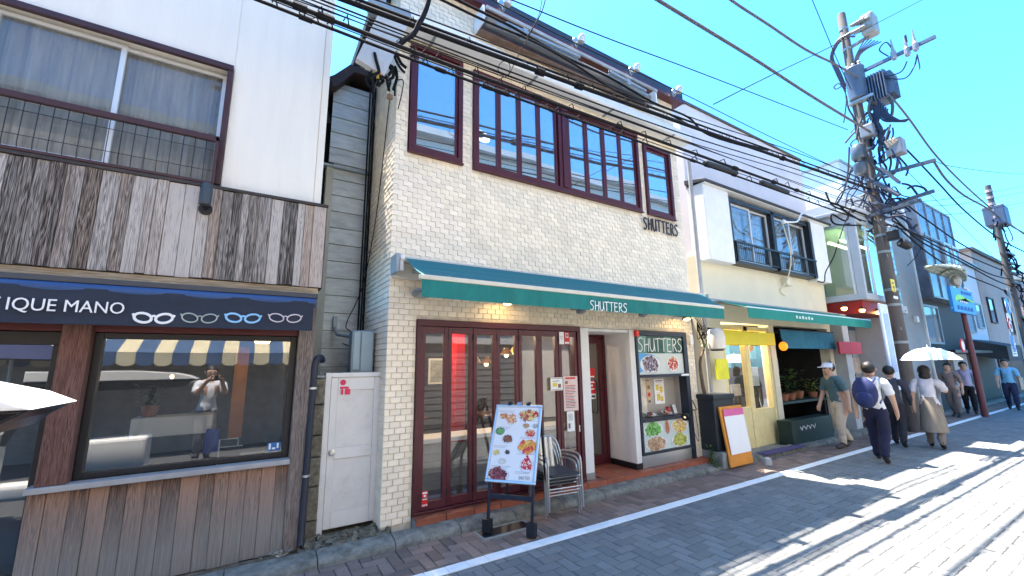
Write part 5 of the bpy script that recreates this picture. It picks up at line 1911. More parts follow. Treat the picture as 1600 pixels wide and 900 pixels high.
b.build('leaves', leafm[1], vn)
vw = MB()
for k in range(5):
    vw.tube(spline([(6.1 + .05 * k, 4.18, 2.3), (6.15 + .04 * k, 4.1, 2.1 - .03 * k), (6.2 + .02 * k, 4.13, 2.0), (6.12 + .06 * k, 4.16, 1.92), (6.2, 4.2, 2.2)], 4), .006, 5)
tag(vw.build('loose_cables', M_CABLE), 'tangle of black cables hanging under the awning end by the vine', 'cable')
for k, (x, y, z, r, lab) in enumerate([(5.98, 4.02, .06, .1, 'small green plant growing at the foot of the tile pier'), (5.93, 3.92, .03, .07, 'low weeds at the kerb below the tile pier')]):
    t = thing('pavement_plant', lab, 'plant', (x, y, z), 'plants at the pier foot')
    b = MB()
    for i in range(50 if k == 0 else 24):
        a, q_ = rnd.uniform(0, 6.28), r * rnd.random()
        c = Vector((x + q_ * math.cos(a), y + q_ * math.sin(a), z + rnd.random() * r * 2.6))
        u = Vector((math.cos(a), math.sin(a), rnd.uniform(0, 1))).normalized()
        v = u.cross(Z_).normalized()
        b.quad(c - u * .03, c + v * .013, c + u * .035, c - v * .013)
    b.build('leaves', leafm[1], t)
    b = MB()
    for i in range(5):
        b.tube([(x, y, z - .04), (x + rnd.uniform(-r, r) * .7, y + rnd.uniform(-r, r) * .7, z + r * 2)], .004, 4)
    b.build('stem', leafm[0], t)
# small A-board of the cream shop
ab = thing('pavement_sign', 'orange framed pavement sign with white and pink sheet before the cream shop', 'sign', (6.9, 3.85, 0))
c0, c1 = F(1134, 718, 3.85), F(1176, 718, 3.85)
xa, xb = c0.x + .04, c1.x - .06
MB().add([(xa, 3.80, .03), (xb, 3.80, .03), (xb, 3.90, .88), (xa, 3.90, .88), (xa, 3.83, .03), (xb, 3.83, .03), (xb, 3.93, .88), (xa, 3.93, .88)],
         [(0, 1, 2, 3), (4, 7, 6, 5), (0, 4, 5, 1), (1, 5, 6, 2), (2, 6, 7, 3), (3, 7, 4, 0)]).build('board', mat('orange_board', (.68, .25, .03), .5, var=.1), ab, bevel=.008)
MB().add([(xa + .05, 3.806, .2), (xb - .02, 3.806, .2), (xb - .02, 3.872, .80), (xa + .05, 3.872, .80)], [(0, 1, 2, 3)]).build('sheet', M_PAPER, ab)
MB().add([(xa + .05, 3.863, .74), (xb - .02, 3.863, .74), (xb - .02, 3.8745, .84), (xa + .05, 3.8745, .84)], [(0, 1, 2, 3)]).build('pink_heading', mat('pink_print', (.65, .12, .3), .5), ab)
MB().add([(xa + .02, 4.06, .03), (xb - .02, 4.06, .03), (xb - .02, 3.94, .87), (xa + .02, 3.94, .87)], [(0, 1, 2, 3)]).build('back_board', M_BLACK, ab)
MB().lathe((7.15, 3.72, .0), [(.05, 0), (.055, .09), (.03, .10)], 10)
cb = MB().lathe((6.83, 3.66, .005), [(.055, 0), (.055, .09), (.02, .11)], 12).build('sign_weight', mat('pale_weight', (.4, .4, .4), .8))
tag(cb, 'small pale weight on the ground before the pavement sign', 'weight')
tag(MB().box(7.2, 8.5, 3.86, 4.06, .06, .075).build('door_mat', mat('purple_mat', (.07, .06, .16), .9, var=.3, scale=30)), 'dark purple door mat before the cream shop', 'mat')

# ================================================================== grey building with glazed bay
gb = thing('concrete_bay_building', 'modern grey concrete building with a glazed bay over a red shop front', 'building', (11.6, 3.7, 0))
M_PANEL = mat('pale_grey_panel', (.46, .48, .50), .5, var=.05, scale=2, dirt=.1)
M_CONCW = mat('fair_concrete', (.24, .265, .28), .8, var=.1, scale=2, bump=.15, bscale=30, dirt=.2, dirtcol=(.15, .16, .17))
BX, BY = 11.62, 3.62
b = MB()
b.box(BX, 13.7, BY, 6.0, 2.90, 3.04)
b.box(BX, 13.7, BY - .02, 6.0, 4.72, 4.95)
b.box(BX, BX + .1, BY, BY + .16, 3.04, 4.72)
b.build('bay_slab', M_PANEL, gb, bevel=.006)
bay = MB().box(BX + .01, BX + .05, BY + .17, BY + .22, 3.04, 4.72).box(BX + .01, BX + .05, 4.42, 4.48, 3.04, 4.72)
for x in (12.25, 12.85, 13.45):
    bay.box(x, x + .05, BY + .01, BY + .05, 3.04, 4.72)
bay = bay.build('window', M_ALU, gb)
MB().quad((BX + .02, BY + .22, 3.04), (BX + .02, 4.42, 3.04), (BX + .023, 4.42, 4.72), (BX + .023, BY + .22, 4.72)).build('pane', glass('green_bay_glass', (.45, .72, .66), .25, .8, .01), bay)
for x0, x1 in ((BX + .1, 12.25), (12.30, 12.85), (12.90, 13.45), (13.5, 13.7)):
    MB().quad((x0, BY + .03, 3.04), (x1, BY + .033, 3.04), (x1, BY + .03, 4.72), (x0, BY + .033, 4.72)).build('pane', glass('bay_front_glass', (.5, .65, .68), .5, .9, .02), bay)
MB().box(BX + .6, 13.7, 5.6, 5.65, 3.05, 4.7).box(BX, 13.7, 3.7, 5.6, 4.66, 4.70).build('bay_room', mat('bay_room_teal', (.35, .45, .42), .9), gb)
for y in (3.95, 4.2):
    MB().box(BX + .15, 13.4, y, y + .05, 4.35, 4.39).build('tube_light', emit('tube_light', (1, .85, .4), 2.5), gb)
MB().box(BX - .12, 13.9, BY - .1, 6.0, 4.955, 5.03).build('bay_roof', mat('pale_roof', (.55, .56, .56), .5), gb, bevel=.006)
b = MB()
b.box(13.7, 16.35, 3.9, 9, 0, 5.95)
b.build('wall', M_CONCW, gb, bevel=.01)
b = MB()
b.box(14.0, 14.35, 3.86, 3.899, 2.95, 5.3)
b.box(14.45, 14.75, 3.86, 3.899, 2.95, 5.3)
sl = b.build('window', M_ALU, gb, bevel=.004)
MB().box(14.04, 14.31, 3.852, 3.859, 3.0, 5.25).box(14.49, 14.71, 3.852, 3.859, 3.0, 5.25).build('pane', mat('slot_glass', (.25, .45, .5), .08, .3), sl)
MB().box(13.95, 14.8, 3.80, 3.898, 2.75, 2.94).build('sill', M_PANEL, gb)
MB().box(16.352, 16.42, 3.86, 9, 0, 6.0).build('edge_strip', mat('pale_strip', (.6, .62, .62), .5), gb)
t = F(1310, 252, 5.0)
MB().box(t.x, t.x + 4.5, 5.0, 11, 0, t.z).build('rear_block', mat('pale_blue_render', (.58, .62, .65), .8, var=.05), gb)
MB().box(t.x - .05, t.x + 4.6, 4.95, 11, t.z + .002, t.z + .07).build('rear_roof', M_GREY, gb)
MB().box(15.5, 15.62, 3.80, 3.899, 2.55, 2.72).build('wall_lamp', M_ALU, gb, bevel=.02)
# ground floor shop under the bay
MB().box(11.4, 11.72, 4.1, 4.5, 0, 2.6).build('pillar', mat('pale_pillar', (.5, .5, .5), .7, var=.06), gb, bevel=.01)
MB().box(13.3, 13.69, 3.95, 4.5, 0, 2.6).build('pillar', mat('pale_pillar', (.5, .5, .5), .7, var=.06), gb, bevel=.01)
MB().box(11.72, 13.69, 3.75, 4.6, 2.60, 2.89).build('red_fascia', mat('red_fascia', (.28, .015, .012), .5, var=.1), gb)
MB().box(11.72, 13.3, 4.9, 5.0, 0, 2.6).build('shop_back', mat('shop_brown_back', (.16, .13, .11), .8, var=.3, scale=2), gb)
MB().box(12.9, 13.3, 4.5, 4.56, .05, 2.3).box(11.75, 12.0, 4.5, 4.56, .05, 2.3).build('shop_door', mat('grey_door', (.3, .3, .31), .6), gb)
for k, px in enumerate((1319, 1347, 1372)):
    c = F(px, 482 + 3 * k, 3.72)
    t = thing('fascia_lamp', ['leftmost small amber lamp on the red fascia', 'middle small amber lamp on the red fascia', 'rightmost small amber lamp on the red fascia'][k], 'lamp', c, 'amber lamps on the red fascia')
    MB().blob(c, .06, .05, .045).build('bulb', emit('amber_bulb', (1, .55, .12), 4.0), t)
    MB().lathe(c + Vector((0, 0, .02)), [(.05, 0), (.06, .03), (.02, .06)], 10).tube([c + Vector((0, 0, .06)), (c.x, 3.75, c.z + .08)], .012, 5).build('fitting', M_BLACK, t)
c0, c1 = F(1311, 553, 4.05), F(1340, 535, 4.05)
tag(MB().box(c0.x, c1.x + .1, 4.02, 4.06, c0.z, c1.z).build('red_sign', mat('red_sign_print', (.5, .02, .04), .5, var=.1), bevel=.006), 'plain red hanging sign in the shop under the glazed bay', 'sign')
c0 = F(1336, 572, 4.4)
tag(MB().box(c0.x - .4, c0.x + .3, 4.39, 4.43, c0.z - .18, c0.z + .2).build('tan_poster', mat('tan_poster', (.45, .33, .24), .7, var=.3, scale=5)), 'tan poster on the wall below the red hanging sign', 'poster')

# ================================================================== further houses along the street
def facade_windows(parent, rects, y, fm, gm, depth=.06):
    for (x0, x1, z0, z1) in rects:
        b_ = MB()
        t_ = .06
        b_.box(x0, x1, y - depth, y - .002, z0, z0 + t_).box(x0, x1, y - depth, y - .002, z1 - t_, z1)
        b_.box(x0, x0 + t_, y - depth, y - .002, z0 + t_, z1 - t_).box(x1 - t_, x1, y - depth, y - .002, z0 + t_, z1 - t_)
        w_ = b_.build('window', fm, parent)
        MB().box(x0 + t_, x1 - t_, y - .03, y - .003, z0 + t_, z1 - t_).build('pane', gm, w_)


M_WG = mat('far_window_glass', (.06, .09, .11), .05, .0, spec=.9)
M_WGB = mat('far_window_glass_blue', (.2, .33, .4), .08, .4)
db = thing('black_building', 'black building with a tall dark glass stair front and black shop canopy', 'building', (18, 4.1, 0))
MB().box(16.6, 21.3, 4.1, 9, 0, 6.35).build('wall', mat('black_cladding', (.018, .017, .022), .6, var=.2), db)
MB().box(17.0, 20.6, 3.75, 4.09, 3.35, 6.5).build('glass_box', mat('dark_glass_box', (.12, .15, .2), .2, var=.3, scale=3), db)
b = MB()
for x in (17.0, 17.9, 18.8, 19.7, 20.55):
    b.box(x, x + .05, 3.72, 3.749, 3.35, 6.5)
for z in (3.35, 4.3, 5.3, 6.45):
    b.box(17.05, 20.55, 3.725, 3.748, z, z + .05)
b.build('mullion', M_GREY, db)
facade_windows(db, [(18.9, 19.6, 4.5, 5.3), (19.8, 20.5, 4.5, 5.3), (18.9, 19.6, 3.45, 4.2)], 3.72, M_ALU, M_WGB)
facade_windows(db, [(16.9, 18.6, 2.0, 3.2)], 4.1, M_GREY, M_WG)
MB().box(16.7, 20.9, 3.45, 4.09, 1.72, 1.80).build('canopy', M_BLACK, db)
MB().box(18.8, 20.4, 3.98, 4.09, .05, 1.70).build('pale_door', mat('pale_panel_far', (.45, .42, .4), .7), db)
wb = thing('white_house', 'white house with a black shop canopy beyond the street lamp', 'building', (23, 4.2, 0))
MB().box(21.35, 25.3, 4.2, 10, 0, 5.2).build('wall', mat('white_render_far', (.66, .68, .7), .8, var=.05), wb)
MB().box(21.3, 25.35, 4.1, 10, 5.202, 5.35).build('roof', M_GREY, wb)
facade_windows(wb, [(21.8, 23.4, 2.5, 3.6), (23.9, 24.8, 2.7, 3.7)], 4.2, M_GREY, M_WGB)
MB().add([(21.4, 4.19, 2.25), (25.2, 4.19, 2.25), (25.2, 3.2, 1.95), (21.4, 3.2, 1.95), (21.4, 4.19, 1.7), (25.2, 4.19, 1.7), (25.2, 3.2, 1.45), (21.4, 3.2, 1.45)],
         [(0, 3, 2, 1), (3, 7, 6, 2), (0, 4, 7, 3), (1, 2, 6, 5), (4, 5, 6, 7)]).build('canopy', mat('charcoal_canopy', (.05, .055, .06), .8, var=.15), wb)
MB().box(21.4, 25.2, 4.15, 4.19, 0, 1.65).build('shop_front', mat('dark_front_green', (.02, .035, .03), .6), wb)
be = thing('beige_house', 'beige house with dark timber windows near the far utility pole', 'building', (28, 4.2, 0))
MB().box(25.4, 33, 4.2, 12, 0, 6.0).build('wall', mat('beige_render', (.40, .32, .28), .85, var=.08, dirt=.2), be)
MB().box(25.3, 33.1, 4.1, 12, 6.002, 6.15).build('roof', mat('brown_roof', (.12, .09, .08), .7), be)
facade_windows(be, [(29.2, 30.3, 2.6, 4.3), (30.6, 31.8, 2.6, 4.3), (26.2, 27.2, 3.0, 4.1)], 4.2, mat('dark_timber', (.06, .03, .03), .6), M_WG)
MB().box(25.8, 32.6, 4.15, 4.19, .05, 1.9).build('shop_front', mat('far_shop_brown', (.12, .07, .045), .7, var=.4, scale=2), be)
FAR = [('pink_house', 'pale pink house further down the street', 33.3, 38, 5.4, (.55, .42, .40)), ('cream_terrace', 'cream house far down the street', 38.2, 44, 6.2, (.55, .5, .4)),
       ('grey_terrace', 'grey house at the far end of the street', 44.2, 52, 7.0, (.4, .41, .43)), ('tan_terrace', 'tan house last in the far row', 52.2, 64, 6.3, (.45, .36, .26))]
for nme, lab, x0, x1, z1, c in FAR:
    t = thing(nme, lab, 'building', ((x0 + x1) / 2, 4.2, 0), 'far houses along the street')
    MB().box(x0, x1, 4.0, 12, 0, z1).build('wall', mat(nme + '_render', c, .85, var=.08), t)
    MB().box(x0 - .1, x1 + .05, 3.9, 12, z1 + .002, z1 + .15).build('roof', M_GREY, t)
    facade_windows(t, [(x0 + .6 + 1.9 * i, x0 + 1.8 + 1.9 * i, 2.8, 4.0) for i in range(int((x1 - x0 - .8) / 1.9))], 4.0, M_GREY, M_WG)
    MB().box(x0 + .3, x1 - .3, 3.95, 3.99, .05, 2.0).build('shop_front', mat(nme + '_front', tuple(v * .35 for v in c), .7, var=.4, scale=2), t)
# end of the street: houses closing the view where it bends
t = thing('end_house', 'pale house closing the far end of the street', 'building', (70, 0, 0))
MB().box(68, 76, -10, 4.0, 0, 6.5).build('wall', mat('end_render', (.5, .5, .5), .85, var=.1), t)
MB().box(67.8, 76, -10, 4.1, 6.502, 6.7).build('roof', M_GREY, t)
# white house roof seen behind the beige one
t = thing('rear_house', 'white block with grey roof rising behind the white house', 'building', (24, 9, 0))
MB().box(22, 31, 10.2, 16, 0, 8.2).build('wall', mat('rear_white', (.62, .62, .64), .8, var=.05), t)
MB().box(21.9, 31.1, 10.1, 16, 8.202, 8.4).build('roof', M_GREY, t)

# ================================================================== opposite side of the street (behind the camera, seen in the panes)
op = thing('opposite_house', 'pale three storey house across the street mirrored in the window panes', 'building', (3, -2.2, 0))
M_OP = mat('opposite_render', (.80, .76, .68), .85, var=.05, scale=1.5, dirt=.2)
MB().box(1.2, 16, -8, -2.2, 0, 8.0).build('wall', M_OP, op)
MB().box(1.0, 16.2, -8.2, -1.9, 8.002, 8.2).build('roof', M_GREY, op)
b = MB()
for z in (2.5, 5.2):
    b.box(1.2, 16, -2.35, -2.05, z, z + .18)
for i in range(4):
    b.box(1.2, 16, -2.19, -2.16, 7.1 + .2 * i, 7.12 + .2 * i)
b.build('string_course', M_WHITE, op)
facade_windows(op, [(2 + 2.4 * i, 3.4 + 2.4 * i, z, z + 1.3) for i in range(5) for z in (3.2, 5.9)], -2.2, M_ALU, M_WG)
for o_ in op.children:
    if o_.name.startswith('window'):
        for p in o_.data.vertices:
            p.co.y = -p.co.y
        for q_ in o_.children:
            for p in q_.data.vertices:
                p.co.y = -p.co.y
b = MB()
for i in range(24):
    b.box(3.2, 6.6, -2.195, -2.165 - .012 * (i % 2), .1 + .085 * i, .18 + .085 * i)
b.build('roller_shutter', mat('shutter_grey', (.36, .36, .36), .5, .2, var=.05), op)
MB().box(3.1, 6.7, -2.19, -2.1, 2.16, 2.4).box(8.5, 14, -2.19, -1.6, 2.2, 2.45).build('shop_fascia', M_WHITE, op)
MB().box(8.5, 14, -2.19, -2.15, .1, 2.19).build('dark_shop_front', mat('dark_front', (.08, .07, .06), .5), op)
M_DISH = mat('dish_white', (.7, .7, .7), .5)
t = thing('satellite_dish', 'white satellite dish on the roof across the street', 'dish', (5.5, -2.3, 8.3))
MB().lathe((5.5, -2.2, 8.55), [(.05, 0), (.2, .03), (.3, .09), (.29, .1), (.04, .03)], 16, axis=(0, 1, .4)).build('dish', M_DISH, t, smooth=True)
MB().tube([(5.5, -2.3, 8.2), (5.5, -2.25, 8.55)], .03, 8).build('mast', M_GREY, t)
os_ = thing('opposite_cafe', 'low brick cafe across the street with striped awning mirrored in the shop window', 'building', (-4, -2.2, 0))
MB().box(-16, 1.1, -8, -2.2, 0, 6.8).build('wall', mat('opposite_dark', (.34, .29, .24), .85, var=.3), os_)
MB().box(-16.2, 1.15, -8.2, -2.0, 6.802, 7.0).build('roof', M_GREY, os_)
MB().box(-9, 1.0, -2.19, -2.13, 1.9, 2.7).build('orange_fascia', mat('timber_orange', (.4, .2, .06), .6, var=.2, scale=3, stretch=(1, 1, 6)), os_)
sa = thing('striped_awning', 'yellow and blue striped awning across the street', 'awning', (-2, -2.2, 2.6))
MS = [mat('stripe_cream', (.62, .54, .36), .8), mat('stripe_blue', (.05, .10, .2), .8)]
for k in range(22):
    x0 = -4.6 + .26 * k
    b = MB()
    b.add([(x0, -2.19, 2.3), (x0 + .258, -2.19, 2.3), (x0 + .258, -1.35, 1.9), (x0, -1.35, 1.9), (x0, -2.19, 2.29), (x0 + .258, -2.19, 2.29), (x0 + .258, -1.35, 1.89), (x0, -1.35, 1.89)],
          [(0, 1, 2, 3), (4, 7, 6, 5), (0, 3, 7, 4), (1, 5, 6, 2)])
    b.prism([(0, 0), (.258, 0), (.258, -.2), (.19, -.25), (.07, -.25), (0, -.2)], (x0, -1.35, 1.9), X_, Z_, Y_, 0, .008)
    b.build('stripe', MS[k % 2], sa)
t = thing('cafe_parasol', 'navy parasol across the street', 'parasol', (-3.2, -1.0, 0))
MB().lathe((-3.2, -1.2, 1.75), [(1.0, 0), (.5, .2), (.02, .36)], 10).build('canopy', mat('navy_canvas', (.02, .03, .09), .8), t)
MB().tube([(-3.2, -1.2, 0), (-3.2, -1.2, 2.1)], .025, 8).build('pole', M_ALU, t)
# ================================================================== utility pole
def S(pts, r, n=6, k=5, mb=None, Y=None):
    """cable through photo points given as (px, py, depth)"""
    b_ = mb or MB()
    b_.tube(spline([F(p[0], p[1], p[2] if len(p) > 2 else Y) for p in pts], k), r, n)
    return b_


PX, PY = 12.46, 3.42
up = thing('utility_pole', 'concrete utility pole crowded with transformers, boxes and cables', 'utility pole', (PX, PY, 0))
M_POLE = mat('pole_concrete', (.11, .093, .082), .85, var=.2, scale=5, stretch=(3, 3, .5), bump=.2, dirt=.35, dirtcol=(.12, .1, .09))
MB().lathe((PX, PY, -.02), [(.14, 0), (.09, 10.5), (.075, 10.53)], 18).build('pole', M_POLE, up, smooth=True)
b = MB()
for z in (1.9, 2.75, 3.1, 4.0, 4.4, 5.2, 5.8, 6.6, 7.1, 8.5, 9.4, 10.0):
    b.lathe((PX, PY, z), [(.14 - .0047 * z, 0), (.15 - .0047 * z, .005), (.15 - .0047 * z, .055), (.14 - .0047 * z, .06)], 16)
b.build('band', M_GREY, up, kind='stuff')
b = MB()
for k in range(16):
    z = 2.2 + .42 * k
    s = 1 if k % 2 else -1
    b.tube([(PX + s * .10, PY - .08, z), (PX + s * .26, PY - .12, z + .01), (PX + s * .26, PY - .12, z + .05)], .012, 5)
b.build('step_bolt', M_GREY, up, kind='stuff')
M_TR = mat('transformer_grey', (.085, .11, .155), .5, .1, var=.1, dirt=.3)
def SX(pts, r, n=6, k=5, mb=None, X=None):
    b_ = mb or MB()
    b_.tube(spline([FX(p[0], p[1], X) for p in pts], k), r, n)
    return b_


# big round transformer
c = FX(1338, 132, 12.35)
MB().lathe((c.x, c.y, c.z - .42), [(.15, 0), (.19, .02), (.2, .8), (.21, .82), (.2, .85), (.1, .89)], 20).build('transformer', M_TR, up, smooth=True)
b = MB()
for dx in (-.12, .0, .12):
    b.lathe((c.x, c.y + dx, c.z + .46), [(.035, 0), (.05, .03), (.03, .06), (.045, .09), (.02, .13)], 10)
b.build('bushing', mat('porcelain', (.25, .24, .23), .25), up)
MB().box(c.x - .1, c.x + .1, c.y - .3, c.y + .2, c.z - .5, c.z - .44).build('transformer_shelf', M_GREY, up)
# finned transformer
c2 = FX(1374, 140, 12.6)
b = MB()
b.box(c2.x - .2, c2.x + .25, c2.y - .2, c2.y + .2, c2.z - .36, c2.z + .36)
for i in range(9):
    x = c2.x - .2 + i * .054
    b.box(x, x + .02, c2.y - .30, c2.y - .201, c2.z - .3, c2.z + .28)
for i in range(7):
    y = c2.y - .19 + i * .055
    b.box(c2.x - .30, c2.x - .201, y, y + .02, c2.z - .36, c2.z + .34)
b.build('radiator', M_TR, up, bevel=.004)
# top switch box
c3 = FX(1355, 42, 12.4)
b = MB()
b.box(c3.x - .16, c3.x + .2, c3.y - .18, c3.y + .10, c3.z - .26, c3.z + .28)
b.build('switch_box', mat('pale_switch', (.30, .29, .27), .5, .0, var=.08, dirt=.3, dirtcol=(.35, .3, .22)), up, bevel=.05)
b = MB()
for i in range(3):
    for s in (-1, 1):
        b.lathe((c3.x - .16, c3.y - .1 + .09 * i, c3.z - .1 + .2 * (s + 1) / 2), [(.05, 0), (.06, .04), (.04, .08), (.055, .12), (.025, .2)], 8, axis=(-.4, .9, .1))
b.bar((PX, PY, c3.z - .27), (c3.x, c3.y, c3.z - .27), .06)
b.build('insulator', mat('porcelain_grey', (.2, .19, .18), .3), up)
# high arm with three cutouts
a0, a1 = FX(1345, 113, 12.4), FX(1462, 57, 12.4)
MB().bar(a0, a1, .07, .07).build('crossarm', mat('blue_grey_steel', (.10, .14, .2), .5, .3), up)
b = MB()
for (px, py) in ((1396, 84), (1417, 78), (1430, 70)):
    q_ = FX(px, py, 12.36)
    b.lathe(q_ - Vector((0, 0, .16)), [(.035, 0), (.055, .04), (.055, .2), (.035, .24), (.02, .4), (.01, .55)], 10)
b.build('cutout', mat('porcelain_white', (.26, .25, .26), .3, var=.2), up)
b = MB()
SX([(1396, 80), (1385, 66), (1374, 78), (1388, 88)], .014, 5, mb=b, X=12.35)
SX([(1417, 96), (1408, 112), (1385, 119), (1372, 115)], .014, 5, mb=b, X=12.35)
SX([(1433, 85), (1428, 105), (1412, 123), (1375, 120)], .014, 5, mb=b, X=12.35)
SX([(1433, 85), (1437, 105), (1434, 110)], .012, 5, mb=b, X=12.35)
SX([(1417, 66), (1415, 55)], .016, 5, mb=b, X=12.35)
# feeder loops from the top box down the left of the pole
for k in range(3):
    SX([(1340 - 2 * k, 45 + 6 * k), (1316 - 2 * k, 60), (1301 - 1.5 * k, 88), (1312 - 3 * k, 112), (1321, 135 + 4 * k)], .022, 6, mb=b, X=12.35)
SX([(1321, 130), (1308, 139), (1303, 136), (1312, 131), (1322, 150), (1320, 180), (1318, 192)], .014, 5, mb=b, X=12.35)
SX([(1322, 150), (1326, 170), (1334, 185), (1338, 210)], .02, 5, mb=b, X=12.35)
for k in range(6):
    SX([(1352 + 5 * k, 60 + k), (1342 + 2 * k, 78), (1336 + k, 92), (1338, 105 + 3 * k)], .013, 5, mb=b, X=12.35)
# tangle under the transformers
q = random.Random(12)
for k in range(44):
    x0, y0 = q.uniform(1335, 1395), q.uniform(150, 300)
    pts = [(x0, y0)]
    for j in range(3):
        pts.append((pts[-1][0] + q.uniform(-17, 17), pts[-1][1] + q.uniform(4, 26)))
    SX(pts, q.uniform(.012, .026), 5, 4, b, X=q.uniform(12.2, 12.7))
for k in range(30):
    x0, y0 = q.uniform(1310, 1420), q.uniform(285, 360)
    pts = [(x0, y0)]
    for j in range(3):
        pts.append((pts[-1][0] + q.uniform(4, 16), pts[-1][1] + q.uniform(-8, 14)))
    SX(pts, q.uniform(.012, .026), 5, 4, b, X=q.uniform(12.2, 12.7))
for k in range(6):
    SX([(1372 + 3 * k, 155 + 3 * k), (1373 + 3 * k, 178), (1385 + 5 * k, 190), (1420, 186)], .018, 5, 4, b, X=12.35)
for k in range(5):
    SX([(1375 - 2 * k, 165), (1372 - 3 * k, 192 + 3 * k), (1362 - 3 * k, 205), (1352, 212)], .018, 5, 4, b, X=12.35)
b.build('pole_wiring', mat('cable_blue_black', (.018, .02, .045), .5), up, smooth=True, kind='stuff')
b = MB()
for k in range(14):
    x0, y0 = q.uniform(1340, 1385), q.uniform(140, 240)
    SX([(x0, y0), (x0 + q.uniform(-8, 12), y0 + 16), (x0 + q.uniform(-10, 10), y0 + 34)], q.uniform(.02, .035), 6, 4, b, X=q.uniform(12.2, 12.7))
SX([(1349, 205), (1352, 240), (1366, 260), (1382, 270)], .035, 6, 4, b, X=12.35)
SX([(1404, 245), (1398, 270), (1380, 278)], .03, 6, 4, b, X=12.35)
b.build('grey_conduit', mat('grey_conduit', (.07, .068, .068), .7), up, smooth=True)
# lower boxes and arms
M_PB = mat('pole_box', (.22, .22, .23), .5, var=.06, dirt=.25)
c = FX(1356, 207, 12.3)
MB().box(c.x - .12, c.x + .12, c.y - .14, c.y + .12, c.z - .13, c.z + .17).build('pole_box', M_PB, up, bevel=.02)
c = FX(1398, 232, 12.4)
MB().box(c.x - .14, c.x + .16, c.y - .17, c.y + .14, c.z - .18, c.z + .2).build('pole_box', M_PB, up, bevel=.02)
b = MB()
for k in range(4):
    b.tube([(c.x - .17, c.y - .1 + .05 * k, c.z + .1 - .03 * k), (c.x - .24, c.y - .06 + .05 * k, c.z + .16)], .02, 6)
b.build('connector', mat('tan_connector', (.55, .42, .28), .5), up)
c = FX(1341, 240, 12.3)
MB().lathe((c.x, c.y, c.z - .15), [(.13, 0), (.15, .03), (.15, .3), (.10, .36)], 14).build('pole_canister', mat('clear_canister', (.10, .115, .13), .3, .2, var=.15), up, smooth=True)
c = FX(1345, 264, 12.3)
MB().lathe((c.x, c.y, c.z - .15), [(.10, 0), (.14, .05), (.14, .28), (.08, .34)], 14).build('pole_canister', mat('clear_canister', (.10, .115, .13), .3, .2, var=.15), up, smooth=True)
M_ARM = mat('arm_steel', (.09, .10, .12), .5, .3, var=.1)
for (p0, p1, y0) in (((1366, 276), (1462, 250), 3.2), ((1378, 325), (1460, 298), 3.3), ((1345, 342), (1440, 312), 3.15), ((1376, 262), (1405, 285), 3.1)):
    MB().bar(FX(*p0, 12.3 + y0 - 3.15), FX(*p1, 12.3 + y0 - 3.15), .07, .07).build('crossarm', M_ARM, up)
MB().tube([FX(1366, 285, 12.3), FX(1405, 305, 12.3)], .05, 8).build('bracket', M_ARM, up)
c = FX(1397, 368, 12.3)
MB().box(c.x - .1, c.x + .1, c.y - .12, c.y + .12, c.z - .1, c.z + .12).build('pole_box', M_BLACK, up, bevel=.02)
c = FX(1406, 378, 12.2)
MB().lathe((c.x, c.y, c.z), [(.08, 0), (.1, .02), (.1, .2), (.06, .25)], 12, axis=(.6, -.4, -.4)).build('loudspeaker', M_BLACK, up)
c = F(1396, 446, PY - .16)
b = MB()
b.box(c.x - .13, c.x + .10, PY - .165, PY - .15, c.z - .14, c.z + .14)
b.build('yellow_plate', mat('yellow_plate', (.75, .55, .02), .5), up, bevel=.01)
b = MB()
for z in (.05, -.05):
    b.fbox(Vector((c.x - .03, PY - .1655, c.z + z)), X_, Z_, FN, -.04, .05, -.02, .03, 0, .002)
b.fbox(Vector((c.x, PY - .1655, c.z - .11)), X_, Z_, FN, -.03, .02, -.01, .015, 0, .002)
b.build('plate_mark', M_INK, up)
MB().box(c.x - .1, c.x + .14, PY - .162, PY - .15, c.z - .30, c.z - .24).build('name_plate', M_PAPER, up)
tb = thing('pole_banner_sign', 'pale blue and white upright sign strapped to the utility pole', 'sign', F(1408, 560, 3.2))
c0, c1 = F(1393, 600, 3.22), F(1418, 482, 3.22)
MB().box(c0.x, c0.x + .42, 3.19, 3.23, .95, c1.z).build('board', mat('pale_sign_print', (.6, .64, .72), .5, var=.05), tb, bevel=.01)
MB().box(c0.x + .1, c0.x + .34, 3.183, 3.1895, 1.3, c1.z - .2).build('blue_panel', mat('pale_blue_print', (.33, .43, .68), .5, var=.1), tb)

# ================================================================== overhead cables
M_TWIST = mat('twisted_cable', (.10, .085, .085), .7, var=.4, scale=30)


def cable(label, pts, r, sag=None, Y=None, lash=False):
    b_ = S(pts, r * .74, 7, 6, Y=Y)
    o_ = b_.build('overhead_cable', M_TWIST if r >= .03 and 'twisted' in label or 'heavy' in label or 'thick cable' in label else M_CABLE, smooth=True)
    tag(o_, label, 'cable', 'overhead cables')
    return o_


def wraps(pts, r, Y, step=18, name='lashing', par=None, seed=1):
    """ties and spiral hangers along a bundle"""
    q_ = random.Random(seed)
    P = spline([F(p[0], p[1], Y) for p in pts], 40)
    b_ = MB()
    for i in range(0, len(P) - 2, 2):
        if q_.random() < .4:
            a_, c_ = P[i], P[i + 1]
            b_.tube([a_ + Vector((0, -.01, r)), a_.lerp(c_, .5) + Vector((0, -.02, r + q_.uniform(.02, .06))), c_ + Vector((0, 0, -r * .5))], .006, 4)
        if q_.random() < .14:
            a_ = P[i]
            t_ = (P[i + 1] - a_).normalized()
            b_.tube([a_, a_ + t_ * q_.uniform(.05, .12)], r * 1.22, 7)
    return b_.build(name, M_CABLE, par, kind='stuff')


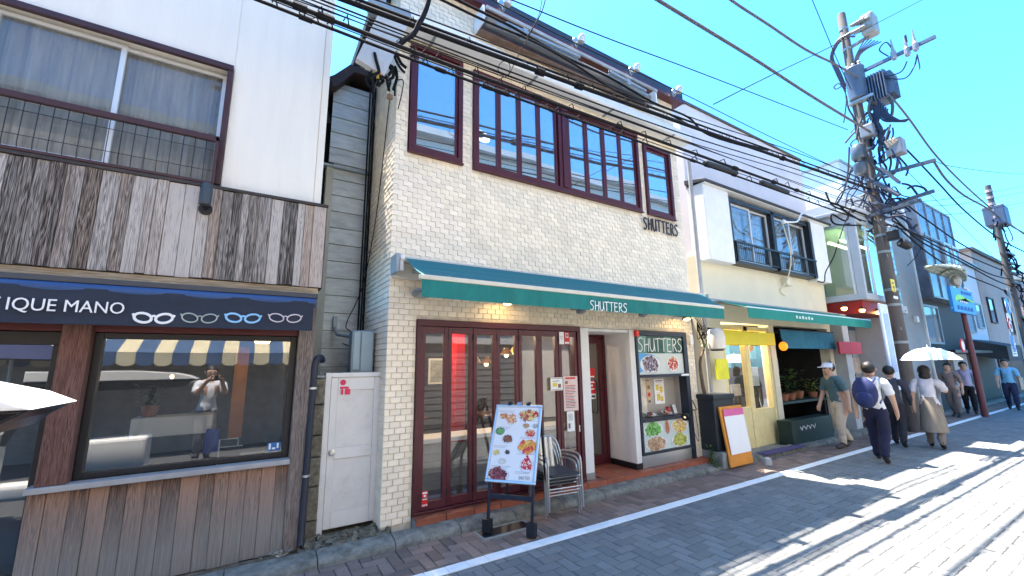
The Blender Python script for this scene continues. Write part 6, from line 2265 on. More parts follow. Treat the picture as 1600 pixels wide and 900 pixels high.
YC = 3.45
L1 = [(300, -90), (660, 45), (1050, 187), (1253, 258), (1372, 300)]
L1b = [(300, -100), (660, 37), (1045, 178), (1253, 252), (1372, 295)]
L2 = [(300, -56), (660, 86), (1040, 224), (1353, 336)]
L3 = [(300, -40), (700, 114), (1040, 236), (1352, 346)]
o1 = cable('thickest black cable bundle running along above the restaurant windows', L1, .036, Y=YC)
wraps(L1, .036, YC, par=o1, seed=3)
cable('black cable lying on top of the thick bundle', L1b, .02, Y=YC + .05)
o2 = cable('black cable crossing the top of the upstairs windows', L2, .024, Y=YC - .5)
wraps(L2, .024, YC - .5, par=o2, seed=4)
o3 = cable('lowest black street cable carrying two splice sleeves', L3, .018, Y=YC - .33)
wraps(L3, .018, YC - .33, par=o3, seed=5)
for k, (pa, pb) in enumerate((((1100, 254), (1152, 271)), ((1188, 284), (1232, 301)))):
    b = MB()
    a_, c_ = F(*pa, YC - .33), F(*pb, YC - .33)
    d_ = (c_ - a_)
    b.tube([a_, a_ + d_ * .04, a_ + d_ * .05, a_ + d_ * .5, a_ + d_ * .95, a_ + d_ * .96, c_], [.022, .022, .042, .045, .042, .022, .022], 12)
    b.build('splice_sleeve', mat('sleeve_black', (.02, .022, .024), .6, var=.2), o3, smooth=True)
for k, (dy, y, r_, lab) in enumerate(((12, 3.35, .012, 'thin wire just below the thick bundle'), (22, 3.28, .009, 'second thin wire below the thick bundle'), (-14, 3.4, .010, 'thin wire just above the thick bundle'), (30, 3.33, .007, 'thinnest wire strung between the two bundles'))):
    cable(lab, [(p[0], p[1] + dy + 5 * math.sin(p[0] * .013 + k)) for p in L1], r_, Y=y)
for k, (dy, y, r_, lab) in enumerate(((-9, 3.3, .008, 'thin wire above the window cable'), (7, 3.2, .007, 'thin wire between the two lower cables'))):
    cable(lab, [(p[0], p[1] + dy + 4 * math.sin(p[0] * .017 + k)) for p in L2], r_, Y=y)
cable('pale grey conduit cable below the roof edge', [(560, -60), (680, -5), (757, 32), (840, 68), (900, 102), (950, 135), (1000, 160), (1045, 178), (1100, 205), (1200, 235)], .02, Y=3.75)
cable('black cable under the roof edge', [(640, -45), (720, 2), (800, 42), (880, 88), (950, 120), (1020, 160), (1075, 183), (1110, 212), (1200, 238)], .022, Y=3.85)
# looping drop cables near the corner
cable('thick looped cable hanging between two bundles at the restaurant corner', [(672, -12), (668, 8), (660, 28), (655, 36), (647, 52), (633, 62), (623, 70)], .032, Y=3.25)
b = MB()
q = random.Random(4)
for k in range(26):
    x0, y0 = q.uniform(583, 618), q.uniform(75, 120)
    pts = [(x0, y0)]
    for j in range(3):
        pts.append((pts[-1][0] + q.uniform(-9, 9), pts[-1][1] + q.uniform(4, 18)))
    S(pts, q.uniform(.008, .018), 5, 4, b, Y=q.uniform(3.95, 4.15))
S([(622, 125), (630, 126), (628, 145), (622, 170)], .006, 5, 5, b, Y=4.15)
bt = thing('corner_cable_tangle', 'tangle of black cables with orange and yellow connectors at the restaurant corner', 'cable', F(600, 110, 4.05))
b.build('cables', M_CABLE, bt, smooth=True, kind='stuff')
for k, (px, py, c) in enumerate(((592, 103, (.6, .2, .05)), (588, 108, (.65, .45, .06)), (597, 98, (.55, .35, .25)))):
    a_ = F(px, py, 3.98)
    MB().tube([a_, a_ + Vector((.02, 0, -.10))], .016, 8).build('connector', mat('connector_%d' % k, c, .5), bt)
# pale side board and bracket at the corner
t = thing('corner_service_bracket', 'grey steel cable bracket and slanted pale board at the restaurant corner', 'bracket', F(600, 60, 4.1))
a_, c_ = F(578, 108, 4.0), F(615, 30, 4.0)
MB().bar(a_, c_, .07, .3).build('board', mat('pale_grey_board', (.5, .5, .48), .6, var=.08, dirt=.2), t)
MB().bar(F(598, -10, 4.1), F(602, 75, 4.1), .07, .05).bar(F(575, 12, 4.0), F(640, 28, 4.0), .1, .12).build('bracket', M_GREY, t)
tag(MB().lathe(F(609, 155, 4.12), [(.02, 0), (.035, .01), (.03, .05), (.015, .07)], 10, axis=(0, 0, 1)).build('wire_hook', mat('rust_hook', (.25, .16, .1), .6)), 'small rusty wire hook on the tiled corner', 'hook')
cable('small cable with coil hanging in front of the upstairs windows', [(848, -10), (843, 20), (830, 50), (812, 82), (803, 100), (796, 115), (785, 117), (778, 108), (785, 96), (796, 100), (795, 116), (783, 122)], .006, Y=3.5)
# thick twisted cables across the sky
cable('upper thick twisted cable reaching the pole from the top', [(1090, -40), (1145, 2), (1200, 38), (1260, 78), (1310, 103), (1350, 128), (1372, 140)], .030, Y=3.25)
cable('lower thick twisted cable reaching the pole from the top', [(960, -42), (1028, 0), (1100, 44), (1180, 93), (1260, 145), (1320, 182), (1350, 200), (1395, 228)], .034, Y=3.2)
# far side runs
YF = 3.3
cable('thick cable descending from the transformers to the far pole', [(1389, 147), (1420, 185), (1460, 240), (1505, 287), (1550, 327), (1600, 366), (1640, 392)], .034, Y=3.35)
cable('heavy cable sagging from the pole arm to the far pole', [(1459, 252), (1478, 280), (1506, 305), (1543, 326), (1575, 350), (1620, 375)], .04, Y=3.2)
cable('cable leaving the pole box towards the far pole', [(1411, 228), (1440, 258), (1470, 290), (1506, 328), (1560, 372), (1610, 398)], .03, Y=3.3)
for k, pts in enumerate([[(1392, 335), (1440, 378), (1500, 408), (1560, 440), (1600, 452)], [(1395, 345), (1440, 372), (1500, 404), (1552, 430), (1600, 440)], [(1400, 352), (1450, 395), (1500, 425), (1560, 450), (1600, 470)],
                         [(1405, 310), (1450, 345), (1510, 386), (1570, 415), (1600, 428)], [(1385, 350), (1430, 365), (1500, 395), (1560, 420), (1600, 436)]]):
    cable(['uppermost low cable running on from the pole', 'second low cable running on from the pole', 'lowest low cable running on from the pole', 'cable starting at the black loudspeaker arm', 'cable starting at the lower pole arm'][k], pts, .026, Y=3.25 + .04 * k)
cable('drop cable looping down beside the black building', [(1445, 363), (1440, 385), (1432, 400), (1418, 415)], .014, Y=3.6)
cable('white drop wire running down to the cream house corner', [(1332, 318), (1316, 360), (1303, 400), (1290, 425), (1288, 440), (1278, 440)], .014, Y=3.6)
for k, (pts, lab) in enumerate([([(1327, 230), (1325, 270), (1318, 300), (1308, 318)], 'black cable dropping left of the pole'), ([(1290, 300), (1300, 320), (1320, 330), (1345, 345)], 'black cable loop left of the pole arm'), ([(1308, 318), (1325, 335), (1320, 345), (1300, 335), (1305, 350), (1345, 352)], 'slack black loops beside the pole')]):
    cable(lab, pts, .022, Y=3.25)
THIN = [([(763, -3), (900, 68), (1075, 150), (1200, 212), (1335, 276)], 3.6, 'thin blue looking wire from top left to the pole'), ([(700, -38), (805, 2), (950, 60), (1100, 116), (1325, 203)], 3.0, 'long thin wire crossing the sky to the pole'),
        ([(1115, 163), (1200, 120), (1320, 62), (1450, -5)], 2.6, 'thin wire rising to the upper right'), ([(1265, -10), (1290, 50), (1310, 98), (1330, 140)], 2.9, 'thin wire dropping from the top edge to the transformer'),
        ([(1462, 252), (1500, 262), (1600, 273), (1700, 280)], 2.4, 'thin wire from the arm end to the right edge'), ([(853, -5), (845, 22), (822, 60)], 3.4, 'short thin wire crossing the roof edge'),
        ([(1440, 315), (1500, 308), (1600, 291), (1700, 272)], 2.8, 'first of three parallel far wires at the right edge'), ([(1460, 322), (1520, 316), (1600, 300), (1700, 280)], 2.7, 'second of three parallel far wires at the right edge'),
        ([(1470, 336), (1530, 330), (1600, 316), (1700, 297)], 2.6, 'third of three parallel far wires at the right edge'), ([(1390, 240), (1450, 300), (1520, 370), (1560, 410)], 3.4, 'thin wire running down from the pole box')]
for pts, y, lab in THIN:
    cable(lab, pts, .009, Y=y)
# ================================================================== street lamp with shop sign
LX, LY = 17.0, 3.2
sl = thing('street_lamp', 'maroon street lamp post with a wide pale lamp canopy', 'street lamp', (LX, LY, 0))
top = F(1486, 468, LY)
MB().tube([(LX, LY, 0), (LX, LY, 1.6), (LX - .02, LY, top.z)], [.075, .07, .055], 12).build('post', mat('maroon_post', (.13, .035, .04), .4, var=.1), sl, smooth=True)
p0, p1 = F(1456, 424, LY), F(1535, 425, LY)
b = MB()
n = 10
for i in range(n):
    for j in range(6):
        P = []
        for ii, jj in ((i, j), (i + 1, j), (i + 1, j + 1), (i, j + 1)):
            u, w = ii / n, jj / 6 - .5
            P.append((p0.x + (LX + .9 - p0.x) * u, LY + w * .6 * math.sin(math.pi * (u * .8 + .15)), 3.95 + .18 * math.sin(math.pi * u) * (1 - 3 * w * w) - .1 * u))
        b.quad(*P)
cn = b.build('lamp_canopy', mat('pale_green_lamp', (.42, .46, .38), .35, var=.08), sl, smooth=True)
so = cn.modifiers.new('thickness', 'SOLIDIFY')
so.thickness = .05
MB().tube([(LX - .02, LY, top.z), (LX, LY, 3.9)], .04, 8).blob((LX - .1, LY, 3.72), .15, .12, .15).build('lamp_head', mat('lamp_head_pale', (.42, .4, .35), .4, var=.2), sl, smooth=True)
sg = thing('blue_shop_sign', 'square blue hanging sign with a green animal emblem beside the street lamp', 'sign', F(1505, 472, 3.0))
x0, x1, z0, z1 = F(1489, 471, 3.05).x, F(1522, 471, 3.05).x, F(1506, 489, 3.05).z, F(1506, 453, 3.05).z
MB().box(x0, x1, 3.05, 3.12, z0, z1).build('board', mat('bright_blue_board', (.01, .20, .55), .4, var=.06), sg, bevel=.01)
W_, H_ = x1 - x0, z1 - z0
b = MB()
b.prism([(.10, .55), (.22, .72), (.42, .74), (.58, .62), (.80, .52), (.97, .52), (.97, .60), (.80, .62), (.66, .66), (.5, .56), (.36, .5), (.2, .48), (.12, .42)],
        (x0, 3.048, z0), Vector((W_, 0, 0)), Vector((0, 0, H_)), FN, 0, .004)
b.build('animal_emblem', mat('lime_green', (.25, .62, .06), .5), sg)
b = MB()
for k in range(4):
    b.prism([(.30 + .09 * k, .50), (.36 + .09 * k, .50), (.32 + .09 * k, .38)], (x0, 3.044, z0), Vector((W_, 0, 0)), Vector((0, 0, H_)), FN, 0, .003)
b.build('white_teeth', M_PAPER, sg)
b = MB()
for k in range(5):
    b.prism([(.15 + .15 * k, .12), (.26 + .15 * k, .12), (.24 + .15 * k, .28), (.17 + .15 * k, .28)], (x0, 3.044, z0), Vector((W_, 0, 0)), Vector((0, 0, H_)), FN, 0, .003)
for k in range(4):
    b.prism([(.45 + .12 * k, .80), (.53 + .12 * k, .80), (.53 + .12 * k, .93), (.46 + .12 * k, .92)], (x0, 3.044, z0), Vector((W_, 0, 0)), Vector((0, 0, H_)), FN, 0, .003)
b.build('dark_mark', mat('dark_blue_mark', (.01, .05, .25), .5), sg, kind='stuff')
MB().bar((LX, LY, z1 + .06), (x1, 3.08, z1 + .06), .03).bar((LX, LY, z0 + .1), (x0, 3.08, z0 + .1), .03).tube([(LX + .3 * i / 4, 3.1, z1 + .06 + .05 * (i % 2)) for i in range(9)], .02, 6).build('bracket', M_ALU, sg)
rs = thing('no_entry_disc', 'small round red and white disc low on the maroon lamp post', 'sign', F(1503, 540, 3.1))
c = F(1503, 540, 3.1)
MB().lathe(c, [(.18, 0), (.18, .02)], 18, axis=(0, -1, 0)).build('disc', M_RED, rs)
MB().lathe(c + Vector((0, -.021, 0)), [(.12, 0), (.12, .004)], 18, axis=(0, -1, 0)).build('centre', M_PAPER, rs)
# traffic signs and far pole
P2X, P2Y = 25.2, 3.3
p2 = thing('far_utility_pole', 'distant utility pole with a grey box and many cables', 'utility pole', (P2X, P2Y, 0))
zt = F(1555, 300, P2Y).z
MB().lathe((P2X, P2Y, 0), [(.13, 0), (.09, zt)], 12).build('pole', M_POLE, p2, smooth=True)
b = MB()
for k in range(6):
    b.lathe((P2X, P2Y, zt - .3 - .28 * k), [(.11, 0), (.11, .1)], 10)
b.build('band', mat('pinkish_band', (.45, .3, .28), .6), p2)
c = F(1578, 342, 3.1)
MB().box(P2X - .1, P2X + .8, 3.0, 3.6, c.z - .45, c.z + .35).box(P2X + .85, P2X + 1.15, 3.1, 3.5, c.z - .35, c.z + .2).build('transformer', M_TR, p2, bevel=.03)
b = MB()
for z in (5.6, 5.2, 4.8, 4.4):
    b.bar((P2X - .5, P2Y - .15, z), (P2X + .9, P2Y - .15, z + .05), .07)
b.build('crossarm', M_ARM, p2)
b = MB()
q = random.Random(9)
for k in range(40):
    z = q.uniform(3.0, 7.2)
    pts = [Vector((P2X + q.uniform(-.2, .3), P2Y + q.uniform(-.3, .1), z))]
    for j in range(3):
        pts.append(pts[-1] + Vector((q.uniform(-.2, .35), q.uniform(-.1, .1), q.uniform(-.35, .1))))
    b.tube(spline(pts, 3), q.uniform(.015, .03), 4)
b.build('pole_wiring', M_CABLE, p2, kind='stuff')
ts = thing('traffic_sign_post', 'slim post carrying blue, red and white traffic signs near the far pole', 'traffic sign', (24.0, 3.0, 0))
SX = 22.6
MB().tube([(SX, 3.05, 0), (SX, 3.05, 4.0)], .04, 8).build('post', M_GREY, ts)


def rd(px, py, r_, layers, name):
    c_ = F(px, py, 3.0)
    b_ = MB()
    for i, (f, mi) in enumerate(layers):
        b_.lathe(c_ + Vector((0, -.012 * i, 0)), [(r_ * f, 0), (r_ * f, .01)], 18, axis=(0, -1, 0), m=mi)
    return b_, c_


TSM = [mat('sign_blue', (.02, .22, .55), .4), M_PAPER, M_RED]
b_, c_ = rd(1574, 479, .28, [(1, 1), (.93, 0)], '')
b_.blob(c_ + Vector((-.02, -.03, .10)), .05, .012, .05, m=1).fbox(c_ + Vector((0, -.03, 0)), X_, Z_, FN, -.05, .03, -.16, .05, 0, .01, 1).fbox(c_ + Vector((.06, -.03, 0)), X_, Z_, FN, 0, .07, -.16, -.02, 0, .01, 1)
b_.build('pedestrian_disc', TSM, ts)
c_ = F(1576, 495, 3.0)
MB().box(c_.x - .25, c_.x + .25, 2.99, 3.01, c_.z - .12, c_.z + .12).build('plate', M_PAPER, ts)
b_, c_ = rd(1578, 510, .28, [(1, 2), (.68, 1), (.3, 2)], '')
b_.build('red_disc', TSM, ts)
c_ = F(1580, 522, 3.0)
b = MB().box(c_.x - .22, c_.x + .22, 2.99, 3.01, c_.z - .16, c_.z + .16, 0)
b.box(c_.x - .08, c_.x + .1, 2.982, 2.989, c_.z - .08, c_.z + .08, 1)
b.build('plate', [M_PAPER, M_INK], ts)
b_, c_ = rd(1582, 536, .28, [(1, 1), (.93, 0)], '')
b_.fbox(c_ + Vector((0, -.03, 0)), X_, Z_, FN, -.04, .03, -.15, .12, 0, .01, 1).fbox(c_ + Vector((0, -.03, 0)), X_, Z_, FN, .03, .16, -.06, 0, 0, .01, 1)
b_.build('direction_disc', TSM, ts)
c_ = F(1585, 549, 3.0)
b = MB().box(c_.x - .3, c_.x + .3, 2.99, 3.01, c_.z - .16, c_.z + .16, 0)
for k in range(3):
    b.box(c_.x - .22, c_.x + .22 - .05 * k, 2.982, 2.989, c_.z + .07 - .08 * k, c_.z + .1 - .08 * k, 1)
b.build('plate', [M_PAPER, M_INK], ts)
# ================================================================== people
M_SKIN = mat('skin', (.50, .30, .21), .55, var=.06)
M_HAIR = mat('black_hair', (.015, .012, .011), .5, var=.3)


def person(label, loc, rotz, H=1.5, top=(.7, .7, .7), legs=(.03, .03, .05), shoe=(.03, .03, .04), step=.3, armsw=.35, arms=None, sleeve=.5, short=False, hair=True, lean=0.0, skirt=None, hairlen=.0):
    """a walking figure facing +x: one skinned body, hair and shoes as children"""
    root = thing('person', label, 'person', loc)
    V, E, RD, LB = [], [], [], []

    def add(p, r, lab, par=None):
        V.append(Vector(p) * H)
        RD.append(r * H)
        LB.append(lab)
        if par is not None:
            E.append((par, len(V) - 1))
        return len(V) - 1
    L = lean
    pel = add((0, 0, .53), .082, 'legs')
    wai = add((.01 * L, 0, .61), .075, 'top', pel)
    che = add((.02 + .1 * L, 0, .72), .088, 'top', wai)
    nb = add((.02 + .2 * L, 0, .815), .055, 'top', che)
    ne = add((.03 + .25 * L, 0, .855), .034, 'skin', nb)
    h0 = add((.035 + .28 * L, 0, .89), .047, 'skin', ne)
    h1 = add((.035 + .3 * L, 0, .935), .060, 'skin', h0)
    add((.03 + .3 * L, 0, .975), .045, 'skin', h1)
    for s in (-1, 1):
        sw = math.sin(armsw * -s)
        sh = add((.02 + .18 * L, .115 * s, .795), .043, 'top', nb)
        if arms and arms.get(s):
            el, wr, hd = arms[s]
        else:
            el = (.02 + .17 * sw + .1 * L, .145 * s, .64)
            wr = (.05 + .30 * sw + .1 * L, .15 * s, .51)
            hd = (.06 + .36 * sw + .1 * L, .148 * s, .455)
        S0 = V[sh] / H
        mid = S0.lerp(Vector(el), sleeve * 2 if sleeve < .5 else .55)
        m1 = add(mid, .035, 'top', sh)
        e = add(el, .028, 'top' if sleeve > .6 else 'skin', m1)
        w = add(wr, .020, 'top' if sleeve > .9 else 'skin', e)
        h = add(hd, .024, 'skin', w)
        d = (Vector(hd) - Vector(wr)).normalized()
        sd = d.cross(Vector((0, 1, 0)))
        sd = sd.normalized() if sd.length > .1 else Vector((1, 0, 0))
        for k in range(4):
            o_ = sd * (.013 * (k - 1.5))
            f1 = add(Vector(hd) + d * .028 + o_, .0065, 'skin', h)
            add(Vector(hd) + d * (.05 - .006 * abs(k - 1.3)) + o_ * 1.1 + Vector((-.004, -.006 * s, 0)), .005, 'skin', f1)
        add(Vector(hd) + sd * .03 + d * .012, .007, 'skin', h)
        # leg
        lg = math.sin(step * s)
        hp = add((0, .05 * s, .49), .068, 'legs', pel)
        bend = .05 if lg < 0 else .015
        kn = add((.24 * lg + .02 + bend * .5, .055 * s, .285), .046, 'skin' if short else 'legs', hp)
        an = add((.46 * lg - bend, .055 * s, .055 + (.02 if lg < 0 else 0)), .030, 'skin' if short else 'legs', kn)
        bl = add((.46 * lg - bend + .05, .058 * s, .022), .026, 'shoe', an)
        add((.46 * lg - bend + .105, .06 * s, .018), .020, 'shoe', bl)
    me = bpy.data.meshes.new('body')
    me.from_pydata([tuple(p) for p in V], E, [])
    ob = bpy.data.objects.new('body', me)
    COL.objects.link(ob)
    sk = ob.modifiers.new('skin', 'SKIN')
    sk.use_smooth_shade = True
    for i, sv in enumerate(me.skin_vertices[0].data):
        r_ = RD[i]
        fl = LB[i] == 'top' and i in (wai, che)
        sv.radius = (r_ * (1.25 if fl else 1), r_ * (.85 if fl else 1))
        sv.use_root = (i == 0)
    sb = ob.modifiers.new('sub', 'SUBSURF')
    sb.levels = sb.render_levels = 2
    dg = bpy.context.evaluated_depsgraph_get()
    nm = bpy.data.meshes.new_from_object(ob.evaluated_get(dg))
    ob.modifiers.clear()
    ob.data = nm
    bpy.data.meshes.remove(me)
    key = '%02d%02d%02d' % tuple(int(c * 99) for c in top)
    kl = '%02d%02d%02d' % tuple(int(c * 99) for c in legs)
    ks = '%02d%02d%02d' % tuple(int(c * 99) for c in shoe)
    ms = {'top': mat('shirt_' + key, top, .85, var=.12, scale=9, bump=.4, bscale=14), 'legs': mat('trousers_' + kl, legs, .85, var=.15, scale=8, bump=.4, bscale=12),
          'shoe': mat('shoe_' + ks, shoe, .6), 'skin': M_SKIN}
    order = list(ms)
    nm.materials.clear()
    for k in order:
        nm.materials.append(ms[k])
    segs = [(V[a], V[b_], LB[b_]) for a, b_ in E]
    for p in nm.polygons:
        c = p.center
        best, bl_ = 1e9, 'top'
        for a, b_, lb_ in segs:
            ab = b_ - a
            t_ = max(0, min(1, (c - a).dot(ab) / max(ab.length_squared, 1e-9)))
            d_ = (c - a - ab * t_).length
            if d_ < best:
                best, bl_ = d_, lb_
        if bl_ in ('top', 'legs') and abs(c.y) < .115 * H and not (short and c.z < .4 * H):
            bl_ = 'top' if c.z > .535 * H else 'legs'
        if c.z > .845 * H and abs(c.y) < .1 * H:
            bl_ = 'skin'
        p.material_index = order.index(bl_)
        p.use_smooth = True
    nrm = [v.normal.copy() for v in nm.vertices]
    cloth = set()
    for p in nm.polygons:
        if order[p.material_index] in ('top', 'legs'):
            cloth.update(p.vertices)
    ph_ = rnd.uniform(0, 9)
    for i in cloth:                        # folds of the cloth
        c = nm.vertices[i].co
        f_ = math.sin(c.z * 46 + 9 * c.y + 14 * c.x + ph_) * .5 + math.sin(c.z * 83 - 31 * c.y + 2 * ph_) * .35 + math.sin(c.y * 60 + c.z * 21) * .4
        loose = 1.0 if c.z < .5 * H or c.z > .56 * H else .6
        nm.vertices[i].co = c + nrm[i] * (.0045 * H * f_ + .006 * H) * loose
    ob.parent = root
    hc = Vector((.03 + .3 * L, 0, .935)) * H
    if hair:
        b_ = MB()
        b_.blob(hc + Vector((-.012, 0, .014)) * H, .068 * H, .064 * H, .066 * H, n=12, k=8, j=.03)
        if hairlen:
            b_.blob(hc + Vector((-.035, 0, -hairlen)) * H, .045 * H, .06 * H, .07 * H, n=10, k=6, j=.04)
        b_.v = [p if not (p.x > hc.x + .03 * H and p.z < hc.z + .03 * H) else Vector((hc.x + .012 * H, p.y, p.z)) for p in b_.v]
        o_ = b_.build('hair', M_HAIR, None, smooth=True, org=(0, 0, 0))
        o_.parent = root
    b_ = MB()
    for s in (-1, 1):
        b_.blob(hc + Vector((.055, .022 * s, 0)) * H, .008 * H, .009 * H, .006 * H, n=6, k=4)
    o_ = b_.build('eye', M_HAIR, None, org=(0, 0, 0))
    o_.parent = root
    b_ = MB()
    b_.blob(hc + Vector((.060, 0, -.018)) * H, .014 * H, .010 * H, .016 * H, n=6, k=4)
    for s in (-1, 1):
        b_.blob(hc + Vector((0, .059 * s, -.005)) * H, .012 * H, .007 * H, .017 * H, n=6, k=4)
    o_ = b_.build('nose_and_ears', M_SKIN, None, smooth=True, org=(0, 0, 0))
    o_.parent = root
    b_ = MB()
    b_.blob(hc + Vector((.054, 0, -.042)) * H, .006 * H, .016 * H, .004 * H, n=6, k=4)
    o_ = b_.build('mouth', mat('lip', (.35, .12, .10), .5), None, org=(0, 0, 0))
    o_.parent = root
    if skirt:
        b_ = MB()
        b_.lathe((0, 0, 0), [(.085 * H, .62 * H), (.10 * H, .52 * H), (.13 * H, .36 * H), (.145 * H, .2 * H)], 16)
        b_.v = [Vector((p.x * 1.1, p.y * .9, p.z)) for p in b_.v]
        o_ = b_.build('skirt', mat('skirt_cloth', skirt, .9, var=.15, scale=6, stretch=(4, 4, .5), bump=.5), None, smooth=True, org=(0, 0, 0))
        o_.parent = root
    root.rotation_euler.z = rotz
    return root


def carried(name, label, cat, mb, m, rootloc, rotz, smooth=True, bevel=0):
    o_ = mb.build(name, m, None, smooth=smooth, bevel=bevel, org=(0, 0, 0))
    o_.location = rootloc
    o_.rotation_euler.z = rotz
    tag(o_, label, cat)
    return o_


# man with rucksack
L0 = Vector((8.46, 2.78, .006))
person('man in a white shirt and dark trousers carrying a navy rucksack down the street', L0, R(6), 1.50, (.66, .65, .64), (.012, .013, .04), (.05, .04, .04), step=.22, armsw=.25, sleeve=.4)
bk_ = MB()
bk_.blob((-.215, .04, 1.04), .11, .165, .24, n=14, k=9)
bk_.blob((-.30, .04, .95), .05, .12, .12, n=12, k=7)
for s in (-1, 1):
    bk_.tube(spline([(-.15, .04 + .10 * s, 1.2), (-.02, .04 + .11 * s, 1.255), (.10, .03 + .11 * s, 1.15), (.07, .03 + .12 * s, .98), (-.1, .04 + .14 * s, .88)], 4), .018, 6)
carried('rucksack', 'navy rucksack worn by the man in the white shirt', 'rucksack', bk_, mat('navy_nylon', (.015, .025, .10), .7, var=.2), L0, R(6))
# man with white cap, beige trousers
L1_ = Vector((9.25, 3.55, .006))
person('person in a white cap with teal shirt and beige trousers beside the plant shop', L1_, R(150), 1.50, (.07, .13, .15), (.50, .41, .32), (.06, .05, .05), step=.16, armsw=.2, sleeve=.4, lean=.15)
cp = MB()
hc = Vector((.03 + .045, 0, .945)) * 1.5
cp.lathe(hc + Vector((0, 0, .0)), [(.098, 0), (.098, .03), (.082, .07), (.04, .092), (.005, .096)], 14)
cp.add([hc + Vector((.07, -.07, .012)), hc + Vector((.17, -.04, 0)), hc + Vector((.17, .04, 0)), hc + Vector((.07, .07, .012)),
        hc + Vector((.07, -.07, .022)), hc + Vector((.17, -.04, .010)), hc + Vector((.17, .04, .010)), hc + Vector((.07, .07, .022))],
       [(0, 1, 2, 3), (7, 6, 5, 4), (0, 4, 5, 1), (1, 5, 6, 2), (2, 6, 7, 3)])
carried('cap', 'white cap with pale blue crown worn by the person in teal', 'cap', cp, mat('cap_white', (.62, .66, .78), .8), L1_, R(150))
# stroller under the white parasol
L2_ = Vector((10.45, 2.62, .006))
person('person in taupe skirt and pale top walking under a white parasol', L2_, R(10), 1.42, (.55, .52, .56), (.20, .16, .13), (.02, .02, .025), step=.15, armsw=.2, sleeve=.4, skirt=(.24, .20, .16), arms={-1: ((.06, -.16, .68), (.16, -.12, .76), (.18, -.11, .80))}, hairlen=.05)
pr = thing('white_parasol', 'round white parasol held over the person in the taupe skirt', 'parasol', L2_)
b = MB()
ap = Vector((.12, -.08, 1.76))
n = 8
rings = [(0, 0), (.18, -.035), (.33, -.12), (.43, -.23)]
for i in range(len(rings) - 1):
    for k in range(n * 2):
        P = []
        for (ri, ki) in ((i, k), (i + 1, k), (i + 1, k + 1), (i, k + 1)):
            a = math.pi * ki / n
            r_, z_ = rings[ri]
            rr = r_ * (1.0 if ki % 2 == 0 else .95)
            P.append(ap + Vector((rr * math.cos(a), rr * math.sin(a), z_)))
        b.quad(*P)
cn = b.build('canopy', mat('parasol_white', (.78, .79, .82), .8), pr, org=(0, 0, 0))
cn.location = (0, 0, 0)
b = MB()
b.tube([ap + Vector((0, 0, .05)), ap - Vector((-.04, .05, .62))], .008, 6)
o_ = b.build('shaft', M_ALU, pr, org=(0, 0, 0))
o_.location = (0, 0, 0)
b = MB()
for k in range(n):
    a = 2 * math.pi * k / n
    b.tube([ap + Vector((r_ * math.cos(a), r_ * math.sin(a), z_ - .006)) for r_, z_ in rings], .003, 4)
o_ = b.build('rib', M_ALU, pr, org=(0, 0, 0))
o_.location = (0, 0, 0)
person('person in dark clothes walking beside the white parasol', (10.2, 3.05, .006), R(8), 1.42, (.035, .04, .06), (.02, .02, .03), (.02, .02, .02), step=.25, armsw=.3, sleeve=.95)
person('person in lavender top and black trousers standing past the lamp post', (17.6, 3.55, .006), R(190), 1.45, (.42, .40, .56), (.012, .012, .015), (.02, .02, .02), step=.1, armsw=.1, sleeve=.4)
person('person in brown clothes standing by the maroon lamp post', (16.4, 3.6, .006), R(170), 1.42, (.2, .15, .14), (.16, .13, .12), (.03, .03, .03), step=.08, armsw=.1, sleeve=.8)
L3_ = Vector((19.9, 3.1, .006))
person('person in a light blue top and navy trousers far down the street', L3_, R(188), 1.5, (.16, .42, .62), (.02, .025, .07), (.02, .02, .02), step=.22, armsw=.2, sleeve=.4)
bg_ = MB()
bg_.box(-.08, .08, .22, .30, .60, .95)
bg_.tube(spline([(-.05, .26, .95), (0, .2, 1.2), (.05, .26, .95)], 4), .012, 5)
carried('shoulder_bag', 'cream shoulder bag carried by the person in light blue', 'bag', bg_, mat('cream_bag', (.6, .55, .45), .8), L3_, R(188), smooth=False, bevel=.02)
# the one taking the picture, mirrored in the shop window: stands a step back beside the camera
LP_ = Vector((-.55, -.55, .006))
person('person in a white shirt photographing the street, mirrored in the shop window', LP_, R(75), 1.62, (.72, .72, .74), (.10, .10, .11), (.05, .05, .05), step=.04, armsw=0, sleeve=.4,
       arms={s: ((.09, .13 * s, .70), (.20, .07 * s, .83), (.24, .045 * s, .86)) for s in (-1, 1)})
ph = MB().box(.42, .43, -.08, .08, 1.36, 1.44)
carried('phone', 'black phone held up by the person in the white shirt', 'phone', ph, M_BLACK, LP_, R(75), smooth=False)

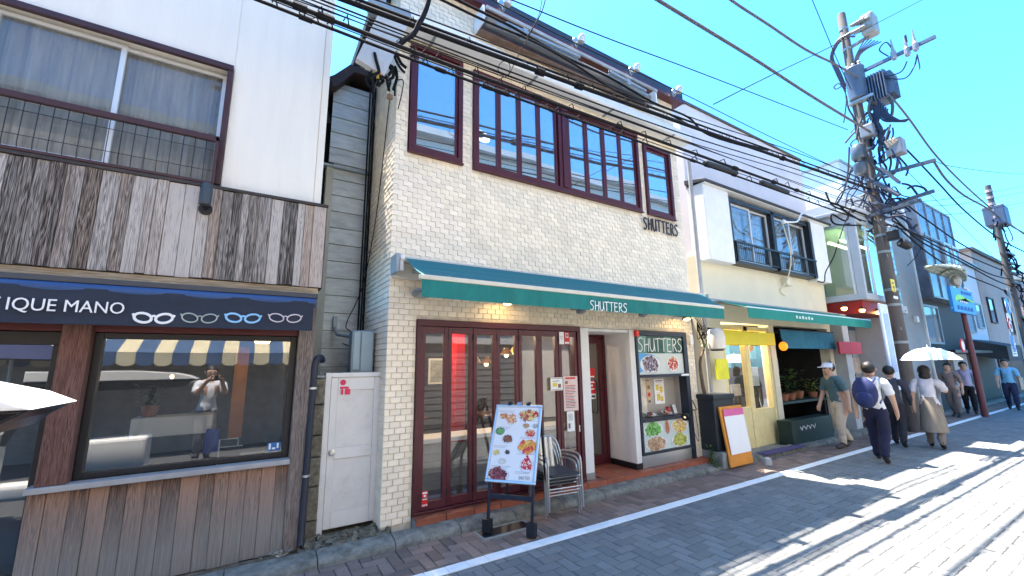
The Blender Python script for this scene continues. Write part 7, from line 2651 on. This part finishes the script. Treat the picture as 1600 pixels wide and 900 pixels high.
# ================================================================== canopied delivery trike at the left edge
tk = thing('canopy_trike', 'white roofed three wheeled delivery scooter poking in at the left edge', 'scooter', (-1.6, 2.2, 0))
tip = Vector((-.52, 2.2, 1.44))
zr = tip.z
b = MB()
b.prism([(-.52, 1.441), (-.60, 1.482), (-.73, 1.52), (-1.1, 1.555), (-2.0, 1.56), (-2.0, 1.45), (-.7, 1.441)], (0, 0, 0), X_, Z_, Y_, 1.8, 2.2)
b.build('roof', mat('white_gloss', (.8, .8, .8), .15, var=.01), tk, bevel=.008)
b = MB()
b.prism([(-.53, 1.439), (-.58, 1.408), (-.62, 1.37), (-.70, 1.35), (-2.0, 1.33), (-2.0, 1.446), (-.7, 1.439)], (0, 0, 0), X_, Z_, Y_, 1.81, 2.19)
b.build('roof_lining', mat('gloss_black', (.01, .01, .012), .12), tk, bevel=.006)
b = MB()
b.bar((tip.x - .42, 2.0, zr - .1), (tip.x - .55, 2.0, .75), .05)
b.bar((tip.x - 1.4, 2.0, zr), (tip.x - 1.6, 2.0, .8), .06)
b.build('pillar', M_BLACK, tk)
MB().box(tip.x - .95, tip.x - .40, 1.8, 2.2, .42, .80).build('cargo_box', M_WHITE, tk, bevel=.03)
MB().box(tip.x - 1.75, tip.x - .6, 1.89, 2.11, .25, .41).box(tip.x - 1.75, tip.x - 1.6, 1.85, 2.15, .41, .95).build('body', M_WHITE, tk, bevel=.04)
MB().box(tip.x - 1.3, tip.x - .97, 1.88, 2.12, .60, .68).build('seat', M_BLACK, tk, bevel=.03)
for x, y in ((tip.x - .65, 1.82), (tip.x - .65, 2.2), (tip.x - 1.72, 2.0)):
    w_ = MB().lathe((x, y - .04, .19), [(.12, 0), (.185, .01), (.19, .04), (.185, .07), (.12, .08)], 16, axis=(0, 1, 0)).build('wheel', mat('tyre_rubber', (.02, .02, .02), .8), tk, smooth=True)
    MB().lathe((x, y - .045, .19), [(.11, 0), (.11, .09)], 14, axis=(0, 1, 0)).build('rim', M_STEEL, w_)
